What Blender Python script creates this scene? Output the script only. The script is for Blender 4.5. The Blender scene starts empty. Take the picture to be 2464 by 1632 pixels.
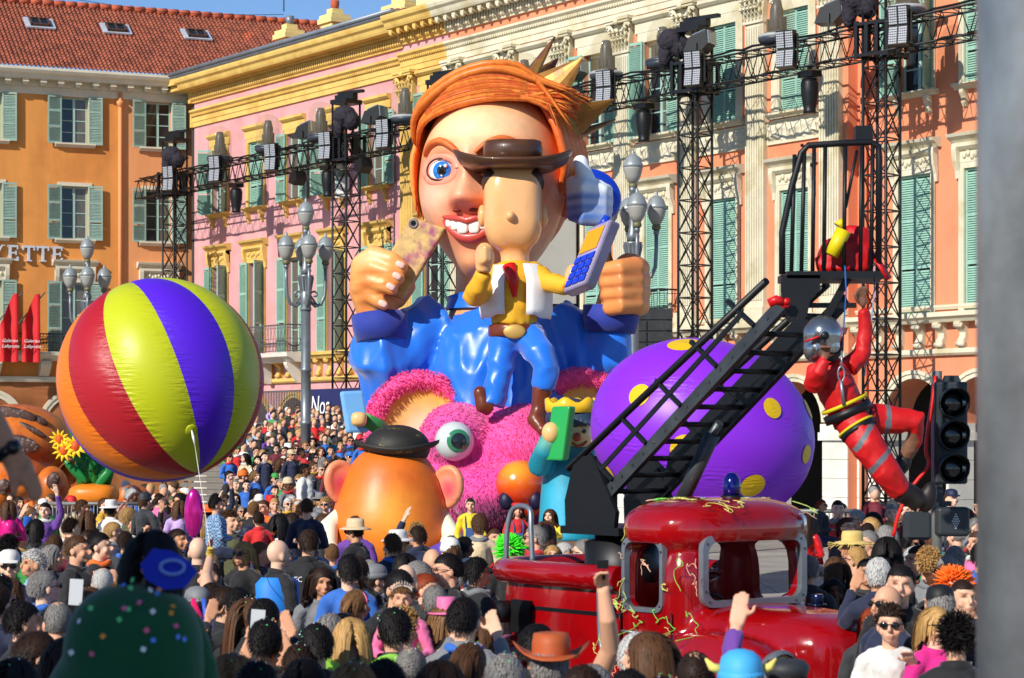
import bpy, bmesh, math, random
import numpy as np
from mathutils import Vector, Matrix, Euler
R = math.radians
random.seed(7)
rng = np.random.default_rng(7)
SC = bpy.context.scene
COL = SC.collection
# ---------------------------------------------------------------- camera
F, CU, VH, H = 5500.0, 1232.0, 1060.0, 2.6      # focal length in photo pixels, principal column, horizon row, eye height
cam_data = bpy.data.cameras.new('camera')
cam = bpy.data.objects.new('camera', cam_data); COL.objects.link(cam)
cam.location = (0, 0, H); cam.rotation_euler = (R(90), 0, 0)
cam_data.sensor_width = 36.0; cam_data.lens = F * 36 / 2464
cam_data.shift_y = (VH - 816) / 2464
cam_data.clip_start = 0.3; cam_data.clip_end = 3000
cam_data.dof.use_dof = True; cam_data.dof.focus_distance = 30.0; cam_data.dof.aperture_fstop = 6.3
SC.camera = cam
# ---------------------------------------------------------------- light
SUN_AZ, SUN_EL = 38.0, 31.0                     # light travels this many degrees right of the view axis, falling at this angle
world = bpy.data.worlds.new('World'); SC.world = world; world.use_nodes = True
wn = world.node_tree
sky = wn.nodes.new('ShaderNodeTexSky'); sky.sky_type = 'NISHITA'; sky.sun_disc = False
sky.sun_elevation = R(SUN_EL); sky.sun_rotation = R(180 + SUN_AZ); sky.altitude = 2500; sky.air_density = 1.0; sky.dust_density = 0.0; sky.ozone_density = 5.0
wn.nodes['Background'].inputs['Strength'].default_value = 0.115
wn.links.new(sky.outputs[0], wn.nodes['Background'].inputs['Color'])
sun_d = bpy.data.lights.new('sun', 'SUN'); sun_d.energy = 4.4; sun_d.angle = R(0.5); sun_d.color = (1.0, 0.945, 0.85)
sun = bpy.data.objects.new('sun', sun_d); COL.objects.link(sun)
LDIR = Vector((math.sin(R(SUN_AZ)) * math.cos(R(SUN_EL)), math.cos(R(SUN_AZ)) * math.cos(R(SUN_EL)), -math.sin(R(SUN_EL))))
sun.rotation_euler = LDIR.to_track_quat('-Z', 'Y').to_euler(); sun.location = (-20, -20, 40)
SC.view_settings.view_transform = 'Standard'; SC.view_settings.look = 'None'
SC.view_settings.exposure = 0.28; SC.view_settings.gamma = 1.0
try: SC.cycles.use_denoising = True
except Exception: pass
SC.cycles.max_bounces = 6; SC.cycles.transparent_max_bounces = 12; SC.cycles.caustics_reflective = False; SC.cycles.caustics_refractive = False
SC.cycles.sample_clamp_indirect = 4.0

def W(u, v, Y):
    """photo pixel + distance -> point in the square"""
    return Vector(((u - CU) * Y / F, Y, H - (v - VH) * Y / F))
def srgb(r, g, b):
    f = lambda c: (c / 12.92 if c <= 0.04045 else ((c + 0.055) / 1.055) ** 2.4)
    return (f(r / 255), f(g / 255), f(b / 255), 1.0)
# ---------------------------------------------------------------- materials
MATS = {}
def mat(name, col=(.5, .5, .5, 1), rough=.6, metal=0., var=0., vscale=4., bump=0., bscale=40., spec=.5, coat=0., objcol=False, attr=None,
        trans=0., alpha=1., emit=None, sheen=0., streak=None, col2=None, c2scale=2., c2lo=.5, c2hi=.62, ior=1.45):
    if name in MATS: return MATS[name]
    m = bpy.data.materials.new(name); m.use_nodes = True; MATS[name] = m
    nt = m.node_tree; N = nt.nodes; L = nt.links; b = N['Principled BSDF']
    if len(col) == 3: col = (*col, 1)
    b.inputs['Roughness'].default_value = rough; b.inputs['Metallic'].default_value = metal
    b.inputs['Specular IOR Level'].default_value = spec; b.inputs['IOR'].default_value = ior
    b.inputs['Coat Weight'].default_value = coat; b.inputs['Coat Roughness'].default_value = .05
    b.inputs['Sheen Weight'].default_value = sheen
    if trans: b.inputs['Transmission Weight'].default_value = trans
    if alpha < 1: b.inputs['Alpha'].default_value = alpha
    tc = N.new('ShaderNodeTexCoord')
    if objcol:
        oi = N.new('ShaderNodeObjectInfo'); src = oi.outputs['Color']
    else:
        rgb = N.new('ShaderNodeRGB'); rgb.outputs[0].default_value = col; src = rgb.outputs[0]
    def mix(a, bb, fac, kind='MIX'):
        x = N.new('ShaderNodeMix'); x.data_type = 'RGBA'; x.blend_type = kind
        if isinstance(fac, float): x.inputs[0].default_value = fac
        else: L.new(fac, x.inputs[0])
        for s, i in ((a, 6), (bb, 7)):
            if isinstance(s, tuple): x.inputs[i].default_value = s
            else: L.new(s, x.inputs[i])
        return x.outputs[2]
    if attr:
        at = N.new('ShaderNodeAttribute'); at.attribute_name = attr
        src = mix(src, at.outputs['Color'], 1.0, 'MULTIPLY')
    if col2 is not None:
        nz = N.new('ShaderNodeTexNoise'); nz.inputs['Scale'].default_value = c2scale; nz.inputs['Detail'].default_value = 6; nz.inputs['Roughness'].default_value = .65
        L.new(tc.outputs['Object'], nz.inputs['Vector'])
        mr = N.new('ShaderNodeMapRange'); mr.inputs[1].default_value = c2lo; mr.inputs[2].default_value = c2hi; L.new(nz.outputs[0], mr.inputs[0])
        src = mix(src, col2 if len(col2) == 4 else (*col2, 1), mr.outputs[0])
    if var:
        nz = N.new('ShaderNodeTexNoise'); nz.inputs['Scale'].default_value = vscale; nz.inputs['Detail'].default_value = 5; nz.inputs['Roughness'].default_value = .6
        if streak:
            mp = N.new('ShaderNodeMapping'); mp.inputs['Scale'].default_value = streak; L.new(tc.outputs['Object'], mp.inputs[0]); L.new(mp.outputs[0], nz.inputs['Vector'])
        else: L.new(tc.outputs['Object'], nz.inputs['Vector'])
        mr = N.new('ShaderNodeMapRange'); mr.inputs[1].default_value = .3; mr.inputs[2].default_value = .7
        mr.inputs[3].default_value = 1 - var; mr.inputs[4].default_value = 1 + var * .6; L.new(nz.outputs[0], mr.inputs[0])
        src = mix(src, mr.outputs[0], 1.0, 'MULTIPLY')
    L.new(src, b.inputs['Base Color'])
    if bump:
        nz = N.new('ShaderNodeTexNoise'); nz.inputs['Scale'].default_value = bscale; nz.inputs['Detail'].default_value = 4
        L.new(tc.outputs['Object'], nz.inputs['Vector'])
        bp = N.new('ShaderNodeBump'); bp.inputs['Strength'].default_value = bump; bp.inputs['Distance'].default_value = .02
        L.new(nz.outputs[0], bp.inputs['Height']); L.new(bp.outputs[0], b.inputs['Normal'])
    if emit: b.inputs['Emission Color'].default_value = emit[0]; b.inputs['Emission Strength'].default_value = emit[1]
    return m
# ---------------------------------------------------------------- mesh builder
def frame_of(d):
    d = Vector(d).normalized(); a = Vector((0, 0, 1)) if abs(d.z) < .9 else Vector((1, 0, 0))
    x = a.cross(d).normalized(); return x, d.cross(x).normalized(), d
class MB:
    def __init__(s): s.v = []; s.f = []; s.m = []; s.sm = []
    def add(s, vs, fs, mi=0, smooth=False):
        o = len(s.v); s.v.extend([tuple(p) for p in vs])
        for f in fs: s.f.append(tuple(i + o for i in f)); s.m.append(mi); s.sm.append(smooth)
        return s
    def box(s, x0, x1, y0, y1, z0, z1, mi=0):
        return s.add([(x0,y0,z0),(x1,y0,z0),(x1,y1,z0),(x0,y1,z0),(x0,y0,z1),(x1,y0,z1),(x1,y1,z1),(x0,y1,z1)],
                     [(0,3,2,1),(4,5,6,7),(0,1,5,4),(1,2,6,5),(2,3,7,6),(3,0,4,7)], mi)
    def obox(s, c, ax, ay, az, mi=0):
        c = Vector(c); ax = Vector(ax); ay = Vector(ay); az = Vector(az)
        vs = [c + ax*i + ay*j + az*k for k in (-1,1) for (i,j) in ((-1,-1),(1,-1),(1,1),(-1,1))]
        return s.add(vs, [(0,3,2,1),(4,5,6,7),(0,1,5,4),(1,2,6,5),(2,3,7,6),(3,0,4,7)], mi)
    def bar(s, a, b, w, h=None, mi=0):
        a = Vector(a); b = Vector(b); x, y, d = frame_of(b - a); h = h or w
        return s.obox((a+b)/2, x*w/2, y*h/2, (b-a)/2, mi)
    def rings(s, rings, mi=0, cap=True, closed=True, smooth=True):
        n = len(rings[0]); o = len(s.v)
        for r in rings: s.v.extend([tuple(p) for p in r])
        for i in range(len(rings) - 1):
            for j in range(n if closed else n - 1):
                k = (j + 1) % n
                s.f.append((o+i*n+j, o+i*n+k, o+(i+1)*n+k, o+(i+1)*n+j)); s.m.append(mi); s.sm.append(smooth)
        if cap:
            s.f.append(tuple(o + j for j in reversed(range(n)))); s.m.append(mi); s.sm.append(False)
            q = o + (len(rings)-1)*n; s.f.append(tuple(q + j for j in range(n))); s.m.append(mi); s.sm.append(False)
        return s
    def tube(s, path, rad, n=8, mi=0, cap=True, smooth=True, flat=1.0):
        P = [Vector(p) for p in path]; k = len(P)
        rr = [rad]*k if isinstance(rad, (int, float)) else list(rad)
        T = [(P[min(i+1,k-1)] - P[max(i-1,0)]).normalized() for i in range(k)]
        x, y, _ = frame_of(T[0]); out = []
        for i in range(k):
            x = (x - T[i]*x.dot(T[i])).normalized(); y = T[i].cross(x)
            out.append([P[i] + (x*math.cos(2*math.pi*j/n) + y*flat*math.sin(2*math.pi*j/n))*rr[i] for j in range(n)])
        return s.rings(out, mi, cap, True, smooth)
    def lathe(s, prof, n=16, org=(0,0,0), axis=(0,0,1), mi=0, smooth=True, cap=True):
        x, y, d = frame_of(axis); o = Vector(org)
        return s.rings([[o + d*z + (x*math.cos(2*math.pi*j/n) + y*math.sin(2*math.pi*j/n))*max(r,1e-4) for j in range(n)] for r, z in prof], mi, cap, True, smooth)
    def ell(s, c, r, nu=16, nv=10, rot=None, mi=0, e=1.0):
        c = Vector(c); r = (r,r,r) if isinstance(r,(int,float)) else r; M = rot or Matrix.Identity(3)
        sg = lambda q: math.copysign(abs(q)**e, q)
        rg = []
        for i in range(nv+1):
            ph = -math.pi/2 + math.pi*i/nv; cp = max(sg(math.cos(ph)), 1e-4); sp = sg(math.sin(ph))
            rg.append([c + M @ Vector((r[0]*cp*sg(math.cos(2*math.pi*j/nu)), r[1]*cp*sg(math.sin(2*math.pi*j/nu)), r[2]*sp)) for j in range(nu)])
        return s.rings(rg, mi, True)
    def prism(s, poly, org, ex, ey, ez, mi=0):
        """polygon (x,y pairs) in plane ex,ey, thickness along ez from org"""
        o = Vector(org); ex = Vector(ex); ey = Vector(ey); ez = Vector(ez); n = len(poly)
        a = [o + ex*p[0] + ey*p[1] for p in poly]; b = [p + ez for p in a]
        fs = [tuple(reversed(range(n))), tuple(range(n, 2*n))] + [(i, (i+1)%n, n+(i+1)%n, n+i) for i in range(n)]
        return s.add(a+b, fs, mi)
    def mesh(s, name, mats, off=None):
        me = bpy.data.meshes.new(name)
        V = s.v if off is None else [(p[0]-off[0], p[1]-off[1], p[2]-off[2]) for p in s.v]
        me.from_pydata(V, [], s.f)
        for m in (mats if isinstance(mats, (list, tuple)) else [mats]): me.materials.append(m)
        me.polygons.foreach_set('material_index', s.m); me.polygons.foreach_set('use_smooth', s.sm); me.update()
        return me
    def build(s, name, mats, parent=None, world_co=True):
        off = None
        if parent is not None and world_co:
            off = Vector((0,0,0)); pp = parent
            while pp is not None: off = off + pp.location; pp = pp.parent
        return link(name, s.mesh(name, mats, off), parent)
def link(name, me, parent=None, loc=None, rot=None, scale=None):
    o = bpy.data.objects.new(name, me); COL.objects.link(o)
    if parent is not None: o.parent = parent
    if loc is not None: o.location = loc
    if rot is not None: o.rotation_euler = rot
    if scale is not None: o.scale = scale if not isinstance(scale, (int, float)) else (scale,)*3
    return o
def tag(o, label, cat=None, group=None, kind=None):
    o['label'] = label
    if cat: o['category'] = cat
    if group: o['group'] = group
    if kind: o['kind'] = kind
    return o
def thing(name, label, cat, loc=(0,0,0), rotz=0, group=None):
    o = bpy.data.objects.new(name, None); COL.objects.link(o); o.empty_display_size = .2
    o.location = loc; o.rotation_euler = (0, 0, rotz)
    return tag(o, label, cat, group)
def struct(o): o['kind'] = 'structure'; return o
def remesh(mb, voxel, smooth=4, name='m', ratio=None):
    """fuse overlapping closed shapes into one continuous skin"""
    me = mb.mesh(name, []); o = bpy.data.objects.new('tmp', me); COL.objects.link(o)
    md = o.modifiers.new('r', 'REMESH'); md.mode = 'VOXEL'; md.voxel_size = voxel; md.use_smooth_shade = True
    if smooth:
        sm = o.modifiers.new('s', 'SMOOTH'); sm.factor = .5; sm.iterations = smooth
    if ratio:
        dc = o.modifiers.new('d', 'DECIMATE'); dc.ratio = ratio
    dg = bpy.context.evaluated_depsgraph_get(); out = bpy.data.meshes.new_from_object(o.evaluated_get(dg))
    bpy.data.objects.remove(o); bpy.data.meshes.remove(me)
    out.name = name; out.polygons.foreach_set('use_smooth', [True]*len(out.polygons))
    return out
def verts_of(me):
    a = np.empty(len(me.vertices)*3); me.vertices.foreach_get('co', a); return a.reshape(-1, 3)
def set_verts(me, a): me.vertices.foreach_set('co', a.reshape(-1)); me.update()
def set_attr(me, name, rgb):
    at = me.attributes.get(name) or me.attributes.new(name, 'FLOAT_COLOR', 'POINT')
    c = np.ones((len(me.vertices), 4)); c[:, :3] = rgb; at.data.foreach_set('color', c.reshape(-1))
def gauss(P, c, s):
    d = (P - np.array(c)) / np.array(s if not isinstance(s, (int, float)) else (s, s, s)); return np.exp(-(d*d).sum(1))
def sweep(prof, path, up=(0,0,1), closed=False):
    """profile of (out, up) pairs swept along a path of points; returns rings"""
    P = [Vector(p) for p in path]; k = len(P); out = []; U = Vector(up)
    for i in range(k):
        if closed: t = (P[(i+1)%k] - P[i-1]).normalized()
        else: t = (P[min(i+1,k-1)] - P[max(i-1,0)]).normalized()
        s = t.cross(U).normalized(); out.append([P[i] + s*a + U*b for a, b in prof])
    return out
# ================================================================ setting: ground, two buildings
stone = mat('paving stone', srgb(150,145,138), .8, var=.25, vscale=1.2, bump=.2)
g = MB(); g.box(-400, 400, -60, 900, -.5, 0); struct(g.build('ground', stone))
g = MB()
for i in range(-14, 15):
    for j in range(0, 30):
        g.box(i*1.5+.01, i*1.5+1.49, 8+j*1.5+.01, 8+j*1.5+1.49, .004, .02)
pv = struct(g.build('pavement', mat('paving slab', srgb(165,160,150), .75, var=.3, vscale=.8, bump=.15)))

pinkW = mat('pink render', srgb(214,158,160), .85, var=.13, vscale=1.3, streak=(1,1,.16), bump=.15, bscale=30, col2=srgb(204,146,144), c2scale=.35)
salmonW = mat('salmon render', srgb(226,142,104), .85, var=.12, vscale=1.3, streak=(1,1,.16), bump=.15, bscale=30, col2=srgb(218,130,92), c2scale=.35)
orangeW = mat('orange render', srgb(220,146,72), .85, var=.15, vscale=1.2, streak=(1,1,.16), bump=.15, bscale=30, col2=srgb(208,132,64), c2scale=.3)
orangeW2 = mat('peach orange render', srgb(222,150,96), .85, var=.14, vscale=1.2, streak=(1,1,.16), bump=.15, bscale=30)
yellowT = mat('ochre yellow trim', srgb(222,186,104), .75, var=.10, vscale=1.5, bump=.1, col2=srgb(208,168,86), c2scale=.9)
creamT = mat('cream stone trim', srgb(214,206,180), .75, var=.12, vscale=1.5, bump=.12, col2=srgb(196,184,148), c2scale=.8)
greyT = mat('pale grey stone trim', srgb(214,206,182), .8, var=.12, vscale=1.5, bump=.12)
whiteS = mat('white ashlar stone', srgb(226,222,210), .8, var=.18, vscale=.9, bump=.2)
shutG = mat('sea green shutter paint', srgb(146,188,170), .6, var=.16, vscale=2.5)
shutB = mat('blue green shutter paint', srgb(146,174,160), .6, var=.16, vscale=2.5)
sashM = mat('pale green sash paint', srgb(160,190,176), .5)
glassM = mat('dark window glass', (.012,.016,.022,1), .06, spec=.9)
curtM = mat('dim curtain', srgb(92,86,80), .9, var=.3, vscale=3)
zinc = mat('zinc sheet', srgb(128,136,146), .45, .3, var=.2, vscale=1.2)
ironM = mat('black iron railing', srgb(34,36,40), .5, .2)
greyIron = mat('grey iron railing', srgb(92,96,98), .5, .2)
darkM = mat('dark arcade interior', srgb(70,58,48), .9, var=.3)

def wallholes(mb, x0, x1, z0, z1, holes, y=0., depth=.28, mi=0):
    xs = sorted({x0, x1, *[h[0] for h in holes], *[h[1] for h in holes]}); zs = sorted({z0, z1, *[h[2] for h in holes], *[h[3] for h in holes]})
    for a, b in zip(xs, xs[1:]):
        for c, d in zip(zs, zs[1:]):
            mx, mz = (a+b)/2, (c+d)/2
            if any(h[0] < mx < h[1] and h[2] < mz < h[3] for h in holes): continue
            mb.add([(a,y,c),(b,y,c),(b,y,d),(a,y,d)], [(0,1,2,3)], mi)
    for h in holes:
        a, b, c, d = h
        for q in ([(a,y,c),(a,y,d),(a,y+depth,d),(a,y+depth,c)], [(b,y,c),(b,y,d),(b,y+depth,d),(b,y+depth,c)],
                  [(a,y,d),(b,y,d),(b,y+depth,d),(a,y+depth,d)], [(a,y,c),(b,y,c),(b,y+depth,c),(a,y+depth,c)]):
            mb.add(q, [(0,1,2,3)], mi)
def molding(mb, prof, x0, x1, y=0., mi=0):
    mb.prism(prof, (x0, y, 0), (0,-1,0), (0,0,1), (x1-x0, 0, 0), mi); return mb
def arch_strip(mb, xs, z0, z1, r, spring, x0, x1, y=0., depth=1.0, mi=0, mtrim=1, trim=.22):
    """wall strip with round-headed openings centred on xs"""
    edges = [x0] + [(a+b)/2 for a, b in zip(xs, xs[1:])] + [x1]
    for i, c in enumerate(xs):
        l, rr = edges[i], edges[i+1]
        mb.add([(l,y,z0),(c-r,y,z0),(c-r,y,spring),(l,y,spring)], [(0,1,2,3)], mi); mb.add([(c+r,y,z0),(rr,y,z0),(rr,y,spring),(c+r,y,spring)], [(0,1,2,3)], mi)
        n = 16; A = [(c - r*math.cos(math.pi*k/n), spring + r*math.sin(math.pi*k/n)) for k in range(n+1)]
        T = [(l + (rr-l)*k/n, z1) for k in range(n+1)]
        for k in range(n):
            mb.add([(A[k][0],y,A[k][1]),(A[k+1][0],y,A[k+1][1]),(T[k+1][0],y,T[k+1][1]),(T[k][0],y,T[k][1])], [(0,1,2,3)], mi)
            mb.add([(A[k][0],y,A[k][1]),(A[k+1][0],y,A[k+1][1]),(A[k+1][0],y+depth,A[k+1][1]),(A[k][0],y+depth,A[k][1])], [(0,1,2,3)], mi)
        mb.add([(l,y,spring),(c-r,y,spring),(l,y,z1)], [(0,1,2)], mi); mb.add([(c+r,y,spring),(rr,y,spring),(rr,y,z1)], [(0,1,2)], mi)
        for sx in (c-r, c+r): mb.add([(sx,y,z0),(sx,y,spring),(sx,y+depth,spring),(sx,y+depth,z0)], [(0,1,2,3)], mi)
        for k in range(n):     # archivolt
            for (ra, rb, yo) in ((r-.0, r+trim*.55, -.07), (r+trim*.55, r+trim, -.11)):
                a0, a1 = math.pi*k/n, math.pi*(k+1)/n
                q = [(c-ra*math.cos(a0), spring+ra*math.sin(a0)), (c-ra*math.cos(a1), spring+ra*math.sin(a1)), (c-rb*math.cos(a1), spring+rb*math.sin(a1)), (c-rb*math.cos(a0), spring+rb*math.sin(a0))]
                mb.add([(p[0], y+yo, p[1]) for p in q] + [(p[0], y, p[1]) for p in q], [(0,1,2,3),(3,2,6,7),(0,1,5,4)], mtrim)
_cache = {}
def shutter_mesh(w, h, m):
    k = ('sh', round(w,2), round(h,2), m.name)
    if k in _cache: return _cache[k]
    b = MB(); t = .022
    b.box(0,.055,-t,t,0,h); b.box(w-.055,w,-t,t,0,h)
    for z in (0, h*.33, h*.66, h-.09): b.box(.055, w-.055, -t, t, z, z+.09)
    n = int(h/.062)
    for i in range(n):
        z = .06 + (h-.1)*i/n
        if any(zz-.03 < z < zz+.07 for zz in (0, h*.33, h*.66, h-.09)): continue
        b.obox((w/2, 0, z), (w/2-.055,0,0), (0,.02,.026), (0,-.003,.004))
    _cache[k] = b.mesh('shutter', m); return _cache[k]
def sash_mesh(w, h, cols=2, rows=4):
    k = ('sa', round(w,2), round(h,2))
    if k in _cache: return _cache[k]
    b = MB()
    for x in (-w/2, w/2-.07): b.box(x, x+.07, -.03, .03, 0, h)
    b.box(-.055,.055,-.04,.04,0,h)
    for z in (0, h-.08): b.box(-w/2+.07, w/2-.07, -.028,.028, z, z+.08)
    for r in range(1, rows): b.box(-w/2+.07, w/2-.07, -.02,.02, h*r/rows-.018, h*r/rows+.018)
    _cache[k] = b.mesh('sash', sashM); return _cache[k]
wr = random.Random(77)
curtG = mat('curtained window glass', srgb(96,92,84), .12, spec=.8, var=.4, vscale=3, streak=(4,1,.4))
def pane_mesh(w, h):
    cg_ = wr.random() < .3; k = ('pa', round(w,2), round(h,2), cg_)
    if k in _cache: return _cache[k]
    b = MB(); b.box(0, w, -.004, .004, 0, h); _cache[k] = b.mesh('pane', curtG if cg_ else glassM); return _cache[k]
def make_window(bld, x, z0, z1, w, y, trim, shut, state, style, sw=None):
    sw = sw or w/2 + .02; h = z1 - z0; key = ('su', style, round(w,2), round(h,2), trim.name)
    if key not in _cache:
        b = MB(); e = .3 if style == 'panel' else .15
        b.box(-w/2-e, -w/2, -.06, .02, 0, h); b.box(w/2, w/2+e, -.06, .02, 0, h); b.box(-w/2-e, w/2+e, -.06, .02, h, h+e)
        b.box(-w/2-e-.02, -w/2-.05, -.075, -.06, 0, h); b.box(w/2+.05, w/2+e+.02, -.075, -.06, 0, h)
        if style in ('upper', 'noble', 'panel'):
            molding(b, [(-.02,h+e+.003),(.07,h+e+.003),(.07,h+e+.3),(.14,h+e+.33),(.22,h+e+.4),(.22,h+e+.5),(-.02,h+e+.5)], -w/2-e-.12, w/2+e+.12)
        if style == 'noble':
            molding(b, [(-.02,h+e+.505),(.12,h+e+.505),(.2,h+e+.58),(.32,h+e+.66),(.36,h+e+.74),(-.02,h+e+.78)], -w/2-e-.22, w/2+e+.22)
            for sx in (-1, 1):      # consoles carrying the lintel
                xx = sx*(w/2+e+.04)
                b.prism([(.02,h-.25),(.08,h-.25),(.10,h-.05),(.20,h+.2),(.24,h+.5),(.22,h+.63),(.02,h+.63)], (xx-.08,0,0), (0,-1,0), (0,0,1), (.16,0,0))
            for i in range(9):      # carved frieze
                b.ell((-w/2+.05+(w-.1)*i/8, -.09, h+.33+.05*math.sin(i*2.1)), (.07,.05,.09), 6, 4)
        if style in ('upper', 'plain', 'small', 'panel'):
            molding(b, [(-.02,-.16),(.12,-.16),(.16,-.1),(.26,-.06),(.26,0),(-.02,0)], -w/2-e-.12, w/2+e+.12)
        if style == 'upper':
            for sx in (-1, 1):
                xx = sx*(w/2-.05)
                b.prism([(.0,-.165),(.22,-.165),(.22,-.25),(.14,-.36),(.13,-.5),(.07,-.6),(.0,-.62)], (xx-.07,0,0), (0,-1,0), (0,0,1), (.14,0,0))
        _cache[key] = b.mesh('window', trim)
    o = link('window', _cache[key], bld, (x, y, z0))
    link('sash', sash_mesh(w, h, 2, 4 if h > 2.2 else 4), o, (0, .2, 0))
    link('pane', pane_mesh(w/2-.12, h-.16), o, (-w/2+.065, .205, .08)); link('pane', pane_mesh(w/2-.12, h-.16), o, (.055, .205, .08))
    sm = shutter_mesh(sw, h+.06, shut)
    if state == 'closed':
        link('shutter', sm, o, (-w/2+.002, .05, -.03)); link('shutter', sm, o, (-w/2+sw-.036, .055, -.03))
    elif state == 'open':
        link('shutter', sm, o, (-w/2, -.11, -.03), (0,0,R(180+wr.uniform(0,9)))); link('shutter', sm, o, (w/2, -.11, -.03), (0,0,R(-wr.uniform(0,9))))
    elif state == 'half':
        link('shutter', sm, o, (-w/2, -.11, -.03), (0,0,R(180))); link('shutter', sm, o, (w/2, -.06, -.03), (0,0,R(-62)))
    elif state == 'ajar':
        link('shutter', sm, o, (-w/2, -.06, -.03), (0,0,R(180+55))); link('shutter', sm, o, (w/2, -.06, -.03), (0,0,R(-50)))
    return o
def railing(bld, x0, x1, y0, y1, z0, h, m, name='balcony', slab=True, slabm=None, pitch=.13):
    b = MB()
    if slab:
        molding(b, [(-.05,z0-.36),(y1-y0-.3,z0-.36),(y1-y0-.12,z0-.22),(y1-y0+.06,z0-.16),(y1-y0+.1,z0),(-.05,z0)], x0-.15, x1+.15, y1)
    o = b.build(name, slabm or greyT, bld, False) if slab else None
    r = MB(); yy = y0 + .02
    segs = [((x0,yy),(x1,yy)), ((x0,yy),(x0,y1)), ((x1,yy),(x1,y1))]
    for (ax, ay), (bx_, by) in segs:
        for z, w in ((z0+.06,.03), (z0+h*.5,.02), (z0+h-.12,.02), (z0+h,.05)): r.bar((ax,ay,z), (bx_,by,z), w)
        L = math.hypot(bx_-ax, by-ay); n = max(2, int(L/pitch))
        for i in range(n+1):
            px, py = ax+(bx_-ax)*i/n, ay+(by-ay)*i/n
            r.tube([(px,py,z0+.05), (px+.03*(-1)**i,py,z0+h*.28), (px,py,z0+h*.5), (px-.03*(-1)**i,py,z0+h*.75), (px,py,z0+h)], .012, 4)
            if i < n:
                qx, qy = px+(bx_-ax)/n/2, py+(by-ay)/n/2
                r.tube([(qx+.04*math.cos(a)*(bx_-ax)/L, qy+.04*math.cos(a)*(by-ay)/L, z0+h*.3+.06*math.sin(a)) for a in np.linspace(0,6.3,9)], .009, 3)
    return r.build('railing', m, o if o else bld, False)
# ------------------------------------------------ right building (long rendered facade)
FA = math.atan2(-.82, .572)
fac = thing('arcaded_building', 'long arcaded building, pink with yellow trim turning salmon with cream pilasters', 'building', (-13.2, 95, 0), FA)
PJ = -.35                                              # the middle pavilion stands forward
A_w = [2.3+3.08*i for i in range(5)]; B_w = [18.9+3.09*i for i in range(7)]; C_w = [41.8, 44.2]
def holes_for(ws, w, zt=14.45): return [(x-w/2, x+w/2, 5.95, 9.65) for x in ws] + [(x-w/2, x+w/2, 11.85, zt) for x in ws]
WW = 1.2
for (x0, x1, y, ws, m) in ((0, 16.8, 0, A_w, pinkW), (16.8, 19.8, PJ, B_w[:1], pinkW), (19.8, 39.6, PJ, B_w[1:], salmonW), (39.6, 48, 0, C_w, salmonW)):
    b = MB(); wallholes(b, x0, x1, 4.8, 17.0, holes_for(ws, WW, 14.72 if y else 14.45), y); b.build('wall', m, fac, False)
for x_ in (16.799, 39.6): b = MB(); b.box(x_, x_+.001, PJ, 0, 0, 17.2); b.build('wall_return', salmonW, fac, False)
b = MB(); b.box(-.3, 48, 6, 9, 0, 17); b.box(-.25,0,.0,6,0,17); b.box(0,48,.3,6,4.75,5.0); b.box(0,48,.3,.34,5.0,17); b.build('wall', mat('dim inner wall', srgb(60,54,50), .9), fac, False)
# arcade
for (x0, x1, y, ws, m, tm) in ((0, 16.8, 0, A_w, pinkW, yellowT), (16.8, 39.6, PJ, B_w, salmonW, creamT), (39.6, 48, 0, C_w, salmonW, creamT)):
    b = MB(); arch_strip(b, ws, 3.05, 4.802, 1.15, 3.1, x0, x1, y, 1.0, 0, 1); b.build('arcade', [m, tm], fac, False)
    edges = [x0] + [(p+q)/2 for p, q in zip(ws, ws[1:])] + [x1]
    for i in range(len(ws)+1):
        l = x0 if i == 0 else ws[i-1]+1.15; rr = x1 if i == len(ws) else ws[i]-1.15
        b = MB()
        for z in np.arange(0, 2.6, .52): b.box(l+.004, rr-.004, y-.03, y+.9, z+.006, z+.515)
        b.box(l-.08, rr+.08, y-.12, y+.95, 2.6, 2.82); b.box(l-.04, rr+.04, y-.07, y+.92, 2.82, 3.052)
        b.build('pier', whiteS, fac, False)
# string courses, cornice, architrave -- one run per colour
def trim_run(x0, x1, y, tm, wm, top=17.7, consoles=True):
    for nm, prof in (('string_course', [(-.02,4.82),(.10,4.82),(.16,4.88),(.16,5.0),(-.02,5.0)]), ('balcony_ledge', [(-.02,5.68),(.30,5.68),(.36,5.76),(.46,5.82),(.46,5.94),(-.02,5.96)]),
                     ('plinth_course', [(-.02,6.02),(.06,6.02),(.10,6.09),(.10,6.14),(-.02,6.16)]), ('architrave', [(-.02,15.6),(.08,15.6),(.08,15.78),(.11,15.8),(.11,16.0),(.16,16.02),(.16,16.12),(.26,16.2),(.26,16.28),(-.02,16.28)]),
                     ('bed_moulding', [(-.02,16.6),(.10,16.6),(.10,16.66),(.16,16.7),(.16,16.98),(.30,17.02),(.30,17.08),(-.02,17.08)]), ('cornice', [(-.02,17.085),(.72,17.085),(.76,17.16),(.80,17.28),(.90,17.36),(.93,17.46),(.93,17.54),(-.02,17.58)])):
        if nm == 'plinth_course' and tm is not creamT: continue
        molding(MB(), prof, x0, x1, y).build(nm, tm, fac, False)
    d = MB()
    for x in np.arange(x0+.06, x1-.1, .16): d.box(x, x+.09, y-.235, y-.155, 16.72, 16.95)
    if consoles:
        for x in np.arange(x0+.1, x1-.2, .52): d.box(x, x+.2, y-.66, y-.28, 16.93, 17.083); d.ell((x+.1, y-.6, 16.9), (.08,.09,.07), 8, 5)
    for x in np.arange(x0+.03, x1, .13): d.box(x, x+.07, y-.2, y-.15, 16.03, 16.1)
    dd = d.build('dentils', tm, fac, False); dd['kind'] = 'stuff'
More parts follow.
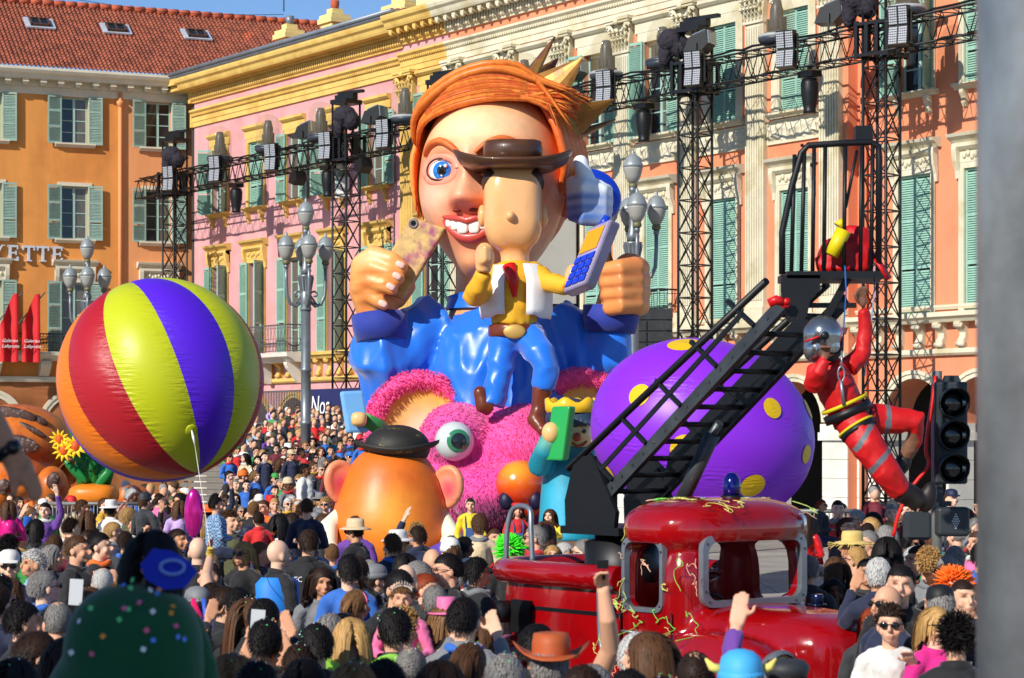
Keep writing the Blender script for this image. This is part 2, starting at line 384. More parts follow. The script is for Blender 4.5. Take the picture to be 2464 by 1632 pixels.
trim_run(0, 16.8, 0, yellowT, pinkW, consoles=False); trim_run(16.8, 19.8, PJ, yellowT, pinkW); trim_run(19.8, 39.6, PJ, creamT, salmonW); trim_run(39.6, 48, 0, creamT, salmonW, consoles=False)
b = MB()                                               # cornice return round the far corner
for z0_, z1_, o_ in ((17.085, 17.3, .76), (17.3, 17.56, .93), (16.6, 17.08, .2), (15.6, 16.28, .14)): b.box(-o_, .0, -o_+.002, 5, z0_, z1_-.003)
b.build('cornice', yellowT, fac, False)
# S-shaped consoles under the balcony ledge
sc = MB(); sc.prism([(0,5.003),(.14,5.003),(.22,5.08),(.2,5.2),(.12,5.3),(.12,5.4),(.24,5.52),(.34,5.6),(.34,5.677),(0,5.677)], (-.11,0,0), (0,-1,0), (0,0,1), (.22,0,0))
sc.lathe([(.0,-.13),(.075,-.13),(.075,.13),(0,.13)], 10, (0,-.19,5.1), (1,0,0)); sc.lathe([(.0,-.13),(.06,-.13),(.06,.13),(0,.13)], 10, (0,-.27,5.58), (1,0,0))
sy, scr = sc.mesh('console', yellowT), sc.mesh('console', creamT)
for x in np.arange(.5, 48, .77):
    y = PJ if 16.8 < x < 39.6 else 0
    link('console', sy if x < 19.8 else scr, fac, (x, y, 0))
# windows
stA2 = ['ajar','closed','open','ajar','open']; stA1 = ['half','half','open','half','open']
for i, x in enumerate(A_w):
    make_window(fac, x, 11.85, 14.45, WW, 0, yellowT, shutG, stA2[i], 'upper'); make_window(fac, x, 5.95, 9.65, WW, 0, yellowT, shutG, stA1[i], 'noble')
stB2 = ['open','open','closed','open','open','closed','closed']; stB1 = ['open','closed','half','closed','closed','closed','closed']
for i, x in enumerate(B_w):
    tm = yellowT if i == 0 else creamT
    make_window(fac, x, 11.85, 14.72, WW, PJ, tm, shutG, stB2[i], 'panel'); make_window(fac, x, 5.95, 9.65, WW, PJ, tm, shutG, stB1[i], 'noble')
for i, x in enumerate(C_w):
    make_window(fac, x, 11.85, 14.45, WW, 0, creamT, shutG, ['half','closed'][i], 'upper'); make_window(fac, x, 5.95, 9.65, WW, 0, creamT, shutG, ['closed','closed'][i], 'noble')
# carved relief panels between the storeys of the pavilion
def relief(name, w, h, m, seed):
    nx, nz = 40, 16; r = np.random.default_rng(seed); b = MB(); V = []
    blobs = [(r.uniform(-w/2,w/2), r.uniform(0,h), r.uniform(.05,.13), r.uniform(.03,.07)) for _ in range(26)]
    for j in range(nz+1):
        for i in range(nx+1):
            x = -w/2+w*i/nx; z = h*j/nz; d = 0
            for bx_, bz, s, a in blobs: d += a*math.exp(-((abs(x)-abs(bx_))**2+(z-bz)**2)/(s*s*.6))
            V.append((x, -.02-min(d,.16), z))
    b.add(V, [(j*(nx+1)+i, j*(nx+1)+i+1, (j+1)*(nx+1)+i+1, (j+1)*(nx+1)+i) for j in range(nz) for i in range(nx)], 0, True)
    b.box(-w/2-.06,-w/2,-.07,0,0,h); b.box(w/2,w/2+.06,-.07,0,0,h); b.box(-w/2-.06,w/2+.06,-.07,0,-.07,0); b.box(-w/2-.06,w/2+.06,-.07,0,h,h+.05)
    return b.mesh(name, m)
rl1, rl2 = relief('relief_panel', 2.1, .55, creamT, 3), relief('relief_panel', 1.5, .62, creamT, 5)
rl1y = relief('relief_panel', 2.1, .55, yellowT, 3)
for i, x in enumerate(B_w):
    link('relief_panel', rl1y if i == 0 else rl1, fac, (x, PJ-.003, 11.05))
# Corinthian pilasters
def pilaster(tm):
    b = MB(); w = .78
    b.box(-w/2-.1, w/2+.1, -.30, 0, 5.83, 6.25); b.box(-w/2-.06, w/2+.06, -.26, 0, 6.25, 6.4); b.box(-w/2, w/2, -.17, 0, 6.4, 14.55)
    for i in range(7): b.box(-w/2+.035+i*.104, -w/2+.035+i*.104+.06, -.205, -.17, 6.6, 14.4)
    b.box(-w/2-.04, w/2+.04, -.23, 0, 14.5, 14.6)
    me = b.mesh('pilaster', tm)
    c = MB()
    c.prism([(-w/2,14.6),(w/2,14.6),(w/2+.1,15.4),(-w/2-.1,15.4)], (0,-.2,0), (1,0,0), (0,0,1), (0,.2,0))
    c.box(-w/2-.18, w/2+.18, -.38, 0, 15.42, 15.5); c.box(-w/2-.22, w/2+.22, -.42, 0, 15.5, 15.598)
    for row, (z, n, off) in enumerate(((14.62, 5, 0), (14.86, 4, .08))):
        for i in range(n):
            x = -w/2 + w*(i+.5)/n; pts = [(x,-.2,z),(x,-.26,z+.15),(x,-.32,z+.27),(x,-.4,z+.31),(x,-.43,z+.25)]
            for k in range(4): c.bar(pts[k], pts[k+1], .13 if k < 2 else .10, .05)
            for sx in (-1,1): c.ell((x+sx*.06, -.3, z+.2), (.04,.05,.08), 6, 4)
    for sx in (-1, 1):          # volutes
        sp = [(sx*(w/2+.06+ (.16-.022*k)*math.cos(k*.75)), -.3-.01*k, 15.26+(.16-.022*k)*math.sin(k*.75)) for k in range(7)]
        c.tube([(sx*.1,-.25,14.95),(sx*.25,-.3,15.2),(sx*(w/2+.0),-.32,15.4)] + sp, .045, 5)
    c.ell((0,-.38,15.45), (.12,.1,.1), 8, 5)
    return me, c.mesh('capital', tm)
py, pc = pilaster(yellowT), pilaster(creamT)
for i in range(8):
    x = 17.3+3.1*i; me = py if i == 0 else pc
    o = link('pilaster', me[0], fac, (x, PJ, 0)); link('capital', me[1], o)
railing(fac, 3.9, 9.6, -1.0, 0, 5.95, 1.05, greyIron, slabm=whiteS)
for x in (4.4, 6.8, 9.2):
    b = MB(); b.prism([(0,4.8),(.1,4.8),(.3,5.0),(.6,5.35),(.68,5.5),(.68,5.588),(0,5.588)], (x-.12,-.17,0), (0,-1,0), (0,0,1), (.24,0,0)); b.build('bracket', whiteS, fac, False)
railing(fac, 30.1, 32.3, PJ-.75, PJ, 6.1, 1.0, ironM, slabm=creamT)
railing(fac, 23.9, 26.3, PJ-.75, PJ, 6.1, 1.0, ironM, slabm=creamT)
# downpipe, roof edge, attic, chimneys
b = MB(); b.tube([(40.0,-.16,16.5),(40.0,-.16,3.4),(40.1,-.3,3.1),(40.1,-.35,2.4),(40.0,-.2,2.0),(40.0,-.2,0)], .09, 10); b.build('downpipe', salmonW, fac, False)
b = MB(); b.prism([(.93,17.56),(.98,17.62),(.94,17.72),(.8,17.78),(-2.0,18.1),(-2,17.56)], (-1.1,0,0), (0,-1,0), (0,0,1), (18.2,0,0)); b.tube([(-1.1,-.97,17.74),(17.1,-.97,17.74)], .09, 8); b.build('gutter', zinc, fac, False)
b = MB(); b.box(17.3, 40, PJ+.25, 7, 17.5, 20.5); b.box(17.2,40,PJ+.15,PJ+.25,20.3,20.5); b.build('attic', mat('pale yellow render', srgb(232,216,160), .85, var=.1, vscale=.6), fac, False)
chim = mat('yellow chimney render', srgb(232,210,140), .85, var=.1)
terr = mat('terracotta', srgb(190,92,60), .8, var=.3, vscale=3)
for (x, w, h, yy) in ((4.3, .85, 1.05, 2.1), (5.7, .9, 1.6, 3.4), (13.4, 1.6, .65, 1.8)):
    b = MB(); b.box(x-w/2, x+w/2, yy-.4, yy+.4, 17.4, 17.8+h); b.box(x-w/2-.1, x+w/2+.1, yy-.5, yy+.5, 17.8+h, 18.0+h); b.box(x-w/2-.04, x+w/2+.04, yy-.44, yy+.44, 18+h, 18.15+h); b.box(x-w/4, x+w/4, yy-.25, yy+.25, 18.15+h, 18.4+h)
    c = b.build('chimney', chim, fac, False)
    p = MB(); p.lathe([(.16,18.4+h),(.18,18.75+h),(.14,18.75+h)], 10, (x, yy, 0)); p.build('chimney_pot', terr if x > 5 else zinc, c, False)
def tile_roof(name, n_rows, length, m, tw=.18, rh=.25):
    nc = int(length/tw); per = 4; b = MB()
    for r in range(n_rows):
        lo, hi = [], []
        for i in range(nc*per+1):
            x = i*tw/per; ph = (i % per)/per; jit = random.uniform(-.006,.006); zz = .045*math.sin(math.pi*2*ph)+jit
            lo.append((x, r*rh-.05, zz+.05)); hi.append((x, (r+1)*rh, zz))
        n = len(lo); b.add(lo+hi, [(i, i+1, n+i+1, n+i) for i in range(n-1)], 0, True)
        b.add([(p[0],p[1],p[2]-.05) for p in lo]+lo, [(i, i+1, n+i+1, n+i) for i in range(n-1)], 0)
    return b.mesh(name, m)
def tile_mat():
    m = bpy.data.materials.new('clay roof tile'); m.use_nodes = True; nt = m.node_tree; N = nt.nodes; L = nt.links; b = N['Principled BSDF']; b.inputs['Roughness'].default_value = .85
    tc = N.new('ShaderNodeTexCoord'); mp = N.new('ShaderNodeMapping'); mp.inputs['Scale'].default_value = (1/.18, 1/.25, 0)
    L.new(tc.outputs['Object'], mp.inputs[0]); fl = N.new('ShaderNodeVectorMath'); fl.operation = 'FLOOR'; L.new(mp.outputs[0], fl.inputs[0])
    wnz = N.new('ShaderNodeTexWhiteNoise'); wnz.noise_dimensions = '3D'; L.new(fl.outputs[0], wnz.inputs['Vector'])
    cr = N.new('ShaderNodeValToRGB'); e = cr.color_ramp.elements; e[0].position = 0; e[0].color = srgb(120,66,50); e[1].position = 1; e[1].color = srgb(172,96,70)
    L.new(wnz.outputs['Value'], cr.inputs[0])
    nz = N.new('ShaderNodeTexNoise'); nz.inputs['Scale'].default_value = .35; nz.inputs['Detail'].default_value = 7; L.new(tc.outputs['Object'], nz.inputs['Vector'])
    c2 = N.new('ShaderNodeValToRGB'); q = c2.color_ramp.elements; q[0].position = .66; q[0].color = (0,0,0,1); q[1].position = .70; q[1].color = (1,1,1,1); L.new(nz.outputs[0], c2.inputs[0])
    mx = N.new('ShaderNodeMix'); mx.data_type = 'RGBA'; L.new(c2.outputs[0], mx.inputs[0]); L.new(cr.outputs[0], mx.inputs[6]); mx.inputs[7].default_value = srgb(206,104,66)
    L.new(mx.outputs[2], b.inputs['Base Color']); return m
tileM = tile_mat()
rf = link('roof', tile_roof('roof', 29, 18, tileM), fac, (-1, -.6, 17.8), (R(9), 0, 0)); rf['kind'] = 'stuff'
# ------------------------------------------------ left building (orange, at the end of the square)
LA = math.atan2(.396, .918)
ob = thing('orange_building', 'orange rendered building with tiled roof and grey green shutters behind the striped ball', 'building', (-13.4, 96.0, 0), LA)
O_w = [-1.48, -5.0, -8.53, -12.05]
ow = 1.12
hs = [(x-ow/2, x+ow/2, 14.8, 16.72) for x in O_w] + [(x-ow/2, x+ow/2, 10.87, 13.05) for x in O_w] + [(x-ow/2, x+ow/2, 6.2, 9.1) for x in O_w]
b = MB(); wallholes(b, -22, -3.13, 5.0, 17.0, [h for h in hs if h[0] < -3.2]); b.build('wall', orangeW, ob, False)
b = MB(); wallholes(b, -3.13, .6, 5.0, 17.0, [h for h in hs if h[0] > -3.2]); b.build('wall', orangeW2, ob, False)
b = MB(); b.box(-22,1.5,.3,.34,5.0,17); b.box(-22,1.5,4,4.1,0,5.0); b.box(-22,1.5,.3,4,4.9,5.0); b.build('wall', mat('dim inner wall', srgb(60,54,50), .9), ob, False)
b = MB(); arch_strip(b, [-1.48-3.52*i for i in range(6)], 0, 5.0, 1.2, 3.2, -22, .6, 0, 1.0, 0, 1, .3); b.build('arcade', [orangeW2, greyT], ob, False)
for nm, prof in (('string_course', [(-.02,4.98),(.14,4.98),(.2,5.08),(.2,5.2),(-.02,5.22)]), ('lintel_band', [(-.02,16.75),(.05,16.75),(.05,17.05),(-.02,17.05)]), ('cornice', [(-.02,17.3),(.62,17.3),(.66,17.42),(.78,17.5),(.86,17.62),(.86,17.72),(-.02,17.78)]), ('frieze', [(-.02,17.055),(.10,17.055),(.14,17.16),(.14,17.295),(-.02,17.295)])):
    molding(MB(), prof, -22, .6).build(nm, greyT, ob, False)
b = MB()
b.box(-.12,.12,-.55,-.14,17.16,17.297); b.box(-.09,.09,-.42,-.14,17.06,17.16); bk = b.mesh('bracket', greyT)
for x in np.arange(-21.5, .4, .72): link('bracket', bk, ob, (x, 0, 0))
for i, x in enumerate(O_w):
    make_window(ob, x, 14.8, 16.72, ow, 0, greyT, shutB, 'open', 'small', .57); make_window(ob, x, 10.87, 13.05, ow, 0, greyT, shutB, 'open', 'plain', .57); make_window(ob, x, 6.2, 9.1, ow, 0, greyT, shutB, 'open', 'noble', .57)
b = MB(); b.tube([(-3.13,-.12,17.0),(-3.13,-.12,5.2)], .08, 10); b.lathe([(.06,16.35),(.15,16.55),(.15,16.65)], 10, (-3.13,-.12,0)); b.build('downpipe', orangeW2, ob, False)
railing(ob, -13.5, -3.6, -.9, 0, 6.2, .72, ironM, slabm=greyT)
for x in (-4.3, -6.3, -8.3, -10.3):
    b = MB(); b.prism([(0,5.225),(.2,5.225),(.6,5.5),(.75,5.7),(.75,5.837),(0,5.837)], (x-.2,0,0), (0,-1,0), (0,0,1), (.4,0,0)); b.build('bracket', greyT, ob, False)
orf = link('roof', tile_roof('roof', 25, 30, tileM), ob, (-22, -.72, 17.8), (R(34), 0, 0)); orf['kind'] = 'stuff'
rid = MB()
for i in range(60): rid.tube([(i*.5,25*.25-.02,.05),(i*.5+.54,25*.25-.02,.09)], .15, 6)
rr_ = rid.build('ridge', terr, orf, False)
brownM = mat('brown skylight frame', srgb(84,58,44), .6)
lead = mat('lead flashing', srgb(196,204,214), .5, .2, var=.2)
for (u, v) in ((137, 73), (325, 85), (522, 97)):
    k = (u-CU)/F; s_ = (-13.4-96*k)/(.918-.396*k); x = -s_ + 22
    b = MB(); b.box(-.62,.62,-.1,.85,.02,.09); sk = link('skylight', b.mesh('skylight', lead), orf, (x-.2, 3.6, .05))
    b = MB()
    for q in ((-.42,-.34,0,.7),(.34,.42,0,.7),(-.42,.42,0,.08),(-.42,.42,.62,.7),(-.03,.03,.08,.62)): b.box(q[0],q[1],q[2],q[3],.085,.2)
    link('frame', b.mesh('frame', brownM), sk); b = MB(); b.box(-.34,.34,.08,.62,.1,.15); link('pane', b.mesh('pane', glassM), sk)
# raised sign letters
def letter(ch):
    b = MB(); s = .105; h = .64; d = (0,-.14,0)
    def bx_(x0,x1,z0,z1): b.box(x0,x1,-.17,-.03,z0,z1)
    if ch == 'E':
        bx_(.05,.15,0,h); bx_(.15,.44,0,.085); bx_(.15,.36,.29,.36); bx_(.15,.42,h-.085,h); bx_(0,.05,0,.05); bx_(0,.05,h-.05,h); bx_(.37,.44,.085,.17); bx_(.36,.42,h-.16,h-.085); bx_(.3,.36,.36,.41); bx_(.3,.36,.24,.29)
    if ch == 'T':
        bx_(.2,.3,0,h-.09); bx_(0,.5,h-.09,h); bx_(.12,.2,0,.05); bx_(.3,.38,0,.05); bx_(0,.06,h-.19,h-.09); bx_(.44,.5,h-.19,h-.09)
    if ch == 'Y':
        bx_(.2,.3,0,.3); bx_(.12,.2,0,.05); bx_(.3,.38,0,.05)
        b.prism([(.2,.3),(.3,.3),(.14,h),(.03,h)], (0,-.17,0), (1,0,0), (0,0,1), (0,.14,0)); b.prism([(.22,.302),(.3,.302),(.48,h),(.42,h)], (0,-.168,0), (1,0,0), (0,0,1), (0,.136,0))
        bx_(-.02,.03,h-.05,h); bx_(.48,.54,h-.05,h)
    return b
letM = mat('brushed pale metal letter', srgb(206,210,216), .4, .2, var=.1); letS = mat('dark letter return', srgb(70,70,76), .5)
for i, ch in enumerate('YETTE'):
    x = (-8.42,-7.76,-7.16,-6.58,-5.96)[i]
    lo_ = letter(ch).build('letter', letM, ob, False); lo_.location = (x, 0, 9.9); lo_['label'] = 'pale metal letter ' + ch
# red shop flags with white script
flagM = mat('red flag cloth', srgb(206,26,34), .7, var=.12, vscale=3)
whiteP = mat('white print', srgb(240,238,235), .7)
def text_mesh(txt, size, m, ext=.003, shear=0.):
    c = bpy.data.curves.new('t', 'FONT'); c.body = txt; c.size = size; c.extrude = ext; c.align_x = 'CENTER'; c.align_y = 'CENTER'; c.shear = shear; c.resolution_u = 3
    o = bpy.data.objects.new('t', c); COL.objects.link(o); dg = bpy.context.evaluated_depsgraph_get()
    me = bpy.data.meshes.new_from_object(o.evaluated_get(dg)); bpy.data.objects.remove(o); bpy.data.curves.remove(c); me.materials.clear(); me.materials.append(m); return me
def text_part(txt, size, parent, loc, rot, m=whiteP, shear=0., name='lettering', sx=1.):
    o = link(name, text_mesh(txt, size, m, shear=shear), parent, loc, rot); o.scale = (sx, 1, 1); return o
for i, (u, w_) in enumerate(((60, 1.0), (8, .95))):
    k = (u-CU)/F; s_ = (-13.4-96*k)/(.918-.396*k); c, si = math.cos(LA), math.sin(LA)
    base = Vector((-13.4, 96, 0)) + Vector((c*-s_ + si*1.2, si*-s_ - c*1.2, 6.2))
    fl = thing('shop_flag', ['red shop flag with white script on a slanted pole, nearer the striped ball', 'red shop flag with white script cut by the picture edge'][i], 'flag', base, LA, 'red shop flags')
    b = MB(); n = 14; V = []
    for j in range(n+1):
        for kx in range(9):
            x = -.36 + .72*kx/8; z = -.45 + (2.75 if kx > 5 else 2.75*(.55+.45*kx/6))*j/n - .0; V.append((x, -.12*math.sin(kx*1.1)+.02*math.sin(j*.7), z))
    b.add(V, [(j*9+q, j*9+q+1, (j+1)*9+q+1, (j+1)*9+q) for j in range(n) for q in range(8)], 0, True); b.build('cloth', flagM, fl, False)
    b = MB(); b.tube([(-.75,.9,.6),(.55,-.1,2.38)], .03, 6); b.build('pole', greyIron, fl, False)
    text_part('Galeries', .19, fl, (0,-.16,.40), (R(90),0,0), shear=.35); text_part('Lafayette', .19, fl, (.02,-.16,.18), (R(90),0,0), shear=.35)
# aerial and roof cable
b = MB(); a0 = W(683, 28, 100); b.tube([a0, a0+Vector((0,0,1.6))], .03, 5); b.tube([a0+Vector((0,0,1.5)), a0+Vector((.9,0,1.3))], .02, 4); b.tube([a0+Vector((0,0,.9)), a0+Vector((.7,0,.8))], .02, 4)
tag(b.build('roof_aerial', greyIron), 'thin metal aerial above the tiled roof beside the chimney', 'aerial')
b = MB(); p0 = W(190, 0, 99); p1 = W(683, 35, 100); b.tube([p0.lerp(p1, t) - Vector((0,0,.25*math.sin(math.pi*t))) for t in np.linspace(-.3,1,9)], .012, 4)
tag(b.build('overhead_cable', ironM), 'thin dark cable crossing the sky above the tiled roof', 'cable')
# ================================================================ street furniture behind the floats: lamp posts, truss, stand
lampM = mat('grey cast iron', srgb(126,132,136), .42, .55, var=.15, vscale=6)
bowlM = mat('frosted lamp glass', srgb(176,174,166), .5, trans=.2, alpha=.92)
capM = mat('ribbed lamp cap', srgb(150,156,156), .4, .3)
brassM = mat('verdigris collar', srgb(120,116,84), .6, .4)
def globe(z, s=1.):
    b = MB(); b.lathe([(.07*s,z),(.10*s,z+.04*s),(.10*s,z+.09*s),(.085*s,z+.12*s)], 12)
    g2 = MB(); g2.lathe([(.085*s,z+.12*s),(.17*s,z+.26*s),(.215*s,z+.43*s),(.22*s,z+.47*s)], 16)
    c = MB(); c.lathe([(.225*s,z+.47*s),(.225*s,z+.53*s),(.2*s,z+.57*s),(.16*s,z+.68*s),(.08*s,z+.75*s),(.03*s,z+.77*s),(.045*s,z+.80*s),(.02*s,z+.86*s)], 16)
    return b.mesh('collar', brassM), g2.mesh('glass_bowl', bowlM), c.mesh('cap', capM)
def lamp_post(u, Y, label, rot=.2):
    o = thing('lamp_post', label, 'lamp post', ((u-CU)*Y/F, Y, 0), rot, 'grey multi-armed lamp posts')
    b = MB(); b.lathe([(.34,0),(.34,.25),(.22,.4),(.17,.9),(.15,1.0),(.135,1.05)] + [(.135,3.0),(.16,3.02),(.16,3.1),(.135,3.12),(.13,4.4),(.15,4.42),(.15,4.48),(.13,4.5),(.125,6.0)], 16); b.build('pole', lampM, o, False)
    b = MB(); b.lathe([(.14,6.0),(.15,6.05),(.13,6.12),(.15,6.2),(.15,6.45),(.12,6.5),(.20,6.9),(.21,6.93),(.1,6.95)], 24)
    for i in range(12): a = i*math.pi/6; b.bar((.135*math.cos(a),.135*math.sin(a),6.52), (.205*math.cos(a),.205*math.sin(a),6.88), .03)
    b.build('urn', lampM, o, False)
    b = MB(); b.lathe([(.1,6.95),(.15,7.05),(.11,7.15),(.085,7.3),(.06,8.0),(.09,8.05),(.1,8.12),(.06,8.14)], 14); b.build('shaft', lampM, o, False)
    for nm, me in zip(('collar','glass_bowl','cap'), globe(8.1)): link(nm, me, o)
    ap = [(.12,0,6.25),(.25,0,6.12),(.4,0,6.18),(.5,0,6.4),(.52,0,6.8),(.52,0,7.15)]
    sp = [(.23+(.12-.014*k)*math.cos(math.pi+k*.8), 0, 6.42-(.12-.014*k)*math.sin(math.pi+k*.8)) for k in range(8)]
    a = MB(); a.tube(ap, .045, 8); a.tube([(.3,0,6.14)] + sp, .03, 6); a.lathe([(.05,7.1),(.07,7.16),(.05,7.22)], 10, (.52,0,0)); am = a.mesh('arm', lampM)
    gm = globe(7.2)
    for i in range(4):
        ar = link('arm', am, o, (0,0,0), (0,0,i*math.pi/2))
        for nm, me in zip(('collar','glass_bowl','cap'), gm): link(nm, me, ar, (.52,0,0))
    return o
lamp_post(736, 60, 'grey lamp post with globe lamps standing between the striped ball and the giant', .25)
lamp_post(1523, 50, 'grey lamp post with globe lamps behind the raised thumbs-up hand', .12)
lamp_post(210, 71, 'grey lamp post with globe lamps behind the striped ball before the orange building', .2)
# ------------------------------------------------ lighting truss and towers
blackM = mat('black powder coat', srgb(26,27,30), .45, .3, var=.2, vscale=8)
TB = Vector((-15.0, 93.74, 0))
def s_of(u): k = (u-CU)/F; return (TB.y*k - TB.x)/(.572 + .82*k)
def s_pos(s, d=0, z=0): return TB + Vector((.572*s - .82*d, -.82*s - .572*d, z))
TZ0, TZ1, TH = 12.5, 13.22, .36
tr = thing('lighting_truss', 'long black box truss carried by the lattice towers before the facade', 'truss', TB, FA)
for y in (-TH, TH):
    for z in (TZ0, TZ1):
        b = MB(); b.tube([(-.3,y,z),(51,y,z)], .032, 6); b.build('chord', blackM, tr, False)
zz = MB(); st = .62
zz.tube([(0,-TH,TZ0),(st/2,-TH,TZ1),(st,-TH,TZ0)], .018, 5); zz.tube([(0,TH,TZ0),(st/2,TH,TZ1),(st,TH,TZ0)], .018, 5)
zz.tube([(0,-TH,TZ1),(st/2,TH,TZ1),(st,-TH,TZ1)], .015, 4); zz.tube([(0,TH,TZ0),(st/2,-TH,TZ0),(st,TH,TZ0)], .015, 4); zm = zz.mesh('bracing', blackM)
for i in range(int(51.3/st)): link('bracing', zm, tr, (-.3+i*st, 0, 0))
for s0 in range(12):                                   # cable runs tied along the top
    b = MB(); r = random.Random(s0); pts = [(s0*4.2+i*.42, -TH+.06*r.uniform(-1,1.4), TZ1+.05+.07*r.random()) for i in range(12)]; b.tube(pts, .035, 5)
    pts = [(s0*4.2+i*.42, -TH+.12*r.uniform(-1,1.4), TZ0+.03-.05*r.random()) for i in range(12)]; b.tube(pts, .028, 5); b.build('cable_run', blackM, tr, False)
def tower(s, label, top):
    w = .34; o = thing('lattice_tower', label, 'tower', s_pos(s), FA + R(14), 'black lattice towers')
    for x in (-w, w):
        for y in (-w, w):
            b = MB(); b.tube([(x,y,0),(x,y,top-.35)], .04, 6); b.build('leg', blackM, o, False)
    if 'lat' not in _cache:
        b = MB(); h = .92
        for (ax, ay, bx_, by) in ((-w,-w,w,-w),(-w,w,w,w),(-w,-w,-w,w),(w,-w,w,w)):
            b.bar((ax,ay,0),(bx_,by,h),.032,.02); b.bar((bx_,by,0),(ax,ay,h),.032,.02); b.bar((ax,ay,0),(bx_,by,0),.035)
        _cache['lat'] = b.mesh('lattice_bay', blackM)
    for i in range(int((top-.5)/.92)): link('lattice_bay', _cache['lat'], o, (0,0,.2+i*.92))
    b = MB(); b.box(-w-.06,w+.06,-w-.06,w+.06,top-.45,top-.3); b.box(-w-.12,w+.12,-.12,.12,top-.3,top-.1); b.box(-w-.02,w+.5,-.08,.08,top-.1,top); b.lathe([(.0,-.1),(.16,-.1),(.16,.1),(0,.1)], 12, (0,0,top-.18), (0,1,0)); b.build('head_block', blackM, o, False)
    b = MB()
    for x in (-.46,.46):
        for y in (-.46,.46): b.box(x-.05,x+.05,y-.05,y+.05,TZ0-.12,TZ1+.12)
        b.box(x-.07,x+.07,-.12,.12,TZ0-.1,TZ1+.1)
        for z in (TZ0-.08, TZ1): b.box(x-.045,x+.045,-.41,.41,z,z+.08)
    for y in (-.46,.46):
        for z in (TZ0-.08, TZ1): b.box(-.41,.41,y-.045,y+.045,z,z+.08)
        b.box(-.2,-.1,y-.05,y+.05,TZ0,TZ1); b.box(.1,.2,y-.05,y+.05,TZ0,TZ1)
    b.build('sleeve_block', blackM, o, False)
    b = MB(); b.box(-1.1,1.1,-.08,.08,.02,.14); b.box(-.08,.08,-1.1,1.1,.03,.15); b.build('foot', blackM, o, False)
tower(2.6, 'black lattice tower before the orange building, farthest along the truss', 15.0)
tower(16.0, 'black lattice tower rising before the pink wall beside the giant', 14.9)
tower(22.2, 'black lattice tower mostly hidden behind the neck of the giant', 14.8)
tower(35.3, 'black lattice tower rising between the lamp post and the ladder cage', 14.6)
tower(42.8, 'black lattice tower behind the ladder cage and the hanging firefighter', 14.9)
domeM = mat('clear plastic dome', srgb(190,166,110), .05, alpha=.16, spec=.7)
headM = mat('dark grey lamp housing', srgb(58,64,74), .4, var=.1)
ringM = mat('pale grey base ring', srgb(160,164,164), .5)
ledM = mat('led lens white', srgb(172,174,180), .3)
lensM = mat('flood lamp glass', srgb(110,116,124), .15, spec=.8)
clothB = mat('black rain cover cloth', srgb(42,38,48), .85, var=.3, vscale=6, bump=.6, bscale=12)
def dome_light(u, label, pale):
    s = s_of(u); o = thing('beam_lamp', label, 'stage light', s_pos(s, .05, TZ1+.06), FA, 'dome covered beam lamps on the truss')
    r = .46
    b = MB(); b.lathe([(.3,0),(.44,.06),(.5,.14),(.5,.2),(.44,.26)], 20); b.build('base', headM, o, False)
    b = MB(); b.lathe([(.505,.2),(.505,.27),(.46,.3)], 20); b.build('ring', ringM if pale else headM, o, False)
    b = MB(); b.lathe([(r,.28),(r,.95),(r*.97,1.1),(r*.85,1.28),(r*.62,1.4),(r*.3,1.45),(.01,1.46)], 24, cap=False); b.build('dome', domeM, o, False)
    b = MB(); b.box(-.3,.3,-.16,.16,.28,.4); b.box(-.3,-.24,-.1,.1,.4,.75); b.box(.24,.3,-.1,.1,.4,.75); b.build('yoke', headM, o, False)
    b = MB(); b.lathe([(.12,.38),(.17,.5),(.19,.75),(.17,1.0),(.13,1.22),(.10,1.24)], 14)
    for i in range(10): a = i*.628; b.bar((.175*math.cos(a),.175*math.sin(a),.5), (.165*math.cos(a),.165*math.sin(a),1.0), .03)
    b.build('lamp_head', headM, o, False)
for u, lab, p in ((532,'clear dome beam lamp on the truss, first from the orange building',0), (648,'clear dome beam lamp on the truss, second from the orange building',0), (775,'clear dome beam lamp touching the lattice tower on the pink wall',0), (978,'clear dome beam lamp just beside the giant hair',1),
                  (1265,'clear dome beam lamp behind the golden crown points',0), (1462,'clear dome beam lamp with pale base between crown and lattice tower',1), (1598,'clear dome beam lamp close by the tower next to the crown',0), (1872,'large clear dome beam lamp above the ladder cage',1), (2185,'clear dome beam lamp cut by the top edge beside the last tower',1)):
    dome_light(u, lab, p)
def led_panel(u, label):
    o = thing('led_panel', label, 'stage light', s_pos(s_of(u), .62, 0), FA + R(22), 'twin led panels on the truss')
    for (z, tilt) in ((12.72, -.12), (13.24, .1)):
        b = MB(); c = Vector((0,-.02 + (.0),z)); ay = Vector((0,math.cos(tilt),math.sin(tilt))); az = Vector((0,-math.sin(tilt),math.cos(tilt))); b.obox(c, (.25,0,0), ay*.12, az*.24)
        h = b.build('lamp_head', blackM, o, False)
        q = MB()
        for i in range(8):
            for j in range(7):
                x = -.215+.055*i+(.045 if i > 3 else 0); q.obox(c - ay*.122 + Vector((x,0,0)) + az*(-.19+.062*j), (.024,0,0), ay*.003, az*.022)
        l = q.build('lens_grid', ledM, h, False); l['kind'] = 'stuff'
    b = MB(); b.box(-.3,-.26,.05,.1,12.6,13.4); b.box(.26,.3,.05,.1,12.6,13.4); b.bar((-.26,.08,12.98),(.26,.5,12.98),.04); b.build('bracket', blackM, o, False)
for u, w in ((443,'on the farthest tower'),(555,'below the first dome lamp'),(690,'between second and third dome lamps'),(822,'on the tower by the pink wall'),(962,'touching the giant hair'),(1497,'below the dome lamp beside the crown'),(1712,'just beside the tower before the salmon wall'),(1935,'below the largest dome lamp'),(2208,'on the truss beyond the last tower')):
    led_panel(u, 'black twin panel of white leds ' + w)
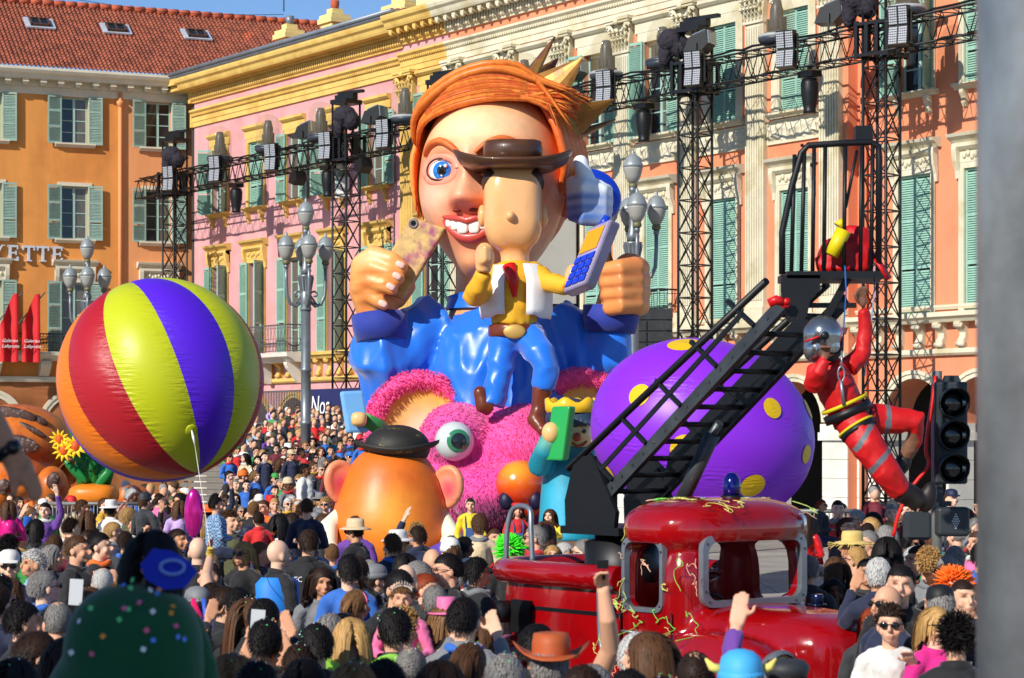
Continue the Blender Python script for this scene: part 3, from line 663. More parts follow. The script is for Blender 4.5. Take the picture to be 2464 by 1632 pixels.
def flood(u, label, yaw=.5):
    o = thing('flood_lamp', label, 'stage light', s_pos(s_of(u), .1, TZ1), FA + yaw, 'flood lamps on the truss')
    b = MB(); b.prism([(-.36,.32),(-.2,.72),(.34,.9),(.38,.52),(.16,.3)], (0,-.3,0), (1,0,0), (0,0,1), (0,.6,0)); b.build('housing', blackM, o, False)
    b = MB(); b.prism([(.385,.53),(.352,.9),(.40,.9),(.43,.53)], (0,-.28,0), (1,0,0), (0,0,1), (0,.56,0)); b.prism([(-.1,.77),(.3,.905),(.28,.93),(-.12,.8)], (0,-.26,0), (1,0,0), (0,0,1), (0,.52,0)); b.build('glass', lensM, o, False)
    b = MB()
    for y in (-.34,.34): b.bar((.05,y,.05),(.05,y,.55),.05)
    b.box(.0,.1,-.36,.36,.02,.08); b.build('yoke', blackM, o, False)
for u, l in ((742,'before the pink wall beyond the second dome lamp'),(905,'between the pink wall tower and the giant'),(1384,'beside the golden crown points'),(1688,'on the tower before the salmon wall'),(2006,'above the ladder cage beside the last tower')):
    flood(u, 'black boxy flood lamp with clear front ' + l)
def hang(u, label, kind=0):
    o = thing('moving_head_lamp', label, 'stage light', s_pos(s_of(u), .1, TZ0), FA, 'lamps hanging under the truss')
    if kind == 0:
        b = MB(); b.box(-.28,.28,-.18,.18,-.26,-.1); b.bar((0,0,-.1),(0,0,.02),.1); b.build('base', blackM, o, False)
        b = MB(); b.lathe([(.2,-.3),(.24,-.42),(.23,-.7),(.18,-1.0),(.16,-1.12),(.17,-1.14),(.17,-1.22)], 16); b.build('lamp_head', blackM, o, False)
        b = MB(); b.lathe([(.75,-.18),(.5,-.1),(.1,-.05)], 18, cap=False); b.build('rain_shield', domeM, o, False)
    else:
        b = MB(); b.prism([(-.3,-.5),(-.22,-.18),(.2,-.1),(.3,-.42),(.05,-.62)], (0,-.22,0), (1,0,0), (0,0,1), (0,.44,0)); b.build('housing', blackM, o, False)
        b = MB(); b.bar((0,0,-.2),(0,0,.05),.06); b.build('clamp', blackM, o, False)
for u, l, k in ((574,'under the truss at the first window of the pink wall',0),(722,'under the truss by the white air conditioner',1),(795,'under the truss touching the pink wall tower',0),(880,'in a cable coil under the truss beside the giant',1),(1400,'under the truss just beneath the crown',1),(1556,'above the tall lamp post near the crown',0),(1955,'above the ladder cage',0)):
    hang(u, 'black moving lamp hanging ' + l, k)
for u, l in ((432,'on the farthest lattice tower'),(850,'on the tower before the pink wall'),(1640,'on the tower beside the clear dome lamp'),(2085,'on the last tower at the top edge')):
    b = MB(); c = s_pos(s_of(u), .35, TZ1+.75); b.ell(c, (.42,.38,.36), 16, 10); b.ell(c+Vector((.25,-.1,-.2)), (.3,.3,.34), 12, 8); b.ell(c+Vector((-.2,0,-.35)), (.2,.2,.4), 10, 8)
    me = remesh(b, .05, 3, 'rain_cover'); P = verts_of(me); set_verts(me, P + rng.normal(0,.012,P.shape)); me.materials.append(clothB)
    tag(link('covered_lamp', me), 'lamp wrapped in black cloth ' + l, 'stage light', 'cloth wrapped lamps on towers')
b = MB(); c = s_pos(s_of(716), -1.9, 11.95); b.obox(c, (.26,0,0), (0,.12,0), (0,0,.38))
for i in range(8): b.obox(c+Vector((0,-.13,-.28+.08*i)), (.2,0,0), (0,.01,0), (0,0,.012))
tag(b.build('air_conditioner', mat('white ac casing', srgb(226,228,226), .5)), 'white air conditioner box on the sill before the pink wall', 'air conditioner')
# ------------------------------------------------ video screen behind the giant
sm_ = mat('grey led screen face', srgb(150,146,136), .5, var=.12, vscale=1.2, col2=srgb(186,112,104), c2scale=.9, c2lo=.56, c2hi=.7)
vs = thing('video_screen', 'large grey video screen half hidden behind the giant shoulder', 'screen', (1.25, 62, 0), R(-10))
b = MB(); b.box(-1.4,.5,-.1,.1,6.3,9.15); b.build('screen_face', sm_, vs, False)
b = MB(); b.box(-1.45,.55,.1,.3,6.2,9.2)
for x in (-1.3,.4): b.box(x-.1,x+.1,.3,.5,0,9)
b.build('frame', blackM, vs, False)
b = MB()
for i in range(8): b.box(-2+.7*i,-1.98+.7*i,-.3,-.27,4.0,6.1)
for z in np.arange(4.0,6.2,.3): b.box(-2,3.0,-.3,-.27,z,z+.02)
b.box(-2.1,3.1,.1,.14,3.8,6.15); b.build('scaffold_mesh', mat('dark scaffold net', srgb(48,50,52), .9, var=.3), vs, False)
# ------------------------------------------------ grandstand
def gpos(t, d, z=0): return Vector((-13.2 + .572*t - .82*d, 95 - .82*t - .572*d, z))
NR = 20
def t_for(u, d): k = (u-CU)/F; return (k*(95-.572*d) + 13.2 + .82*d)/(.572 + .82*k)
def row_d(i): return 23.3 - i*.98
def row_z(i): return .02 + i*.135
gs = thing('grandstand', 'stepped grandstand packed with seated spectators below the pink facade', 'grandstand', gpos(0,0), FA)
seatM = mat('cream plastic seat', srgb(214,202,164), .5, var=.1)
plankM = mat('grandstand deck board', srgb(120,112,102), .8, var=.2)
for i in range(NR):
    b = MB(); d = row_d(i); ta, tb = t_for(470, d), t_for(1010, d); b.box(ta, tb, -d-.5, -d+.48, max(0,row_z(i)-.12)+.03, row_z(i)+.03); b.build('step', plankM, gs, False)
st_ = MB(); st_.box(-.21,.21,-.2,.2,.38,.44); st_.box(-.21,.21,.16,.22,.44,.72); st_.box(-.03,.03,-.03,.03,0,.38); stm = st_.mesh('seat', seatM)
for i in (15,16,17,18):
    for j in range(7): link('seat', stm, gs, (14.2+(i-15)*-.9+j*.52, -row_d(i)+.1, row_z(i)+.03))
# bar fence and printed banners at the back of the stand
fe = thing('bar_fence', 'grey upright bar fence along the top of the grandstand', 'fence', gpos(0,3.0), FA)
b = MB(); b.box(6,30,-.03,.03,4.35,4.41); b.box(6,30,-.03,.03,3.2,3.26); b.build('rail', greyIron, fe, False)
bm_ = MB(); bm_.box(-.015,.015,-.015,.015,2.6,4.4); bme = bm_.mesh('bar', greyIron)
for i in range(120): link('bar', bme, fe, (10+i*.12, 0, 0))
bannerM = mat('navy vinyl banner', srgb(34,42,92), .6, var=.1)
def banner(t0, t1, label, z0, z1):
    o = thing('vinyl_banner', label, 'banner', gpos(t0, 3.12), FA); n = 10
    b = MB(); V = []
    for i in range(n+1):
        for z in (z0, z1): V.append(((t1-t0)*i/n, -.02*math.sin(i*1.3), z))
    b.add(V, [(2*i, 2*i+2, 2*i+3, 2*i+1) for i in range(n)], 0, True); b.build('cloth', bannerM, o, False); return o
bo = banner(14.6, 20.3, 'navy banner with large white script at the top of the grandstand', 3.15, 4.4)
text_part('Nos', .95, bo, (1.25,-.06,3.8), (R(90),0,0), shear=.15, sx=.8); text_part('C', .95, bo, (4.3,-.06,3.8), (R(90),0,0), shear=.15, sx=.8)
bo = banner(22.6, 27.0, 'navy banner with small white capitals beside the pink furry ear', 2.9, 4.5)
text_part('MITY N', .42, bo, (1.0,-.06,4.02), (R(90),0,0)); text_part('GRA', .46, bo, (.75,-.06,3.42), (R(90),0,0))
# ================================================================ the float
from mathutils import noise as mnoise
def fold(me, amp, sc, seed=0, stretch=(1,1,1), ridged=True):
    """push a skin in and out so that cloth hangs in folds"""
    P = verts_of(me); n = np.empty(len(P)*3); me.vertex_normals.foreach_get('vector', n); n = n.reshape(-1, 3); d = np.empty(len(P))
    for i, p in enumerate(P):
        q = Vector((p[0]*sc*stretch[0]+seed, p[1]*sc*stretch[1], p[2]*sc*stretch[2])); w = mnoise.noise(q)
        if ridged: w = (1-abs(w)*2.2)**2*.6 - .25
        d[i] = w + .35*mnoise.noise(q*2.3)
    set_verts(me, P + n*(d*amp)[:, None])
def shape(mb, vox, name, m, parent, smooth=4, folds=None, paint=None):
    me = remesh(mb, vox, smooth, name); me.materials.append(m)
    if folds: fold(me, *folds)
    if paint is not None:
        P = verts_of(me); set_attr(me, 'paint', paint(P))
    if parent is not None:
        off = np.array(parent.location if parent.parent is None else parent.location + parent.parent.location); P = verts_of(me); set_verts(me, P - off)
    return link(name, me, parent)
def blend(base, P, items):
    c = np.tile(np.array(base[:3]), (len(P), 1))
    for ctr, s, col, a in items:
        w = (gauss(P, ctr, s)*a)[:, None].clip(0, 1); c = c*(1-w) + np.array(col[:3])*w
    return c
def spline(pts, rads, k=3):
    P = [Vector(p) for p in pts]; out = []; rr = []
    for i in range(len(P)-1):
        a, p, q, d = P[max(i-1,0)], P[i], P[i+1], P[min(i+2,len(P)-1)]
        for j in range(k):
            t = j/k; out.append(.5*((2*p) + (q-a)*t + (2*a-5*p+4*q-d)*t*t + (3*p-a-3*q+d)*t**3)); rr.append(rads[i]*(1-t)+rads[i+1]*t)
    return out+[P[-1]], rr+[rads[-1]]
paintM = mat('painted papier mache', (1,1,1,1), .42, attr='paint', var=.11, vscale=5, bump=.16, bscale=7)
GY = 36.0; PM = GY/F
def G(u, v, dy=0.): return W(u, v, GY+dy)
gi = thing('carnival_giant', 'giant carnival king with orange hair and blue tunic holding a phone', 'carnival figure', (G(1190, 1060).x, GY, 0))
# ---- head
HC = G(1188, 450); YAW = R(-17); RZ = Matrix.Rotation(YAW, 3, 'Z')
RX0, RY0, RZ0 = 1.16, 1.30, 1.62
FEAT = [(.49,.15,-.17,.30,.22),(-.49,.15,-.17,.30,.22),(.5,.50,.10,.36,.13),(-.5,.50,.10,.36,.13),(0,.12,.22,.14,.34),(0,-.30,.38,.19,.19),(.18,-.36,.18,.12,.12),(-.18,-.36,.18,.12,.12),
        (.66,-.38,.16,.34,.34),(-.66,-.38,.16,.34,.34),(0,-.78,.14,.5,.32),(0,-1.34,.26,.34,.24),(0,.9,.06,.8,.4)]
def rxz(z): t = max(0., -z/RZ0); return RX0*(1 - .34*t**1.7)
def surf(x, z):
    q = 1 - (x/rxz(z))**2 - (z/RZ0)**2; y = -RY0*math.sqrt(max(q, 0.0))
    for fx, fz, a, sx, sz in FEAT: y -= a*math.exp(-((x-fx)/sx)**2 - ((z-fz)/sz)**2)
    return y
def HL(x, y, z): return HC + RZ @ Vector((x, y, z))
def HF(x, z, out=0.): return HL(x, surf(x, z)-out, z)
b = MB(); nu, nv = 128, 96; rg = []
for i in range(nv+1):
    ph = -math.pi/2 + math.pi*i/nv; z = RZ0*math.sin(ph); row = []
    for j in range(nu):
        th = 2*math.pi*j/nu; x = rxz(z)*math.cos(ph)*math.cos(th); y = RY0*math.cos(ph)*math.sin(th)
        if y < 0:
            for fx, fz, a, sx, sz in FEAT: y -= a*math.exp(-((x-fx)/sx)**2 - ((z-fz)/sz)**2)*min(1, -y*4)
        row.append((x, y, z))
    rg.append(row)
b.rings(rg)
me = b.mesh('head', paintM); P = verts_of(me)
skin = srgb(248,186,136); Pf = P.copy(); Pf[:, 1] = np.where(P[:, 1] > 0, 9, 0)
cols = blend(skin, Pf, [((0,0,.8),(.8,.5,.5),srgb(252,216,166),.9), ((.49,0,.12),(.42,.5,.34),srgb(232,110,104),.85), ((-.49,0,.12),(.42,.5,.34),srgb(232,110,104),.85),
    ((0,0,-.42),(.36,.5,.2),srgb(226,92,66),.8), ((0,0,-.25),(.12,.5,.16),srgb(252,190,150),.8), ((0,0,-.76),(.58,.5,.34),srgb(226,96,80),.85), ((-.7,0,-.3),(.3,.5,.3),srgb(246,186,158),.8), ((.7,0,-.3),(.3,.5,.3),srgb(240,150,110),.8),
    ((-1.1,0,.6),(.28,.5,.9),srgb(236,124,58),.8), ((1.1,0,.3),(.3,.5,1.2),srgb(226,120,70),.8), ((0,0,1.35),(1.2,.5,.26),srgb(240,140,66),.85), ((0,0,-1.4),(.5,.5,.2),srgb(238,150,96),.8), ((.5,0,.55),(.35,.5,.1),srgb(240,130,70),.7), ((-.5,0,.55),(.35,.5,.1),srgb(240,130,70),.7)])
set_attr(me, 'paint', cols); R4 = RZ.to_4x4(); me.transform(Matrix.Translation(HC - Vector(gi.location)) @ R4)
head = link('head', me, gi)
def hp(mb, name, m, parent=head): return mb.build(name, m, parent)
eyeW = mat('gloss eye white', srgb(244,240,234), .15, coat=.5); irisM = mat('blue iris paint', srgb(40,130,220), .2, var=.5, vscale=18, coat=.5); pupM = mat('black gloss pupil', (.01,.01,.012,1), .1, coat=.5)
lashM = mat('dark lash paint', srgb(60,26,22), .5)
lidM = mat('rosy eyelid paint', srgb(238,150,124), .4)
for sx in (-1, 1):
    ec = HL(sx*.49, surf(sx*.49,.15)+.10, .15); gz = (RZ @ Vector((-.10*sx-.02, -1, -.03))).normalized()
    b = MB(); r = .26
    pr = [(r*math.sin(a), r*math.cos(a)) for a in np.linspace(.56, math.pi, 16)]; b.lathe(pr, 28, ec, gz); e = hp(b, 'eye', eyeW)
    b = MB(); b.lathe([(r*1.005*math.sin(a), r*1.005*math.cos(a)) for a in np.linspace(.27,.60,6)], 28, ec, gz, cap=False); hp(b, 'iris', irisM)
    b = MB(); b.lathe([(max(r*1.012*math.sin(a),.001), r*1.012*math.cos(a)) for a in np.linspace(.0,.29,5)], 24, ec, gz, cap=False); hp(b, 'pupil', pupM)
    b = MB(); b.ell(ec + gz*r*.99 + Vector((.06,-.02,.07)), .03, 10, 6); b.ell(ec + gz*r*1.0 + Vector((0,-.02,-.08)), .016, 8, 5); hp(b, 'highlight', eyeW)
    al = [(.30*math.cos(t), (.19 if math.sin(t) > 0 else .16)*math.sin(t)) for t in np.linspace(0, 2*math.pi, 33)]
    for nm, rad, m, out, sc in (('eyelid', .075, lidM, -.035, 1.16), ('lash_line', .013, lashM, .03, .95)):
        b = MB(); pts = []
        for ax, az in al:
            X, Z = sx*.49+ax*sc*.88, .15+az*sc
            rel = Vector((ax*sc*.88, 0, az*sc)); dd = math.sqrt(max(.0, .28**2 - min(rel.length, .27)**2))
            pts.append(HL(X, min(surf(X, Z), surf(sx*.49,.15)+.10-dd) - out, Z))
        b.tube(pts, rad, 8, cap=False); hp(b, nm, m)
    bw = MB(); bp_, br_ = spline([HF(sx*x, z, .035) for x, z in ((.13,.37),(.28,.50),(.47,.585),(.64,.56),(.78,.47),(.84,.40))], [.045,.075,.085,.08,.055,.015], 5)
    bw.tube(bp_, br_, 10, flat=.7); hp(bw, 'eyebrow', mat('painted ginger brow', srgb(222,112,50), .5, var=.25, vscale=6))
# mouth
lipM = mat('glossy red lip paint', srgb(198,72,62), .4, coat=.15, var=.08)
def lipz(x, k): return {'u': -.615+.05*(x/.47)**2-.03*math.exp(-(x/.08)**2), 'l': -.90+.335*(x/.47)**2}[k]
xs = np.linspace(-.43, .43, 21)
b = MB(); V = [tuple(HF(x, lipz(x,'u'), -.02)) for x in xs] + [tuple(HF(x, lipz(x,'l'), -.03)) for x in xs]
b.add(V, [(i, i+1, 21+i+1, 21+i) for i in range(20)], 0, True); hp(b, 'mouth', mat('dark mouth paint', srgb(70,14,18), .5))
b = MB(); b.tube([HF(x, lipz(x,'u'), .0) for x in xs], [.02+.04*math.sin(math.pi*i/20)**.6 for i in range(21)], 10); hp(b, 'lip', lipM)
b = MB(); b.tube([HF(x, lipz(x,'l'), .0) for x in xs], [.025+.07*math.sin(math.pi*i/20)**.7 for i in range(21)], 10); hp(b, 'lip', lipM)
tooM = mat('ivory tooth enamel', srgb(238,232,222), .25, coat=.3)
for i, (x, w, h) in enumerate(((-.33,.05,.09),(-.225,.055,.13),(-.09,.085,.17),(.095,.085,.17),(.23,.055,.13),(.33,.05,.09))):
    b = MB(); b.ell(HF(x, lipz(x,'u')-.05-h/3, -.01), (w*1.05,.05,h*.72), 12, 8, RZ, e=.55); hp(b, 'tooth', tooM)
nM = mat('dark nostril paint', srgb(120,30,26), .6)
for sx in (-1,1):
    b = MB(); b.ell(HF(sx*.13, -.50, .0), (.075,.05,.035), 10, 6); hp(b, 'nostril', nM)
# ear on the turned side
b = MB(); ec = HL(1.1, .25, -.1); b.ell(ec+Vector((.16,.05,0)), (.17,.16,.42), 16, 10, Matrix.Rotation(.35,3,'Y')); b.ell(ec+Vector((0,.1,-.1)), (.2,.2,.3), 12, 8)
ring = [ec + Vector((.2+.10*math.cos(t), -.1, .38*math.sin(t)+.02)) for t in np.linspace(0,6.28,20)]; b.tube(ring, .07, 8, cap=False)
shape(b, .035, 'ear', paintM, head, 3, paint=lambda P: blend(srgb(222,120,72), P, [(tuple(ec+Vector((.15,-.1,0))),(.14,.3,.25),srgb(176,72,44),.8)]))
# neck
b = MB(); b.tube([G(1185,600,.15), G(1178,690,.1), G(1172,745,.1), G(1172,800,.1)], [.6,.52,.58,.7], 20)
shape(b, .06, 'neck', paintM, gi, 3, paint=lambda P: blend(srgb(234,150,92), P, [(tuple(G(1110,690,-.4)),(.3,.8,.4),srgb(240,176,120),.8)]))
# hair: a cap and many combed locks
hairM = mat('painted ginger hair', (1,1,1,1), .42, attr='paint', var=.28, vscale=9, streak=(1.2,1.2,1.2))
b = MB(); hcol = []
def lock(pts, rads, n=7, flat=.55):
    pts, rads = spline(pts, rads)
    k0 = len(b.v); b.tube([HL(*p) for p in pts], rads, n, flat=flat); c = random.choice([srgb(232,124,46), srgb(222,104,40), srgb(240,146,60), srgb(206,84,34), srgb(228,116,44)]); hcol.extend([c[:3]]*(len(b.v)-k0))
k0 = len(b.v); b.ell(HL(0,.28,.22), (1.20,1.22,1.46), 40, 24, RZ); hcol.extend([srgb(206,88,36)[:3]]*(len(b.v)-k0))
rl = random.Random(3)
for i in range(210):                                   # swept over the brow from the parting
    t = rl.random(); y0 = -1.0+1.7*t; q = rl.uniform(-.06,.05)
    ends = (1.12+.4*rl.random(), y0*.7+.05, 1.42-.62*rl.random()*(1.1-t))
    lock([(-1.13,y0*.5-.05,.66+.3*t),(-1.04,y0*.75-.08,.98+.22*t),(-.76,y0*.95-.08*(1-t),1.28+.24*t+q),(-.24,y0-.08*(1-t),1.60+.14*t+q),(.36,y0-.06,1.72+.06*t+q),(.85,y0*.85,1.58+q),ends], [.03,.055,.065,.07,.065,.05,.006], 6, .8)
for i in range(110):                                   # fringe rolling down onto the forehead
    t = rl.random(); w = rl.uniform(-.03,.03)
    lock([(-1.10,-.5+.1*t,.60+.14*t),(-.92,-.80-.04*t,.88+.24*t),(-.50,-.98-.06*t,1.10+.40*t+w),(.18,-.98-.05*t,1.24+.42*t+w),(.78,-.82,1.24+.34*t+w),(1.16+.3*rl.random(),-.6+.2*t,.95+.5*rl.random())], [.025,.045,.055,.055,.045,.006], 6, .85)
for i in range(26):                                    # temple strands before the near ear
    t = i/25; lock([(-1.04,-.42+.7*t,.9),(-1.17,-.48+.7*t,.5),(-1.18,-.5+.7*t,.1),(-1.12,-.5+.7*t,-.2-.35*rl.random())], [.05,.065,.055,.008], 6, .8)
for i in range(60):                                    # side and nape
    t = i/59; lock([(.75,-.35+1.3*t,1.4),(1.12,-.42+1.3*t,.9),(1.26,-.36+1.2*t,.35),(1.2,-.25+1.1*t,-.02 if t > .35 else .05),(1.02,-.1+1.0*t,(-.30 if t > .35 else -.2)-.2*rl.random())], [.06,.085,.09,.07,.008], 6, .8)
me = b.mesh('hair', hairM); set_attr(me, 'paint', np.array(hcol)); me.transform(Matrix.Translation(-Vector(gi.location))); link('hair', me, gi)
# crown tipped on the back of the head
goldM = mat('gilded crown paint', srgb(158,110,48), .42, .45, var=.4, vscale=3, col2=srgb(104,54,60), c2scale=1.6)
cc = G(1300, 278, .35); ca = Vector((.74,.10,.62)).normalized(); cx, cy, _ = frame_of(ca)
b = MB(); b.lathe([(.60,-.12),(.64,0),(.70,.28),(.66,.28),(.58,0)], 36, cc, ca)
cr_ = b.build('crown', goldM, gi)
for i in range(6):
    a0, a1 = i*2*math.pi/6+.2, (i+.99)*2*math.pi/6+.2; am = (a0+a1)/2; q = MB()
    pts = [cc+ca*.27+(cx*math.cos(a)+cy*math.sin(a))*.70 for a in np.linspace(a0,a1,6)]; tip = cc+ca*.95+(cx*math.cos(am)+cy*math.sin(am))*.84
    pin = [cc+ca*.27+(cx*math.cos(a)+cy*math.sin(a))*.64 for a in np.linspace(a0,a1,6)]; tin = tip - (cx*math.cos(am)+cy*math.sin(am))*.03
    q.add(pts+pin+[tip,tin], [(k,k+1,12) for k in range(5)]+[(6+k+1,6+k,13) for k in range(5)]+[(0,12,13,6),(5,11,13,12)]); q.build('point', goldM, cr_)
# ---- tunic
satin = mat('blue satin', srgb(14,112,224), .36, spec=.7, sheen=.4, var=.08, vscale=2, bump=.25, bscale=5)
b = MB()
b.tube([G(1175,735,.1), G(1190,790,.1), G(1200,880,.1), G(1205,1020,.1), G(1205,1150,.1)], [.55,1.05,1.22,1.32,1.4], 28)
b.tube([G(1060,795,.1), G(985,830,-.1), G(925,905,-.35), G(918,868,-.5), G(915,800,-.6)], [.62,.62,.52,.50,.36], 18)
b.tube([G(925,905,-.35), G(918,985,-.2)], [.42,.3], 14)
b.tube([G(1310,795,.1), G(1385,850,0), G(1440,915,-.25), G(1462,865,-.35), G(1468,790,-.4)], [.6,.58,.5,.46,.34], 18)
tun = shape(b, .04, 'tunic', satin, gi, 3, folds=(.11, 1.0, 3, (1.5,1.2,.45))); fold(tun.data, .05, 1.9, 11, (1.3,1.2,.7)); sm_m = tun.modifiers.new('s','SMOOTH'); sm_m.factor = .5; sm_m.iterations = 3
b = MB(); b.tube([G(1172,745,.1), G(1172,715,.1), G(1168,696,.1)], [.66,.62,.63], 24, cap=False); b.tube([G(1168,697,.1), G(1172,716,.1), G(1172,745,.1)], [.60,.58,.6], 24, cap=False); b.build('collar', satin, gi)
cuffM = mat('dark blue felt cuff', srgb(30,52,150), .75, var=.15, vscale=4, sheen=.3)
def cuff(a, bb, r0, r1, nm='cuff'):
    a = Vector(a); bb = Vector(bb); d = bb-a; L = d.length; q = MB()
    q.lathe([(r0*.8,0),(r0*.98,.0),(r1,L*.5),(r1*1.02,L),(r1*.88,L*1.02),(r1*.80,L*.8)], 28, a, d, cap=False); return q.build(nm, cuffM, gi)
cuff(G(918,822,-.6), G(913,758,-.55), .40, .43); cuff(G(1468,800,-.4), G(1472,738,-.4), .40, .44)
# ---- hands
def hand(parts, nm, base, marks, vox=.035):
    q = MB()
    for pts, rads in parts: q.tube([G(*p) for p in pts], rads, 12); [q.ell(G(*p), r*.98, 12, 8) for p, r in ((pts[-1], rads[-1]), (pts[0], rads[0]))]
    return shape(q, vox, nm, paintM, gi, 4, paint=lambda P: blend(base, P, marks))
skn = srgb(242,164,88); dk = srgb(214,104,44); lt = srgb(250,206,150)
LH = [([(914,800,-.6),(908,745,-.6),(893,690,-.62)], [.27,.33,.36]), ([(893,690,-.62),(888,645,-.65)], [.33,.29]),
      ([(872,640,-.75),(900,612,-.95),(945,626,-1.08),(968,644,-1.08)], [.19,.155,.13,.105]), ([(868,664,-.8),(900,642,-1.02),(940,658,-1.12),(960,671,-1.12)], [.18,.15,.13,.105]),
      ([(868,690,-.8),(895,676,-1.0),(926,687,-1.10),(944,697,-1.1)], [.17,.145,.12,.1]), ([(874,715,-.75),(895,712,-.95),(914,727,-1.0),(924,735,-1.0)], [.16,.135,.11,.085]),
      ([(915,730,-.5),(960,715,-.42),(985,690,-.45)], [.22,.16,.11])]
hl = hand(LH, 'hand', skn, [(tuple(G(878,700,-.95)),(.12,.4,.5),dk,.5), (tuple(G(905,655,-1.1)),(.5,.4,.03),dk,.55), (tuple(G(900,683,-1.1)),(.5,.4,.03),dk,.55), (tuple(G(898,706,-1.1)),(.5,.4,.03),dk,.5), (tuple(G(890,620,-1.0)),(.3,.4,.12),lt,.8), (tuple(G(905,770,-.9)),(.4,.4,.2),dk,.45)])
nailM = mat('pink fingernail paint', srgb(242,196,180), .2, coat=.5)
for (u, v, dy, a) in ((963,637,-1.19,.5),(955,664,-1.23,.55),(940,690,-1.2,.55),(921,731,-1.09,.5)):
    q = MB(); q.ell(G(u,v,dy), (.075,.03,.05), 12, 8, Matrix.Rotation(a,3,'Y'), e=.7); q.build('fingernail', nailM, hl)
RH = [([(1470,800,-.4),(1478,755,-.4),(1500,700,-.4)], [.28,.33,.36]), ([(1512,680,-.4),(1515,650,-.4)], [.32,.28])]
for i in range(4):
    v0 = 643+29*i; RH.append(([(1538+3*math.sin(i),v0+4,-.45),(1528,v0,-.78),(1490,v0+4,-.98),(1458+4*i,v0+10,-.86),(1452+4*i,v0+12,-.6)], [.18,.17,.155,.14,.12]))
RH.append(([(1490,730,-.6),(1468,690,-.75),(1462,640,-.7)], [.2,.15,.11]))
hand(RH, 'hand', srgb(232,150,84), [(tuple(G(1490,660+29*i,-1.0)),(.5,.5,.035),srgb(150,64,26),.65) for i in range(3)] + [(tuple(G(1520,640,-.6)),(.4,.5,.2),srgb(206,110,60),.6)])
# ---- what the giant holds
woodM = mat('scuffed gilt wood', srgb(196,160,92), .5, var=.35, vscale=7, streak=(.6,3,1.2), col2=srgb(150,60,96), c2scale=2.2)
ph = thing('wooden_phone', 'flat wooden phone with a ring lens in the hand of the giant', 'prop phone', G(980,622,-.85))
c = G(982,622,-.86); up = (G(1031,533,-.86)-G(929,705,-.82)); wd = (G(1072,547,-.92)-G(990,518,-.80)); dp = up.cross(wd).normalized()*.07
b = MB(); b.obox(c, wd/2, dp, up/2); o = b.build('case', woodM, ph)
md = o.modifiers.new('b','BEVEL'); md.width = .03; md.segments = 2
b = MB(); lc = c + up*.42 - wd*.33; nrm = dp.normalized()*(-1 if dp.y > 0 else 1)
b.lathe([(.03,.065),(.05,.09),(.075,.09),(.085,.065)], 18, lc, nrm, cap=False); b.build('lens_ring', mat('grey lens paint', srgb(110,100,96), .4), ph)
b = MB(); b.lathe([(.001,.078),(.05,.078)], 14, lc, nrm); b.build('lens', pupM, ph)
tu = thing('thumbs_up_sign', 'white and blue thumbs-up hand on a stick held by the giant', 'prop sign', G(1440,560,-.7))
b = MB(); b.tube([G(1468,640,-.75), G(1450,585,-.72), G(1432,520,-.68)], .075, 10); b.build('stick', mat('dark olive stick', srgb(84,78,60), .6, var=.2), tu)
b = MB(); ax = Vector((.35,-.8,.25)).normalized(); b.lathe([(.40,-.06),(.43,0),(.43,.1),(.39,.14),(.01,.1)], 32, G(1428,475,-.6), ax); b.build('backing_disc', mat('royal blue gloss', srgb(24,62,190), .3, coat=.3), tu)
q = MB(); q.ell(G(1420,478,-.95), (.37,.28,.33), 18, 12, Matrix.Rotation(.3,3,'Y'))
for i in range(4): q.tube([G(1380,442+24*i,-1.0), G(1408,452+24*i,-1.28), G(1448,462+22*i,-1.18), G(1462,458+24*i,-.95)], [.13,.135,.13,.1], 12); q.ell(G(1380,442+24*i,-1.0), .13, 10, 6)
q.tube([G(1425,470,-1.1), G(1412,435,-1.15), G(1398,398,-1.18)], [.17,.14,.12], 14); q.ell(G(1397,392,-1.18), .125, 12, 8)
shape(q, .035, 'hand', paintM, tu, 3, paint=lambda P: blend(srgb(236,242,248), P, [(tuple(G(1400,500+24*i,-1.2)),(.6,.6,.07),srgb(40,104,190),.9) for i in range(-1,3)] + [(tuple(G(1395,525,-1.1)),(.5,.6,.14),srgb(40,96,180),.8)]))
# ================================================================ plain doll standing on the furry head (faceless stand-in)
DY = 34.4
def D(u, v, dy=0.): return W(u, v, DY+dy)
dl = thing('plain_doll', 'plain faceless wooden doll in a wide brown hat standing on the pink fur', 'carnival figure', D(1240, 1010))
peach = mat('peach doll enamel', srgb(236,176,116), .22, coat=.4, var=.06)
b = MB(); b.ell(D(1234,500), (.45,.46,.66), 24, 16, e=.62); b.tube([D(1238,590), D(1240,650)], .22, 14); shape(b, .05, 'head', peach, dl, 3)
for sx in (-1, 1):
    b = MB(); b.ell(D(1234+sx*74,520), (.07,.14,.17), 12, 8); b.build('ear', peach, dl)
b = MB(); b.ell(D(1228,520,-.47), (.075,.1,.075), 12, 8); b.build('peg_nose', peach, dl)
b = MB(); b.ell(D(1234,440,.06), (.475,.47,.22), 20, 10, e=.7); b.build('hair', mat('dark brown hair paint', srgb(60,34,22), .5), dl)
brownF = mat('brown felt hat', srgb(84,52,32), .4, var=.3, vscale=3, coat=.2)
b = MB(); n = 40; R1 = []
for (r, zz, ww) in ((.40,.05,0),(.62,.0,.03),(.80,.03,.10),(.90,.10,.2),(.905,.14,.2),(.78,.08,.12),(.6,.055,.05),(.41,.09,0)):
    R1.append([D(1234,415)+Vector((r*1.0*math.cos(a), r*.86*math.sin(a), zz+ww*(abs(math.cos(a))**3))) for a in np.linspace(0,2*math.pi,n,endpoint=False)])
b.rings(R1, 0, False); hat = b.build('hat', brownF, dl)
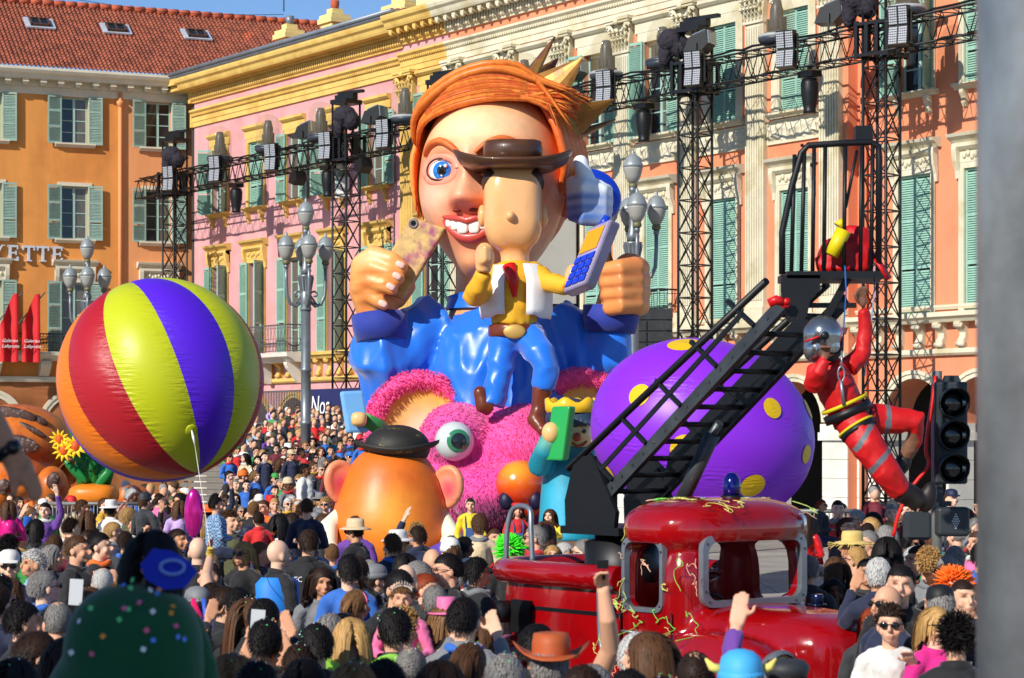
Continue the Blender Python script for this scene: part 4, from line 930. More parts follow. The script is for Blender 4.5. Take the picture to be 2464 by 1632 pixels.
b = MB(); b.rings([[D(1234,415)+Vector((r*math.cos(a), r*.95*math.sin(a), z+dz*abs(math.sin(a))**2)) for a in np.linspace(0,2*math.pi,32,endpoint=False)] for r, z, dz in ((.44,.06,0),(.45,.34,0),(.43,.46,-.01),(.34,.49,-.04),(.08,.45,0))], 0, True); b.build('hat_crown', brownF, hat)
yel = mat('plain yellow cotton', srgb(232,172,36), .65, var=.1, bump=.3, bscale=8); wht = mat('plain white cotton', srgb(236,234,232), .7, var=.05, bump=.2, bscale=6)
b = MB(); b.tube([D(1240,630), D(1240,665), D(1238,720), D(1236,785)], [.28,.44,.45,.40], 18, flat=.85); b.tube([D(1195,655), D(1160,700,-.3), D(1140,715,-.5), D(1152,690,-.75), D(1163,655,-.85)], [.2,.17,.17,.15,.13], 12); b.tube([D(1282,655), D(1320,680,-.3), D(1370,690,-.6)], [.19,.16,.14], 12)
shape(b, .04, 'shirt', yel, dl, 3, folds=(.03, 3, 1))
for sx in (-1, 1):
    b = MB(); V = []
    for i in range(7):
        for j in range(7):
            a = R(18 + 88*j/6); z = 0-.0; r = .46 + .0*i; v = 640 + 128*i/6; rr = (.36+.17*min(1, i/2))*(1 if i < 6 else .95); V.append(D(1239,v) + Vector((sx*rr*math.sin(a)*1.02, -rr*.92*math.cos(a), (-.0 if j > 1 else .05*(i==6)))))
    b.add(V, [(i*7+j, i*7+j+1, (i+1)*7+j+1, (i+1)*7+j) for i in range(6) for j in range(6)], 0, True); o = b.build('waistcoat_panel', wht, dl); md = o.modifiers.new('s','SOLIDIFY'); md.thickness = .03
b = MB(); b.tube([D(1225,640,-.35), D(1236,680,-.46), D(1238,715,-.44)], [.11,.08,.03], 10); b.build('neckerchief', mat('red silk', srgb(206,24,24), .35, var=.15), dl)
lea = mat('brown leather paint', srgb(112,50,26), .32, var=.3, vscale=5)
b = MB(); b.lathe([(.37,-.09),(.385,-.06),(.385,.06),(.37,.09)], 24, D(1236,797), (0,0,1)); bl = b.build('belt', lea, dl); b = MB(); b.ell(D(1238,798,-.38), (.17,.04,.11), 18, 10); b.build('buckle', mat('matt gold paint', srgb(200,160,84), .45, .3), bl)
b = MB(); b.tube([D(1215,800), D(1205,870,-.1), D(1196,930,-.15), D(1183,975,-.15)], [.26,.21,.19,.2], 14); b.tube([D(1262,800), D(1300,850,-.4), D(1318,885,-.45), D(1308,935,-.4)], [.26,.22,.2,.19], 14); b.ell(D(1237,808), (.36,.33,.22), 16, 10)
shape(b, .04, 'trousers', satin, dl, 3, folds=(.05, 2.2, 6))
for pts, rd in (([(1180,980,-.15),(1163,975,-.2),(1155,945,-.2)], [.15,.14,.1]), ([(1306,930,-.4),(1298,985,-.4),(1288,1010,-.45),(1306,1035,-.6)], [.16,.13,.14,.09])):
    b = MB(); b.tube([D(*p) for p in pts], rd, 12); b.ell(D(*pts[-1]), rd[-1]*1.1, 10, 6); shape(b, .035, 'boot', lea, dl, 2)
for (u, v, dy, f) in ((1166,622,-.9,1), (1382,672,-.65,0)):
    b = MB(); b.tube([D(u-4,v+34,dy), D(u,v,dy)], [.11,.15], 12); b.ell(D(u,v-8,dy), (.15,.13,.19), 12, 8)
    if f:
        for i in range(4): b.tube([D(u-10,v-18+9*i,dy-.1), D(u+2,v-24+9*i,dy-.2), D(u+16,v-22+9*i,dy-.12)], .055, 8)
    else: b.tube([D(u,v-8,dy), D(u+10,v-30,dy-.05)], [.08,.065], 8); b.ell(D(u+11,v-34,dy-.05), .075, 8, 6)
    shape(b, .03, 'hand', peach, dl, 2)
mp_ = thing('toy_mobile_phone', 'lilac grey mobile phone with orange display and blue buttons', 'prop phone', D(1420,620,-.8))
c = D(1424,622,-.85); up = D(1456,548,-.85)-D(1394,705,-.85); wd = Vector((.34,-.28,.12)); dpv = up.cross(wd).normalized()
b = MB(); b.obox(c, wd*.5, dpv*.13, up*.5); o = b.build('case', mat('lilac grey gloss', srgb(156,146,176), .3, var=.25, vscale=3, coat=.3), mp_); md = o.modifiers.new('b','BEVEL'); md.width = .05; md.segments = 3
sg = -1 if (dpv.x > 0) else 1
fc = lambda a, bb, o_: c + wd*a + up*bb + dpv*sg*o_
b = MB(); b.obox(fc(0,.24,.135), wd*.36, dpv*.01, up*.17); b.build('display', mat('orange display', srgb(240,150,24), .3), mp_)
for i in range(4):
    for j in range(3):
        b = MB(); b.obox(fc(-.28+.28*j, -.04-.115*i, .135), wd*.12, dpv*.02, up*.045); b.build('button', mat('blue button', srgb(24,60,200), .35), mp_)
b = MB(); b.tube([c+up*.48-wd*.1, c+up*.66-wd*.06], [.085,.05], 10); b.build('aerial', mat('royal blue gloss', srgb(24,62,190), .3, coat=.3), mp_)
# ================================================================ furry creature, egg, peg king, deck
BY = 34.8
def B_(u, v, dy=0.): return W(u, v, BY+dy)
be = thing('furry_creature_head', 'huge pink furry creature head with round ears and orange nose below the giant', 'carnival figure', (B_(1160,1060).x, BY, 0))
furM = mat('hot pink fur', (1,1,1,1), .8, objcol=False, attr='paint', sheen=.5)
def fur_on(me, off, n, ln, rs, colf, parent, flow=(0,0,-.5)):
    me.calc_loop_triangles(); P = verts_of(me); T = np.array([t.vertices[:] for t in me.loop_triangles]); A = P[T[:,0]]; B2 = P[T[:,1]]-A; C2 = P[T[:,2]]-A
    nr = np.cross(B2, C2); ar = np.linalg.norm(nr, axis=1); r = np.random.default_rng(rs)
    k = r.choice(len(T), n, p=ar/ar.sum()); u = r.random(n); v = r.random(n); f = u+v > 1; u[f] = 1-u[f]; v[f] = 1-v[f]
    p = A[k] + B2[k]*u[:,None] + C2[k]*v[:,None]; nn = nr[k]/ar[k][:,None]
    keep = nn[:,1] < .45; p, nn = p[keep], nn[keep]; n = len(p)
    d = nn + np.array(flow) + r.normal(0,.35,(n,3)); d /= np.linalg.norm(d,axis=1)[:,None]; L = ln*r.uniform(.6,1.3,n)[:,None]
    sd = np.cross(d, r.normal(0,1,(n,3))); sd /= np.linalg.norm(sd,axis=1)[:,None]; w = ln*.11
    V = np.stack([p-sd*w, p+sd*w, p+d*L*.6+sd*w*.7+0, p+d*L+np.array([0,0,-1])*L*.25], 1).reshape(-1,3)
    m2 = bpy.data.meshes.new('fur'); m2.from_pydata(V.tolist(), [], [(4*i,4*i+1,4*i+2,4*i+3) for i in range(n)]); m2.materials.append(furM)
    c = colf(V); c *= np.repeat(r.uniform(.72,1.2,n),4)[:,None]; set_attr(m2, 'paint', c); o = link('fur', m2, parent); o['kind'] = 'stuff'; return o
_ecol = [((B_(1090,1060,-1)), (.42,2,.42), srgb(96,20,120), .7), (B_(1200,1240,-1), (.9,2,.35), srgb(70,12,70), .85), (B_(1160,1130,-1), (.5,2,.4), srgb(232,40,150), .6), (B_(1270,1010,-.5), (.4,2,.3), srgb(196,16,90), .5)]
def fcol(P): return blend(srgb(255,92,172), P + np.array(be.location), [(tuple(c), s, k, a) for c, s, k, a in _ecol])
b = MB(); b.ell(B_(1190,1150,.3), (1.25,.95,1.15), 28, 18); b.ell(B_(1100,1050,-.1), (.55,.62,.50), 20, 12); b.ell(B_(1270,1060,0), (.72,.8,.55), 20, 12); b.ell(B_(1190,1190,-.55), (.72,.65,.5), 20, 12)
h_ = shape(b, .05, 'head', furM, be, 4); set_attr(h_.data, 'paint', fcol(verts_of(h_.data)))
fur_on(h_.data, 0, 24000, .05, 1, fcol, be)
def ear(u0, v0, ru, rv, dy, seed, dim):
    q = MB(); c = B_(u0,v0,dy); rx, rz = ru*BY/F, rv*BY/F
    pts = [c + Vector((rx*math.cos(t), .05*math.sin(2*t), rz*math.sin(t))) for t in np.linspace(-.5, math.pi+.5, 26)]
    q.tube(pts, [.12]*26, 12); q.ell(c+Vector((0,.36,0)), (rx*.98,.2,rz*.98), 24, 14)
    e = shape(q, .05, 'ear', furM, be, 2); pk = lambda P: np.tile(np.array(srgb(255,84,160)[:3]), (len(P),1))
    P = verts_of(e.data); set_attr(e.data, 'paint', pk(P))
    q = MB(); n = 24; rr = []
    for r_ in (1,.8,.6,.4,.2,.02): rr.append([c + Vector((rx*.9*r_*math.cos(t), .10*(1-r_*r_)-.02, rz*.9*r_*math.sin(t))) for t in np.linspace(0,2*math.pi,n,endpoint=False)])
    q.rings(rr, 0, False); m = q.mesh('inner_ear', paintM, be.location); P = verts_of(m) + np.array(be.location)
    set_attr(m, 'paint', blend(srgb(240,176,44), P, [(tuple(c+Vector((.1,0,-.1))), (rx*.55,2,rz*.55), srgb(236,222,200), .95)])); link('inner_ear', m, e)
    q = MB(); q.tube(pts, [.125]*26, 10); rim = q.mesh('x', furM, be.location); fur_on(rim, 0, 5000, .065, seed, pk, be, (0,-.3,.2))
ear(1010, 1030, 112, 118, .3, 5, 1); ear(1400, 1010, 105, 105, .5, 6, .6)
ec = B_(1094,1062,-.62)
b = MB(); b.ell(ec, .30, 24, 16); b.build('eye', mat('pale grey gloss eye', srgb(196,206,204), .15, coat=.5), be)
for nm, r0, r1, m in (('iris', .0, .62, mat('green iris gloss', srgb(52,130,92), .15, coat=.6)), ('pupil', 0, .40, mat('charcoal gloss', srgb(34,38,46), .12, coat=.6))):
    b = MB(); k = 1.01 if nm == 'iris' else 1.02; b.lathe([(max(.3*k*math.sin(a),.001), .3*k*math.cos(a)) for a in np.linspace(r0,r1,8)], 24, ec, (.25,-1,.02), cap=False); b.build(nm, m, be)
noseM = mat('orange nose gloss', (1,1,1,1), .22, attr='paint', coat=.5)
b = MB(); b.ell(B_(1252,1165,-1.2), (.37,.34,.36), 24, 16); b.ell(B_(1275,1205,-1.15), (.22,.25,.25), 14, 10)
shape(b, .04, 'nose', noseM, be, 4, paint=lambda P: blend(srgb(214,52,20), P, [(tuple(B_(1240,1130,-1.5)), (.3,.6,.22), srgb(244,160,40), .95)]))
for u in (1218, 1288):
    b = MB(); b.ell(B_(u,1205,-1.38), (.11,.1,.14), 14, 8); b.build('nostril', mat('deep navy paint', srgb(24,18,52), .5), be)
# ---- orange egg figure (plain, no face)
EY = 31.5
def E_(u, v, dy=0.): return W(u, v, EY+dy)
eg = thing('orange_egg_figure', 'plain orange egg shaped figure with black cap and pink side discs', 'carnival figure', (E_(945,1060).x, EY, 0))
b = MB(); b.rings([[E_(942,v)+Vector((r*math.cos(a), r*.9*math.sin(a), 0)) for a in np.linspace(0,2*math.pi,48,endpoint=False)] for v, r in ((1395,.25),(1375,.52),(1345,.72),(1300,.83),(1250,.84),(1200,.76),(1150,.66),(1105,.52),(1085,.38),(1075,.2))])
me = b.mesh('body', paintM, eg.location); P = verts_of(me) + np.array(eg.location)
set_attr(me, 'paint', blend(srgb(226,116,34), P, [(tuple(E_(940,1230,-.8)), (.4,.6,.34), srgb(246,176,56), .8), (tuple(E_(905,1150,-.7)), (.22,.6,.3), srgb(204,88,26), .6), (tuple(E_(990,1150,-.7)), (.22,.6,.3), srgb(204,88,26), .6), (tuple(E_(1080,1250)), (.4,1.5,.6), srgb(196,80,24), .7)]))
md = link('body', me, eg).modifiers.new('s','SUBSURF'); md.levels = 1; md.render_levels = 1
capB = mat('scuffed black paint', srgb(40,38,34), .6, col2=srgb(120,108,50), c2scale=7, c2lo=.6, c2hi=.68, var=.2)
b = MB(); b.ell(E_(955,1078), (.46,.44,.32), 28, 16); c_ = b.build('cap', capB, eg)
b = MB(); rr = []
for r, z in ((.42,.0),(.52,.0),(.58,.05),(.59,.10),(.53,.07),(.42,.06)): rr.append([E_(955,1084)+Vector((r*math.cos(a), r*.95*math.sin(a), z+.05*math.cos(2*a))) for a in np.linspace(0,2*math.pi,32,endpoint=False)])
b.rings(rr, 0, False); b.build('cap_brim', capB, c_)
for (u, v, sx) in ((818,1160,-1),(1080,1172,1)):
    b = MB(); c = E_(u,v,-.1); M = Matrix.Rotation(-.5*sx,3,'Z') @ Matrix.Rotation(.25*sx,3,'Y')
    b.ell(c, (.24,.10,.30), 22, 12, M); b.tube([c + M @ Vector((.2*math.cos(t),-.05,.26*math.sin(t))) for t in np.linspace(0,6.28,24)], .06, 8, cap=False)
    shape(b, .03, 'side_disc', paintM, eg, 3, paint=lambda P, c=c: blend(srgb(236,150,104), P, [(tuple(c+Vector((0,-.1,-.02))), (.13,.3,.18), srgb(214,62,92), .9)]))
    b = MB(); b.bar(c+Vector((sx*-.05,.05,0)), E_(942+sx*115, v+25, 0), .12); b.build('mount', capB, eg)
armM = mat('cream arm paint', (1,1,1,1), .4, attr='paint')
for pts in ([(828,1235,-.1),(790,1270,-.35),(790,1320,-.6),(820,1355,-.8)], [(1062,1245,-.1),(1088,1290,-.4),(1070,1335,-.7),(1030,1350,-.9)]):
    b = MB(); b.tube([E_(*p) for p in pts], [.13,.14,.13,.15], 14); e = pts[-1]
    for k in range(4): b.tube([E_(e[0],e[1],e[2]), E_(e[0]+(-14+9*k),e[1]+22,e[2]-.12), E_(e[0]+(-18+11*k),e[1]+44,e[2]-.1)], [.10,.075,.06], 8); b.ell(E_(e[0]+(-18+11*k),e[1]+44,e[2]-.1), .06, 8, 6)
    b.ell(E_(*e), .17, 12, 8)
    shape(b, .03, 'arm', armM, eg, 3, paint=lambda P, e=e: blend(srgb(238,232,204), P, [(tuple(E_(e[0],e[1]+45,e[2])), (.3,.4,.2), srgb(128,214,190), .85)]))
b = MB(); b.obox(E_(1040,1330,-1.1), Vector((.33,0,.17)), Vector((0,.06,0)), Vector((-.03,0,.07))); o = b.build('slab', mat('violet slab paint', srgb(112,84,190), .35, var=.3, vscale=4), eg)
# ---- peg king with green phone
KY = 31.8
def K_(u, v, dy=0.): return W(u, v, KY+dy)
kg = thing('peg_king_figure', 'wooden peg style king in teal robe lifting a green phone', 'carnival figure', (K_(1350,1060).x, KY, 0))
tealP = lambda P: blend(srgb(22,138,160), P, [(tuple(K_(1340,1230,-.4)), (.22,.6,.5), srgb(70,186,222), .8), (tuple(K_(1390,1100,-.3)), (.2,.6,.25), srgb(10,70,74), .8), (tuple(K_(1345,1065,-.4)), (.35,.6,.1), srgb(150,210,150), .7)])
b = MB(); b.rings([[K_(1372,v)+Vector((rx*math.cos(a), ry*math.sin(a), 0)) for a in np.linspace(0,2*math.pi,24,endpoint=False)] for v, rx, ry in ((1300,.46,.4),(1200,.42,.36),(1130,.38,.32),(1085,.37,.30),(1068,.25,.22),(1060,.1,.1))])
b.tube([K_(1320,1095), K_(1298,1120,-.3), K_(1312,1085,-.5), K_(1325,1050,-.55)], [.16,.17,.15,.13], 14); shape(b, .035, 'robe', paintM, kg, 3, paint=tealP)
b = MB(); b.ell(K_(1378,1048), (.27,.27,.27), 22, 14, e=.8); b.tube([K_(1380,1070),K_(1380,1095)], .17, 12); shape(b, .03, 'head', mat('pale peach enamel', srgb(232,186,120), .3, coat=.3), kg, 2)
b = MB(); b.ell(K_(1372,1006,.05), (.35,.34,.12), 22, 10, e=.6)
for i in range(9): b.tube([K_(1340+10*i,1014,-.27), K_(1340+10*i,1028,-.27)], [.05,.012], 6)
shape(b, .03, 'hair', mat('slate hair paint', srgb(42,58,78), .45, var=.2), kg, 1)
b = MB(); n = 40; b.rings([[K_(1374,990)+Vector((r*math.cos(a), r*.95*math.sin(a), z+w*.04*math.sin(6*a))) for a in np.linspace(0,2*math.pi,n,endpoint=False)] for r, z, w in ((.33,-.02,0),(.36,.02,0),(.37,.14,1),(.33,.16,1),(.30,.02,0))], 0, False); b.build('crown', mat('yellow crown paint', srgb(240,186,30), .35, coat=.2), kg)
b = MB(); b.ell(K_(1374,985), (.27,.25,.16), 18, 10); b.build('cap', mat('slate hair paint', srgb(42,58,78), .45, var=.2), kg)
for (u, v, r, m) in ((1388,1052,.06,mat('tomato paint', srgb(170,60,36), .4)), (1372,1038,.03,pupM), (1406,1038,.03,pupM)):
    b = MB(); b.ell(K_(u,v,-.28), r, 12, 8); b.build('painted_dot', m, kg)
b = MB(); b.tube([K_(1376,1066,-.27), K_(1390,1075,-.27), K_(1404,1070,-.25), K_(1412,1062,-.2)], .018, 6); b.build('smile', mat('tomato paint', srgb(170,60,36), .4), kg)
b = MB(); b.ell(K_(1326,1042,-.6), (.13,.13,.15), 14, 10); b.build('mitt', mat('pale peach enamel', srgb(232,186,120), .3, coat=.3), kg)
b = MB(); b.obox(K_(1348,1043,-.62), Vector((.12,-.12,0)), Vector((.05,.06,0)), Vector((.05,0,.37))); o = b.build('green_phone', mat('leaf green gloss', srgb(36,160,72), .3, coat=.4), kg); md = o.modifiers.new('b','BEVEL'); md.width=.03; md.segments=2
# ---- blue phone held by a beige mitt behind the furry ear
bp = thing('blue_phone_prop', 'pale blue slab phone gripped by a beige mitt beside the furry ear', 'prop phone', W(860,1000,34))
b = MB(); b.obox(W(853,991,34), Vector((.165,.06,.01)), Vector((-.02,.05,0)), Vector((-.05,0,.31))); o = b.build('case', mat('sky blue gloss', srgb(120,182,238), .3, coat=.3, var=.08), bp); md = o.modifiers.new('b','BEVEL'); md.width=.04; md.segments=2
b = MB(); b.ell(W(864,1009,33.8), (.12,.14,.11), 14, 10, e=.7); b.build('mitt', mat('pale peach enamel', srgb(232,186,120), .3, coat=.3), bp)
b = MB(); b.tube([W(878,1009,33.9), W(915,1030,34.3), W(935,1070,34.6)], [.10,.13,.15], 12); b.build('sleeve', mat('leaf green paint', srgb(60,140,70), .4), bp)
# ---- deck of the float
dk_ = thing('float_platform', 'low decorated platform trailer carrying the carnival figures', 'trailer', ((1180-CU)*35/F, 35.5, 0))
b = MB(); b.box(-2.6,2.4,-2.2,3.2,1.0,1.2); b.build('deck', mat('deck plywood', srgb(120,90,70), .8, var=.2), dk_, False)
skM = mat('violet skirt cloth', srgb(70,30,96), .7, var=.3, vscale=3)
for i in range(10): b = MB(); b.box(-2.6+.5*i+.01,-2.6+.5*i+.49,-2.28,-2.2,.25,1.0); b.build('skirt_panel', skM if i % 2 else mat('gold skirt cloth', srgb(196,140,40), .6, var=.2), dk_, False)
for x in (-1.8,-1.1,1.3): b = MB(); b.lathe([(.1,-.1),(.34,-.1),(.36,0),(.34,.1),(.1,.1)], 20, (x,-1.9,.36), (0,1,0)); b.build('wheel', mat('tyre rubber', srgb(30,30,30), .8), dk_, False)
b = MB(); b.box(-.5,.5,-.3,.3,1.2,3.0); b.build('support', blackM, dk_, False)
# ================================================================ balls
def ball_mat(name, col): 
    m = mat(name, col, .42, spec=.5); nt = m.node_tree; N = nt.nodes; L = nt.links; tc = N.new('ShaderNodeTexCoord'); at = N.new('ShaderNodeAttribute'); at.attribute_name = 'seam'
    nz = N.new('ShaderNodeTexNoise'); nz.inputs['Scale'].default_value = 7; nz.inputs['Detail'].default_value = 3; mp = N.new('ShaderNodeMapping'); mp.inputs['Scale'].default_value = (1.0,1.0,5.5)
    L.new(tc.outputs['Object'], mp.inputs[0]); L.new(mp.outputs[0], nz.inputs['Vector']); mu = N.new('ShaderNodeMath'); mu.operation = 'MULTIPLY'; L.new(nz.outputs[0], mu.inputs[0]); L.new(at.outputs['Fac'], mu.inputs[1])
    bp_ = N.new('ShaderNodeBump'); bp_.inputs['Strength'].default_value = .7; bp_.inputs['Distance'].default_value = .03; L.new(mu.outputs[0], bp_.inputs['Height']); L.new(bp_.outputs[0], N['Principled BSDF'].inputs['Normal']); return m
SY = 20.0; sb_c = W(386, 915, SY); SR = 246*SY/F
sb = thing('striped_ball', 'huge inflated ball striped violet, orange, red and lime floating over the crowd', 'inflatable ball', sb_c)
ax = Vector((94/245, -.16, -223/245)).normalized(); ex, ey, _ = frame_of(ax); ex = (Vector((0,-1,0)) - ax*Vector((0,-1,0)).dot(ax)).normalized(); ey = ax.cross(ex)
VI, LI, CR, ORG = ball_mat('violet ripstop', srgb(84,30,208)), ball_mat('lime ripstop', srgb(188,196,24)), ball_mat('crimson ripstop', srgb(172,22,36)), ball_mat('orange ripstop', srgb(232,118,18))
seq = [LI, CR, ORG, VI, LI, CR, VI, ORG, CR, LI, VI]; NG = len(seq)   # round the axis, starting in front
for g_ in range(NG):
    V = []; nu, nv = 12, 40; sv = []
    for i in range(nv+1):
        th = math.pi*(.004+.992*i/nv)
        for j in range(nu+1):
            f = j/nu; a = 2*math.pi*(g_ + f - .62)/NG; r = SR*(1 + .014*math.sin(math.pi*f)*math.sin(th) - .004)
            V.append((ax*math.cos(th) + (ex*math.cos(a)+ey*math.sin(a))*math.sin(th))*r); sv.append(abs(2*f-1)**2)
    b = MB(); b.add(V, [(i*(nu+1)+j, i*(nu+1)+j+1, (i+1)*(nu+1)+j+1, (i+1)*(nu+1)+j) for i in range(nv) for j in range(nu)], 0, True)
    me = b.mesh('gore', seq[g_]); set_attr(me, 'seam', np.repeat(np.array(sv)[:,None],3,1)); link('gore', me, sb)
vd = (W(487,1036,SY)-sb_c); vy = -math.sqrt(max(SR**2 - vd.x**2 - vd.z**2, 0)); vp = Vector((vd.x, vy, vd.z)); vn = vp.normalized()
b = MB(); b.lathe([(.001,.006),(.045,.005),(.055,.0)], 20, vp, vn); b.build('valve_patch', LI, sb, False)
b = MB(); b.tube([vp+vn*.01, vp+vn*.05+Vector((0,0,-.03)), vp+vn*.06+Vector((.01,0,-.09))], [.007,.012,.007], 8); b.build('knot', mat('white cord', srgb(232,230,224), .7), sb, False)
p0 = sb_c+vp+vn*.06+Vector((.01,0,-.09)); hand_pt = W(507,1326,17.9)
b = MB(); b.tube([p0.lerp(hand_pt, t) for t in np.linspace(0,1,8)], .0028, 5); tag(b.build('balloon_string', mat('white cord', srgb(232,230,224), .7)), 'white cord running from the striped ball down to a gloved hand', 'string')
# purple spotted balloon
PY = 27.0; pc = W(1690, 1042, PY); PRX, PRY, PRZ = 1.33, 1.2, 1.10; TM = Matrix.Rotation(R(14),3,'Y')
pb = thing('spotted_balloon', 'big purple balloon with yellow spots floating behind the red truck', 'inflatable ball', pc)
PU = ball_mat('purple ripstop', srgb(134,40,214)); b = MB(); rg = []; seam = []
for i in range(65):
    ph = -math.pi/2+math.pi*i/64; row = []
    for j in range(96):
        th = 2*math.pi*j/96; gsn = abs(math.sin(th*3.5)); k = 1+.012*gsn*math.cos(ph); row.append(TM @ Vector((PRX*math.sin(ph)*k, PRY*math.cos(ph)*math.cos(th)*k, PRZ*math.cos(ph)*math.sin(th)*k))); seam.append((1-gsn)**2)
    rg.append(row)
b.rings(rg); me = b.mesh('skin', PU); set_attr(me, 'seam', np.repeat(np.array(seam)[:,None],3,1)); link('skin', me, pb)
YS = ball_mat('yellow ripstop', srgb(226,184,12)); TI = TM.inverted()
def on_balloon(d):
    q = TI @ d; k = 1/math.sqrt((q.x/PRX)**2+(q.y/PRY)**2+(q.z/PRZ)**2); return d*k*1.014
for (u, v, r) in ((1530,955,.138),(1702,923,.10),(1632,1082,.18),(1835,985,.125),(1790,1165,.155),(1465,1135,.105),(1924,1092,.11),(1640,833,.2),(1935,985,.12)):
    d = W(u,v,PY)-pc; q = TI @ Vector((d.x,0,d.z)); s2 = 1-(q.x/PRX)**2-(q.z/PRZ)**2; y = -PRY*math.sqrt(max(s2,.02)); n = Vector((d.x, y, d.z)).normalized(); x_, y_, _ = frame_of(n); c = on_balloon(n)
    V = [on_balloon((c + (x_*math.cos(a)+y_*math.sin(a))*r*q_).normalized()) for q_ in (.02,.35,.7,1) for a in np.linspace(0,2*math.pi,24,endpoint=False)]
    b = MB(); b.add(V, [(i*24+j, i*24+(j+1)%24, (i+1)*24+(j+1)%24, (i+1)*24+j) for i in range(3) for j in range(24)] + [tuple(range(24))], 0, True); me = b.mesh('spot', YS); set_attr(me, 'seam', np.full((len(V),3),.5)); link('spot', me, pb)
b = MB(); b.tube([pc+Vector((.2,-.2,-1.08)), pc+Vector((.3,-.3,-2.4))], .008, 5); b.build('tether', mat('white cord', srgb(232,230,224), .7), pb)
# ================================================================ inflatable tortoise and flower pot at the far left
TY = 44.0
def T_(u, v, dy=0.): return W(u, v, TY+dy)
tt = thing('inflatable_tortoise', 'orange inflatable tortoise with brown scroll patterned shell', 'inflatable', (T_(60,1060).x, TY, 0))
torM = mat('orange tortoise vinyl', srgb(206,110,36), .4, var=.25, vscale=2, col2=srgb(176,78,30), c2scale=1.4)
b = MB(); b.ell(T_(40,1065), (1.05,1.0,.75), 28, 18); b.ell(T_(20,1140,-.2), (.95,.9,.55), 24, 14); shape(b, .06, 'shell', torM, tt, 3)
patM = mat('brown scroll print', srgb(78,48,38), .5, var=.5, vscale=9, col2=srgb(130,120,112), c2scale=16, c2lo=.56, c2hi=.6)
for (u, v, a, w, h) in ((30,1000,.1,.62,.17),(75,1068,.25,.36,.16),(108,1012,.4,.2,.09),(100,1035,.5,.3,.06),(-10,1090,-.3,.3,.14)):
    d = T_(u,v)-T_(40,1065); s2 = 1-(d.x/1.05)**2-(d.z/.75)**2; y = -math.sqrt(max(s2,.04)); b = MB(); b.ell(T_(40,1065)+Vector((d.x, y*.98, d.z)), (w,.06,h), 20, 10, Matrix.Rotation(a,3,'Y') @ Matrix.Rotation(.0,3,'X')); b.build('shell_patch', patM, tt)
for (u, v, rx, rz) in ((55,1165,.34,.30),(125,1170,.30,.38),(5,1185,.3,.34),(320,1195,.34,.22)):
    b = MB(); b.ell(T_(u,v,-1.0), (rx,.4,rz), 20, 12); b.build('foot', torM, tt); q = MB(); q.ell(T_(u+3,v-14,-1.38), (rx*.4,.06,rz*.45), 14, 8, Matrix.Rotation(.4,3,'Y')); q.build('foot_patch', patM, tt)
b = MB(); b.ell(T_(200,1150,.3), (.5,.5,.4), 20, 12); b.build('head', torM, tt)
fp = thing('inflatable_flower_pot', 'orange inflatable pot with green stems and yellow sunflowers beside the tortoise', 'inflatable', (W(225,1060,41).x, 41, 0))
def P_(u, v, dy=0.): return W(u, v, 41+dy)
b = MB(); b.ell(P_(226,1190), (.44,.42,.20), 28, 14, e=.7); b.build('pot', mat('orange pot vinyl', srgb(228,128,30), .4, var=.1), fp)
grnM = mat('green stem vinyl', srgb(20,118,48), .35, var=.2); pet = mat('yellow petal vinyl', srgb(244,204,20), .5, var=.1)
for i, (u, v1) in enumerate(((186,1070),(205,1050),(215,1080),(240,1075),(262,1090),(180,960),(275,1100))):
    b = MB(); b.tube([P_(200+8*i,1180), P_((u+200+8*i)/2,(1180+v1)/2), P_(u,v1)], [.10,.09,.07], 12); b.build('stem', grnM, fp)
for i, (u, v, a) in enumerate(((170,1090,-.9),(182,1135,-.8),(232,1100,.5),(250,1150,.7),(175,1030,-.2),(270,1120,.6))):
    b = MB(); b.ell(P_(u,v,-.2), (.08,.03,.28), 12, 8, Matrix.Rotation(a,3,'Y')); b.build('leaf', grnM, fp)
for (u, v, r) in ((143,1058,.11),(153,1084,.12),(181,1074,.13)):
    f = MB(); c = P_(u,v,-.45); f.ell(c, (r*.62,.05,r*.8), 16, 10); fl = f.build('flower_centre', mat('red orange flower centre', srgb(216,86,20), .6, var=.2), fp)
    for k in range(11):
        a = k*2*math.pi/11; d = Vector((math.cos(a),-.15,math.sin(a))); s = Vector((-math.sin(a),0,math.cos(a))); q = MB()
        q.add([c+d*r*.5-s*r*.28+Vector((0,.02,0)), c+d*r*.5+s*r*.28+Vector((0,.02,0)), c+d*r*1.2+s*r*.2, c+d*r*1.75, c+d*r*1.2-s*r*.2, c+d*r*1.1+Vector((0,-.04,0))], [(0,1,5),(1,2,5),(2,3,5),(3,4,5),(4,0,5)], 0, True); q.build('petal', pet, fl)
# ================================================================ red fire truck
redM = mat('gloss red truck paint', srgb(152,6,12), .18, coat=.7, var=.08, vscale=2, col2=srgb(136,6,12), c2scale=1.2)
TF = Vector((.6,-.8,0)); TRt = Vector((-.8,-.6,0)); TC0 = Vector((1.22,16.4,0)); TO = TC0 - TRt*.625
tk = thing('fire_truck', 'small vintage red fire truck with ladder base moving through the crowd', 'fire truck', TO, 0)
def TK(a, r, z): return TO + TF*a + TRt*r + Vector((0,0,z))
TMx = Matrix((TF, TRt, Vector((0,0,1)))).transposed()
b = MB()
b.ell(TK(-.34,0,1.30), (.42,.68,.62), 28, 18, TMx, e=.42)           # cab box
b.ell(TK(-.33,0,1.95), (.49,.74,.235), 28, 14, TMx, e=.75)            # domed roof
b.ell(TK(.44,0,1.06), (.76,.47,.35), 26, 14, TMx, e=.66)             # bonnet
b.ell(TK(.02,0,1.18), (.3,.60,.22), 22, 12, TMx, e=.6)               # scuttle
for r in (-.62, .62): b.ell(TK(.42,r,.86), (.66,.26,.40), 24, 14, TMx, e=.85)
